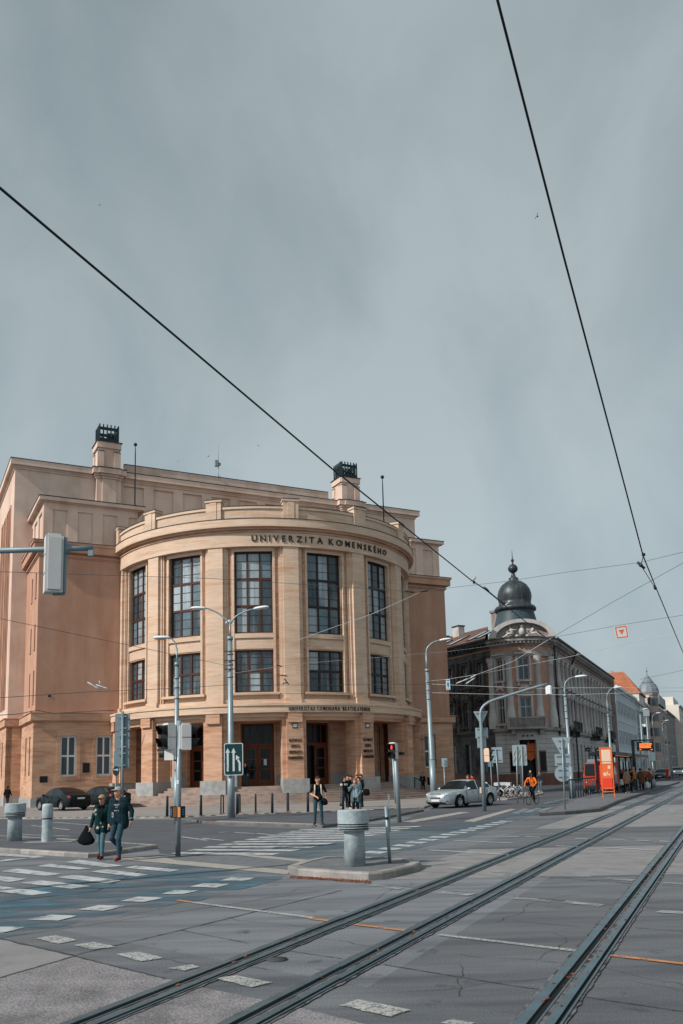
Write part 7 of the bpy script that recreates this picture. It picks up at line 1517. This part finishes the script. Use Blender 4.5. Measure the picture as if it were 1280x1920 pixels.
def person(label, loc, heading, H=1.75, pose=None, top='black', legs='jeans', shoe='black', sleeve=None, hair='dark', longhair=False, outer=None, outer_len=.86, open_front=False, bald=False, cap=None, glasses=None, group=None, voxel=.02, female=False, headturn=0.0, extra=None, forearm_skin=False, bulk=1.0):
    """local axes: x forward, y to the person's left, z up; joints for a 1.75 m figure, scaled to H"""
    t = thing('person', label, 'person', loc, heading, group); s = H / 1.75; P = dict(pel=(0, 0, .95), hl=(0, .085, .92), hr=(0, -.085, .92), kl=(.02, .095, .50), kr=(.02, -.095, .50), al=(-.01, .10, .085), ar=(-.01, -.10, .085), tl=(.15, .125, .035), tr=(.15, -.125, .035),
        ch=(0, 0, 1.27), nk=(0, 0, 1.46), sl=(0, .178, 1.405), sr=(0, -.178, 1.405), el=(-.03, .245, 1.13), er=(-.03, -.245, 1.13), wl=(.06, .25, .89), wr=(.06, -.25, .89), hd=(.02, 0, 1.605))
    if female: P.update(sl=(0, .158, 1.40), sr=(0, -.158, 1.40), el=(-.03, .215, 1.13), er=(-.03, -.215, 1.13))
    if pose: P.update(pose)
    P = {k: Vector(v) * s for k, v in P.items()}; b = s * bulk; caps = []
    def c(p, q_, r0, r1, tag_): caps.append((tuple(P[p] if isinstance(p, str) else p), tuple(P[q_] if isinstance(q_, str) else q_), r0 * s, r1 * s, tag_))
    up = (P['nk'] - P['pel']).normalized(); side = (P['sl'] - P['sr']).normalized()
    for sg_ in (1, -1):
        c(P['pel'] + side * .055 * s * sg_ - up * .0, P['pel'].lerp(P['ch'], .5) + side * .05 * s * sg_, .108 * bulk, .098 * bulk, 'top'); c(P['pel'].lerp(P['ch'], .5) + side * .05 * s * sg_, P['ch'] + side * .075 * s * sg_, .098 * bulk, .105 * bulk, 'top')
        c(P['ch'] + side * .075 * s * sg_, P['nk'] + side * .08 * s * sg_ - up * .07 * s, .105 * bulk, .07, 'top')
    c(P['nk'] + side * .09 * s - up * .05 * s, 'sl', .055, .062, 'top'); c(P['nk'] - side * .09 * s - up * .05 * s, 'sr', .055, .062, 'top')
    c('nk', P['nk'].lerp(P['hd'], .55), .056, .05, 'skin')
    for h_, k_, a_, t_ in (('hl', 'kl', 'al', 'tl'), ('hr', 'kr', 'ar', 'tr')):
        c(h_, k_, .092, .062, 'legs'); c(k_, a_, .066, .048, 'legs'); c(a_, t_, .044, .034, 'shoe'); c(P[a_] - (P[t_] - P[a_]).normalized() * .045 * s - Vector((0, 0, .04 * s)), t_, .036, .033, 'shoe')
    for sh_, e_, w_ in (('sl', 'el', 'wl'), ('sr', 'er', 'wr')):
        c(sh_, e_, .056, .043, 'sleeve'); c(e_, w_, .042, .029, 'fore')
        d = (P[w_] - P[e_]).normalized(); c(P[w_], P[w_] + d * .075 * s, .027, .030, 'skin')
    hd = P['hd']; f = Vector((cos(headturn), sin(headturn), 0)); hs = Vector((-f.y, f.x, 0))
    c(hd - Vector((0, 0, .03 * s)) + f * .0 * s, hd + Vector((0, 0, .055 * s)) - f * .012 * s, .076, .086, 'skin'); c(hd + f * .035 * s - Vector((0, 0, .07 * s)), hd + f * .045 * s - Vector((0, 0, .02 * s)), .045, .055, 'skin'); c(hd + f * .082 * s + Vector((0, 0, .012 * s)), hd + f * .10 * s - Vector((0, 0, .022 * s)), .010, .014, 'skin')
    for sg_ in (1, -1): c(hd + hs * .082 * s * sg_ + Vector((0, 0, .02 * s)), hd + hs * .084 * s * sg_ - Vector((0, 0, .02 * s)), .016, .012, 'skin')
    mt = {'top': 'cloth_' + top, 'legs': 'cloth_' + legs, 'shoe': 'cloth_' + shoe, 'sleeve': 'cloth_' + (sleeve or top), 'fore': 'skin' if forearm_skin else 'cloth_' + (sleeve or top), 'skin': 'skin'}
    body = fuse(caps, voxel * s, 'body', mt, t); me = body.data
    det = MB()                                               # fingers, eyes, mouth: joined to the same body mesh
    for e_, w_, sg_ in (('el', 'wl', 1), ('er', 'wr', -1)):
        d = (P[w_] - P[e_]).normalized(); q_ = P[w_] + d * .085 * s; w = d.cross(Vector((0, sg_, 0)))
        w = w.normalized() if w.length > .2 else Vector((1, 0, 0)); nrm = d.cross(w) * sg_
        for k, (o_, ln) in enumerate(((-.026, .058), (-.009, .074), (.009, .078), (.026, .070))):
            r = .0085 * s; p0 = q_ + w * o_ * s - d * .015 * s; p1 = p0 + d * ln * .55 * s + nrm * .006 * s; p2 = p1 + d * ln * .45 * s * .8 + nrm * .022 * s; det.tube([p0, p1, p2], [r, r * .95, r * .75], 6, 0)
        p0 = P[w_] + d * .03 * s + w * .026 * s; p1 = p0 + d * .03 * s + w * .022 * s; p2 = p1 + d * .03 * s + w * .004 * s + nrm * .012 * s; det.tube([p0, p1, p2], [.011 * s, .010 * s, .008 * s], 6, 0)
    for sg_ in (1, -1): det.sphere(hd + f * .083 * s + hs * .032 * s * sg_ + Vector((0, 0, .022 * s)), .011 * s, 1, 6, 4)
    det.obox(hd + f * .088 * s - Vector((0, 0, .052 * s)), hs * .022 * s, f * .006 * s, (0, 0, .006 * s), 2)
    dm_ = det.build('detail', ['skin', 'eye_dark', 'lip']); bmx = bmesh.new(); bmx.from_mesh(me); n0 = len(me.materials)
    for m_ in ('skin', 'eye_dark', 'lip'): me.materials.append(MATS[m_])
    for p_ in dm_.data.polygons: p_.material_index += n0
    bmx.from_mesh(dm_.data); bmx.to_mesh(me); bmx.free(); bpy.data.objects.remove(dm_)
    if not bald or cap:
        hb = MB(); o = Vector((hd.x, hd.y, hd.z)) - f * .014 * s + Vector((0, 0, .028 * s)); sp = MB(); sp.sphere((0, 0, 0), 1, 0, 20, 14); vs = []
        rx, ry, rz = .112 * s, .101 * s, .119 * s
        for x, y, z in sp.v: k = 1 + .05 * mnoise.noise(Vector((x * 3 + loc[0], y * 3, z * 3))); vs.append(o + f * (x * rx * k) + hs * (y * ry * k) + Vector((0, 0, z * rz * k)))
        if longhair: vs = [v - Vector((0, 0, .14 * s)) * max(0, -sp.v[i][2]) if (sp.v[i][2] < 0) else v for i, v in enumerate(vs)]
        fs = []
        for fc in sp.f:
            cx = sum(sp.v[i][0] for i in fc) / len(fc); cz = sum(sp.v[i][2] for i in fc) / len(fc)
            if cz > .30 or (cx < .12 and cz > -.25) or (cx < -.25 and cz > (-.55 if not longhair else -1.1)) or (longhair and cx < .25 and cz > -1.0 and abs(sum(sp.v[i][1] for i in fc) / len(fc)) > .6): fs.append(fc)
        if cap: fs = [fc for fc in fs if sum(sp.v[i][2] for i in fc) / len(fc) > .22 or False]
        hb.add(vs, fs, 0, True)
        if cap:
            e = hd + f * .07 * s + Vector((0, 0, .066 * s)); hb.tube([e - hs * .075 * s, e + f * .05 * s - hs * .05 * s, e + f * .078 * s, e + f * .05 * s + hs * .05 * s, e + hs * .075 * s], .010 * s, 6, 0); hb.obox(e + f * .025 * s - Vector((0, 0, .002)), f * .05 * s, hs * .065 * s, Vector((0, 0, .006 * s)) - f * 0, 0)
        hb.build('hair' if not cap else 'cap', ('hair_' + hair) if not cap else 'cloth_' + cap, t, fix=False)
        if cap:
            hb = MB(); fs = [fc for fc in sp.f if (lambda cx, cz: cx < .0 and -.6 < cz < .25)(sum(sp.v[i][0] for i in fc) / len(fc), sum(sp.v[i][2] for i in fc) / len(fc))]; hb.add([o + (v - o) * .96 for v in vs], fs, 0, True); hb.build('hair', 'hair_' + hair, t, fix=False)
    if glasses:
        g_ = MB()
        for sg_ in (1, -1): g_.obox(hd + f * .098 * s + hs * .034 * s * sg_ + Vector((0, 0, .02 * s)), hs * .029 * s, f * .005 * s, (0, 0, .021 * s)); g_.obox(hd + f * .045 * s + hs * .083 * s * sg_ + Vector((0, 0, .026 * s)), hs * .004 * s, f * .05 * s, (0, 0, .005 * s))
        g_.obox(hd + f * .10 * s + Vector((0, 0, .026 * s)), hs * .02 * s, f * .004 * s, (0, 0, .005 * s)); g_.build('sunglasses', glasses, t)
    if outer:                                                # a jacket worn over the body
        oc = []; dz = P['pel'].z - outer_len * s
        def k_(p, q_, r0, r1, tag_='j'): oc.append((tuple(p), tuple(q_), r0 * s, r1 * s, tag_))
        for sg_ in (1, -1):
            lo = P['pel'] + side * .075 * s * sg_ - up * max(0, dz); bk = -Vector((1, 0, 0)) * (.022 * s if open_front else 0); yo = side * (.035 * s * sg_ if open_front else 0)
            k_(lo + bk + yo, P['pel'].lerp(P['ch'], .5) + side * .065 * s * sg_ + bk + yo, .118 * bulk, .108 * bulk); k_(P['pel'].lerp(P['ch'], .5) + side * .065 * s * sg_ + bk + yo, P['ch'] + side * .085 * s * sg_ + bk + yo, .108 * bulk, .113 * bulk); k_(P['ch'] + side * .085 * s * sg_ + bk, P['nk'] + side * .09 * s * sg_ - up * .08 * s + bk, .112 * bulk, .072)
        for sh_, e_, w_ in (('sl', 'el', 'wl'), ('sr', 'er', 'wr')):
            k_(P[sh_], P[e_], .074, .060); k_(P[e_], P[e_].lerp(P[w_], .86), .060, .046); k_(P['nk'] + (P[sh_] - P['nk']) * .4 - up * .04 * s, P[sh_], .066, .074)
        k_(P['nk'] - up * .03 * s - Vector((.03 * s, 0, 0)), P['nk'] + up * .01 * s - Vector((.03 * s, 0, 0)), .072, .066)
        fuse(oc, voxel * s, 'jacket', {'j': 'cloth_' + outer}, t, 2)
    if extra: extra(t, P, s, f, hs)
    return t
def walk(a=.22, lift=.05, arm=.2):                          # mid stride: left foot ahead
    return dict(kl=(a * .62, .09, .51), al=(a, .09, .085), tl=(a + .16, .10, .05), kr=(-a * .25, -.09, .50), ar=(-a * 1.15, -.09, .13 + lift), tr=(-a * 1.15 + .12, -.10, .04 + lift * .3), el=(-arm * .6, .24, 1.14), wl=(-arm * .5, .25, .92), er=(arm * .3, -.24, 1.14), wr=(arm * 1.3, -.23, .95))
def bag(name, label, loc, w, h_, d, m='cloth_black', cat='bag', strap=None, taper=.55, prof=None):
    mb = MB(); n = 12; rings = []
    for k, (z, q_) in enumerate(prof or ((-h_, .72), (-h_ * .85, 1.0), (-h_ * .45, .92), (-h_ * .12, taper), (0, taper * .35))):
        rings.append([(loc[0] + cos(2 * pi * j / n) * w * q_ * .5 * (1 + .08 * sin(j * 3 + k)), loc[1] + sin(2 * pi * j / n) * d * q_ * .5, loc[2] + z + .01 * sin(j * 2 + k)) for j in range(n)])
    vs = [v for r in rings for v in r]; k = len(rings)
    mb.add(vs, [(i * n + j, i * n + (j + 1) % n, (i + 1) * n + (j + 1) % n, (i + 1) * n + j) for i in range(k - 1) for j in range(n)] + [tuple(range(n)), tuple(range((k - 1) * n, k * n))], 0, True)
    o = mb.build(name, m)
    return tag(o, label, cat)
def toWorld(t, v): c, s_ = cos(t.rotation_euler.z), sin(t.rotation_euler.z); return Vector((t.location.x + v.x * c - v.y * s_, t.location.y + v.x * s_ + v.y * c, t.location.z + v.z))

# the couple crossing
mat('flower_print', (0.32, 0.28, 0.27), 0.8, var=0.5, scale=22)
def wx(t, P, s, f, hs):
    mb = MB()                                                # pale flowers on the jacket and a dark scarf
    for (x, y, z, r) in ((.135, -.05, .86, .055), (.14, .10, .88, .03), (.10, -.13, 1.33, .05), (.06, -.19, 1.28, .05), (.11, -.12, 1.22, .035), (.14, .04, .98, .03)):
        c_ = Vector((x, y, z)) * s; n = Vector((1, y * 2.2, .1)).normalized(); a_ = n.orthogonal().normalized(); b_ = n.cross(a_); mb.plate([((r * (1 if k % 2 else .45)) * cos(k * pi / 5), (r * (1 if k % 2 else .45)) * sin(k * pi / 5)) for k in range(10)], c_, a_, b_, .012)
    mb.build('flower_print', 'flower_print', t); mb = MB()
    mb.tube([P['nk'] + Vector((cos(a) * .085, sin(a) * .10, -.045 + .02 * cos(a))) * s for a in [k * 2 * pi / 12 for k in range(13)]], .042 * s, 8); mb.tube([P['nk'] + Vector((.08, .05, -.06)) * s, P['nk'] + Vector((.14, .06, -.25)) * s, P['nk'] + Vector((.15, .07, -.42)) * s], [.04 * s, .045 * s, .04 * s], 8, flat=.5); mb.build('scarf', 'cloth_black', t)
p = G(190, 1613); WO = person('short haired elderly woman in a dark green flowered jacket carrying a black bag', (p.x, p.y, .01), radians(-101), 1.585, dict(walk(.10, .02, .05), er=(-.02, -.26, 1.13), wr=(.05, -.30, .86), el=(-.02, .22, 1.12), wl=(.02, .27, .90), kl=(.07, .06, .51), al=(.08, .06, .085), tl=(.23, .07, .035)), top='teal_dark', legs='jeans_pale', shoe='maroon', hair='blond', outer='teal_dark', outer_len=.80, glasses='eye_dark', voxel=.011, female=True, headturn=-.15, extra=wx, bulk=1.16, group='walking couple')
q_ = toWorld(WO, Vector((.07, -.32, .73))); o = bag('carrier_bag', "black cloth bag hanging from the elderly woman's hand", (q_.x - .05, q_.y, q_.z + .10), .42, .46, .12, prof=((-.47, .35), (-.44, .8), (-.38, 1.0), (-.25, .74), (-.1, .34), (0, .12)))
q_ = toWorld(WO, Vector((.10, .30, .80))); o = bag('camera_bag', 'small black and white camera bag between the walking couple', (q_.x, q_.y - .05, q_.z + .06), .16, .18, .12)
mat('shirt_print', (0.22, 0.26, 0.28), 0.8, var=0.6, scale=25, alpha=(28, .42, .5, 1))
def mx(t, P, s, f, hs):
    mb = MB()
    for (z0, z1, y0, y1) in ((1.24, 1.33, -.07, .08), (1.16, 1.19, -.06, .07), (1.02, 1.14, -.12, -.07)):
        mb.sheet([Vector(v) * s for v in ((.128, y0, z0), (.128, y1, z0), (.128, y1, z1), (.128, y0, z1))])
    mb.build('shirt_print', 'shirt_print', t, fix=False); mb = MB()
    for e_, w_ in (('el', 'wl'),): a, b = P[e_].lerp(P[w_], .72), P[e_].lerp(P[w_], .92); mb.tube([a, b], .058 * s, 10)
    mb.build('cuff', 'cloth_denim_mid', t)
p = G(222, 1615.5); MA = person('elderly man in a grey cap and dark denim jacket with red shoes, walking', (p.x, p.y, .01), radians(-104), 1.78, dict(pel=(.0, 0, .95), hl=(0, .085, .92), hr=(0, -.085, .92), kl=(.13, .07, .52), al=(.10, .07, .085), tl=(.26, .07, .04), kr=(.10, -.13, .53), ar=(-.27, -.09, .27), tr=(-.20, -.10, .13), el=(-.06, .31, 1.16), wl=(.02, .33, .93), er=(-.02, -.25, 1.13), wr=(.06, -.22, .87), ch=(.02, 0, 1.27), nk=(.03, 0, 1.46), hd=(.06, 0, 1.60)), top='navy', legs='jeans', shoe='red_dark', hair='grey', cap='grey', outer='denim_jacket', outer_len=.86, open_front=True, voxel=.011, headturn=-.45, extra=mx, bulk=1.17, group='walking couple')

def vest(t, P, s, f, hs):
    mb = MB()
    for sg_ in (1, -1): mb.tube([P['nk'] + Vector((-.05, .09 * sg_, -.02)) * s, P['nk'] + Vector((.07, .11 * sg_, -.03)) * s, P['ch'] + Vector((.135, .115 * sg_, .02)) * s, P['pel'] + Vector((.125, .13 * sg_, .10)) * s, P['pel'] + Vector((.05, .17 * sg_, .04)) * s], .028 * s, 6, flat=.5)
    mb.build('strap', 'cloth_beige', t); mb = MB(); mb.tube([P['sl'] + Vector((.03, -.05, .05)) * s, P['ch'] + Vector((.14, 0, 0)) * s, P['pel'] + Vector((.13, .16, .0)) * s], .014 * s, 6); mb.build('bag_strap', 'cloth_black', t)
p = G(598, 1547, .11); M2 = person('standing man in a black shirt, jeans and orange sunglasses at the kerb', (p.x, p.y, .11), radians(-86), 1.80, dict(el=(-.02, .30, 1.15), wl=(.06, .27, .92), er=(.0, -.29, 1.12), wr=(.19, -.07, 1.0), al=(-.01, .13, .085), tl=(.14, .17, .035), ar=(-.01, -.13, .085), tr=(.14, -.17, .035), kl=(.02, .115, .5), kr=(.02, -.115, .5)), top='black', legs='jeans', shoe='charcoal', hair='dark', glasses='button_yellow', voxel=.013, extra=vest, forearm_skin=True, bulk=1.08)
q_ = toWorld(M2, Vector((.10, .22, .98))); bag('shoulder_bag', 'black bag at the hip of the standing man with sunglasses', (q_.x, q_.y, q_.z), .26, .26, .14)
# woman in the denim jacket by the big bollard
p = GD(664, 37.5); person('woman in a blue denim jacket holding a hand to her face, behind the big bollard', (p.x, p.y, .10), radians(-95), 1.68, dict(er=(.06, -.26, 1.20), wr=(.16, -.10, 1.42), el=(.02, .24, 1.13), wl=(.13, .12, .96)), top='grey_blue', legs='black', shoe='charcoal', hair='ginger', outer='denim_mid', outer_len=.74, open_front=True, voxel=.015, female=True, headturn=.1)
# students on the plaza
SG = 'students talking on the plaza'
def st(u, dist, H, hdg, lab, **kw): p = GD(u, dist); return person(lab, (p.x, p.y, .09), radians(hdg), H, group=SG, voxel=.022, **kw)
def stripe(t, P, s, f, hs): mb = MB(); a = P['ch'] + Vector((0, 0, .03)) * s; mb.arc(a.x, a.y, 0, 360, .11 * s, .205 * s, a.z - .05 * s, a.z + .05 * s, step=20, ends=False); mb.v = [(x * .8, y, z) for x, y, z in mb.v]; mb.build('stripe', 'cloth_white', t)
st(644, 47, 1.78, -25, 'student in a black jacket with a white chest stripe, leftmost of the group', top='black', legs='charcoal', shoe='white', pose=dict(walk(.16), er=(.04, -.24, 1.16), wr=(.25, -.16, 1.14)), extra=stripe, hair='dark')
st(650, 50, 1.84, -60, 'dark dressed student whose head shows behind the striped jacket', top='black', legs='black', hair='dark')
st(656.5, 50.5, 1.80, -100, 'student in a dark top standing in the middle of the group', top='charcoal', legs='black', hair='dark', pose=dict(er=(.06, -.24, 1.15), wr=(.28, -.1, 1.2)))
st(668.5, 50.5, 1.86, -120, 'student in black at the rear of the group, brown haired', top='black', legs='jeans_dark', hair='brown')
q_ = st(675, 49.5, 1.86, -150, 'tall student in black carrying a black bag, rightmost of the group', top='black', legs='black', hair='dark')
st(671.5, 46, 1.72, 195, 'student in a grey blue hooded top and red shoes at the right of the group', top='denim_mid', legs='denim_mid', shoe='red', hair='dark', outer='denim_mid', outer_len=.85)
p = GD(684.5, 49); bag('shoulder_bag', 'black bag beside the rightmost student of the group', (p.x, p.y, 1.12), .38, .36, .14, taper=.9)
# people by the university walls
c = Vector((CX + cos(radians(-118.6)) * 11.6, sin(radians(-118.6)) * 11.6)); wv = uo + ux_ * c.x + uy_ * c.y
p = GD(460.5, wv.y); person('person in jeans at the portico door, partly behind the green lane sign', (p.x, p.y, 1.26), radians(-110), 1.75, top='black', legs='jeans', hair='dark', voxel=.022)
p = GD(791, 70); person('long haired woman in black standing right of the portico steps', (p.x, p.y, .25), radians(-100), 1.70, top='black', legs='black', hair='brown', longhair=True, voxel=.022, female=True, pose=dict(er=(.08, -.22, 1.14), wr=(.22, -.05, 1.2)))
mb = MB(); a = Pn(776, 1458, NV.dot(GD(776, 70))); b = Pn(789, 1465, NV.dot(GD(789, 70))); mb.tube([a, b], .05, 6); mb.tube([a, (a.x, a.y, .1)], .04, 6); mb.tube([b, (b.x, b.y, .1)], .04, 6); tag(mb.build('handrail', 'bollard_dark'), 'short dark handrail beside the portico steps', 'handrail')
p = GD(875.5, 60); person('woman with long light brown hair behind the silver car roof', (p.x, p.y, .02), radians(-95), 1.66, top='tan', legs='jeans', hair='ginger', longhair=True, voxel=.022, female=True)
p = GD(884, 61.5); person('person in a red jacket behind the silver car roof', (p.x, p.y, .02), radians(120), 1.78, top='red', legs='black', hair='dark', voxel=.022, sleeve='black')
p = GD(15.5, 69.3); person('dark dressed person walking along the wall at the left edge', (p.x, p.y, .09), radians(80), 1.66, walk(.15), top='black', legs='maroon', hair='dark', outer='black', voxel=.022)
p = GD(993.5, 72); person('balding man in dark clothes behind the cyclist, at the corner entrance', (p.x, p.y, .10), radians(-100), 1.80, top='black', legs='black', bald=True, voxel=.022)
p = GD(1010.5, 73); person('person in a black jacket and pale jeans standing right of the cyclist', (p.x, p.y, .10), radians(-130), 1.76, top='charcoal', legs='jeans_pale', shoe='white', hair='brown', voxel=.022, pose=dict(er=(.08, -.22, 1.14), wr=(.2, -.05, 1.3)))
# cyclist
wf, wr_ = G(991.5, 1510.5), G(1005, 1508.5); hdg = radians(-90 - 37); c = G(998.5, 1509.5); BK = bicycle('black bicycle ridden by the man in the orange jacket', (c.x, c.y, .012), hdg, 'bike_black')
def helm(t, P, s, f, hs): mb = MB(); mb.obox(P['hd'] + f * .075 * s - Vector((0, 0, .035 * s)), hs * .06 * s, f * .035 * s, Vector((0, 0, .04 * s))); mb.build('face_mask', 'cloth_black', t)
person('cyclist in a bright orange jacket and black trousers riding towards the viewer', (c.x, c.y, .012), hdg, 1.78, dict(pel=(-.20, 0, 1.0), hl=(-.19, .085, .98), hr=(-.19, -.085, .98), kl=(.16, .10, .70), al=(.0, .11, .27), tl=(.14, .12, .19), kr=(.08, -.10, .86), ar=(-.18, -.11, .54), tr=(-.04, -.12, .47), ch=(-.05, 0, 1.30), nk=(.07, 0, 1.46), sl=(.05, .20, 1.41), sr=(.05, -.20, 1.41), el=(.14, .34, 1.18), wl=(.31, .27, 1.03), er=(.14, -.34, 1.18), wr=(.31, -.27, 1.03), hd=(.15, 0, 1.60)), top='orange', legs='black', shoe='black', cap='charcoal', glasses='eye_dark', voxel=.014, extra=helm, bulk=1.06)
# people waiting for the tram
WG = 'people waiting at the tram stop'
def tw(u, dist, H, hdg, lab, **kw): p = GD(u, dist); return person(lab, (p.x, p.y, .16), radians(hdg), H, group=WG, voxel=.024, **kw)
tw(1173.5, 61, 1.66, 70, 'woman in a tan jacket with dark hair, nearest of those at the tram stop', top='tan', legs='black', shoe='white', hair='dark', outer='tan', outer_len=.78, female=True)
tw(1166.5, 63, 1.64, 20, 'person in dark clothes just left of the tan jacket at the tram stop', top='black', legs='black', hair='ginger', longhair=True, female=True)
tw(1188, 64, 1.80, 150, 'balding man in a mustard orange sweater and jeans at the tram stop', top='mustard', legs='jeans', shoe='white', hair='grey', bald=True, pose=dict(er=(.06, -.24, 1.12), wr=(.25, -.15, 1.05)), bulk=1.15)
tw(1181, 65, 1.66, 10, 'dark figure in front of the man in the mustard sweater', top='black', legs='charcoal', hair='dark')
tw(1200, 67, 1.68, 60, 'person in a long brown coat at the tram stop', top='brown', legs='black', hair='dark', outer='brown', outer_len=.62, female=True)
tw(1207, 70, 1.74, -120, 'man in a brown jacket facing the viewer at the tram stop', top='rust', legs='charcoal', bald=True)
tw(1217, 70, 1.68, 70, 'man in a dark brown jacket with a white bag, right end of the waiting group', top='brown', legs='black', hair='dark', outer='brown', outer_len=.72, bulk=1.12)
tw(1250.5, 118, 1.72, -90, 'person in red trousers and jacket far down the tram platform', top='red', legs='red', hair='dark')
p = GD(1163.5, 62.6); bag('shoulder_bag', 'white bag of the dark dressed person at the tram stop', (p.x, p.y, 1.1), .3, .42, .16, 'cloth_white', taper=.8)
p = GD(1224, 69.5); bag('shopping_bag', 'grey shopping bag of the man in the dark brown jacket', (p.x, p.y, .95), .34, .50, .2, 'cloth_grey', taper=.7)
p = GD(1211.5, 69); bag('shopping_bag', 'white shopping bag standing between two waiting people', (p.x, p.y, .78), .36, .5, .2, 'cloth_white', taper=.7)
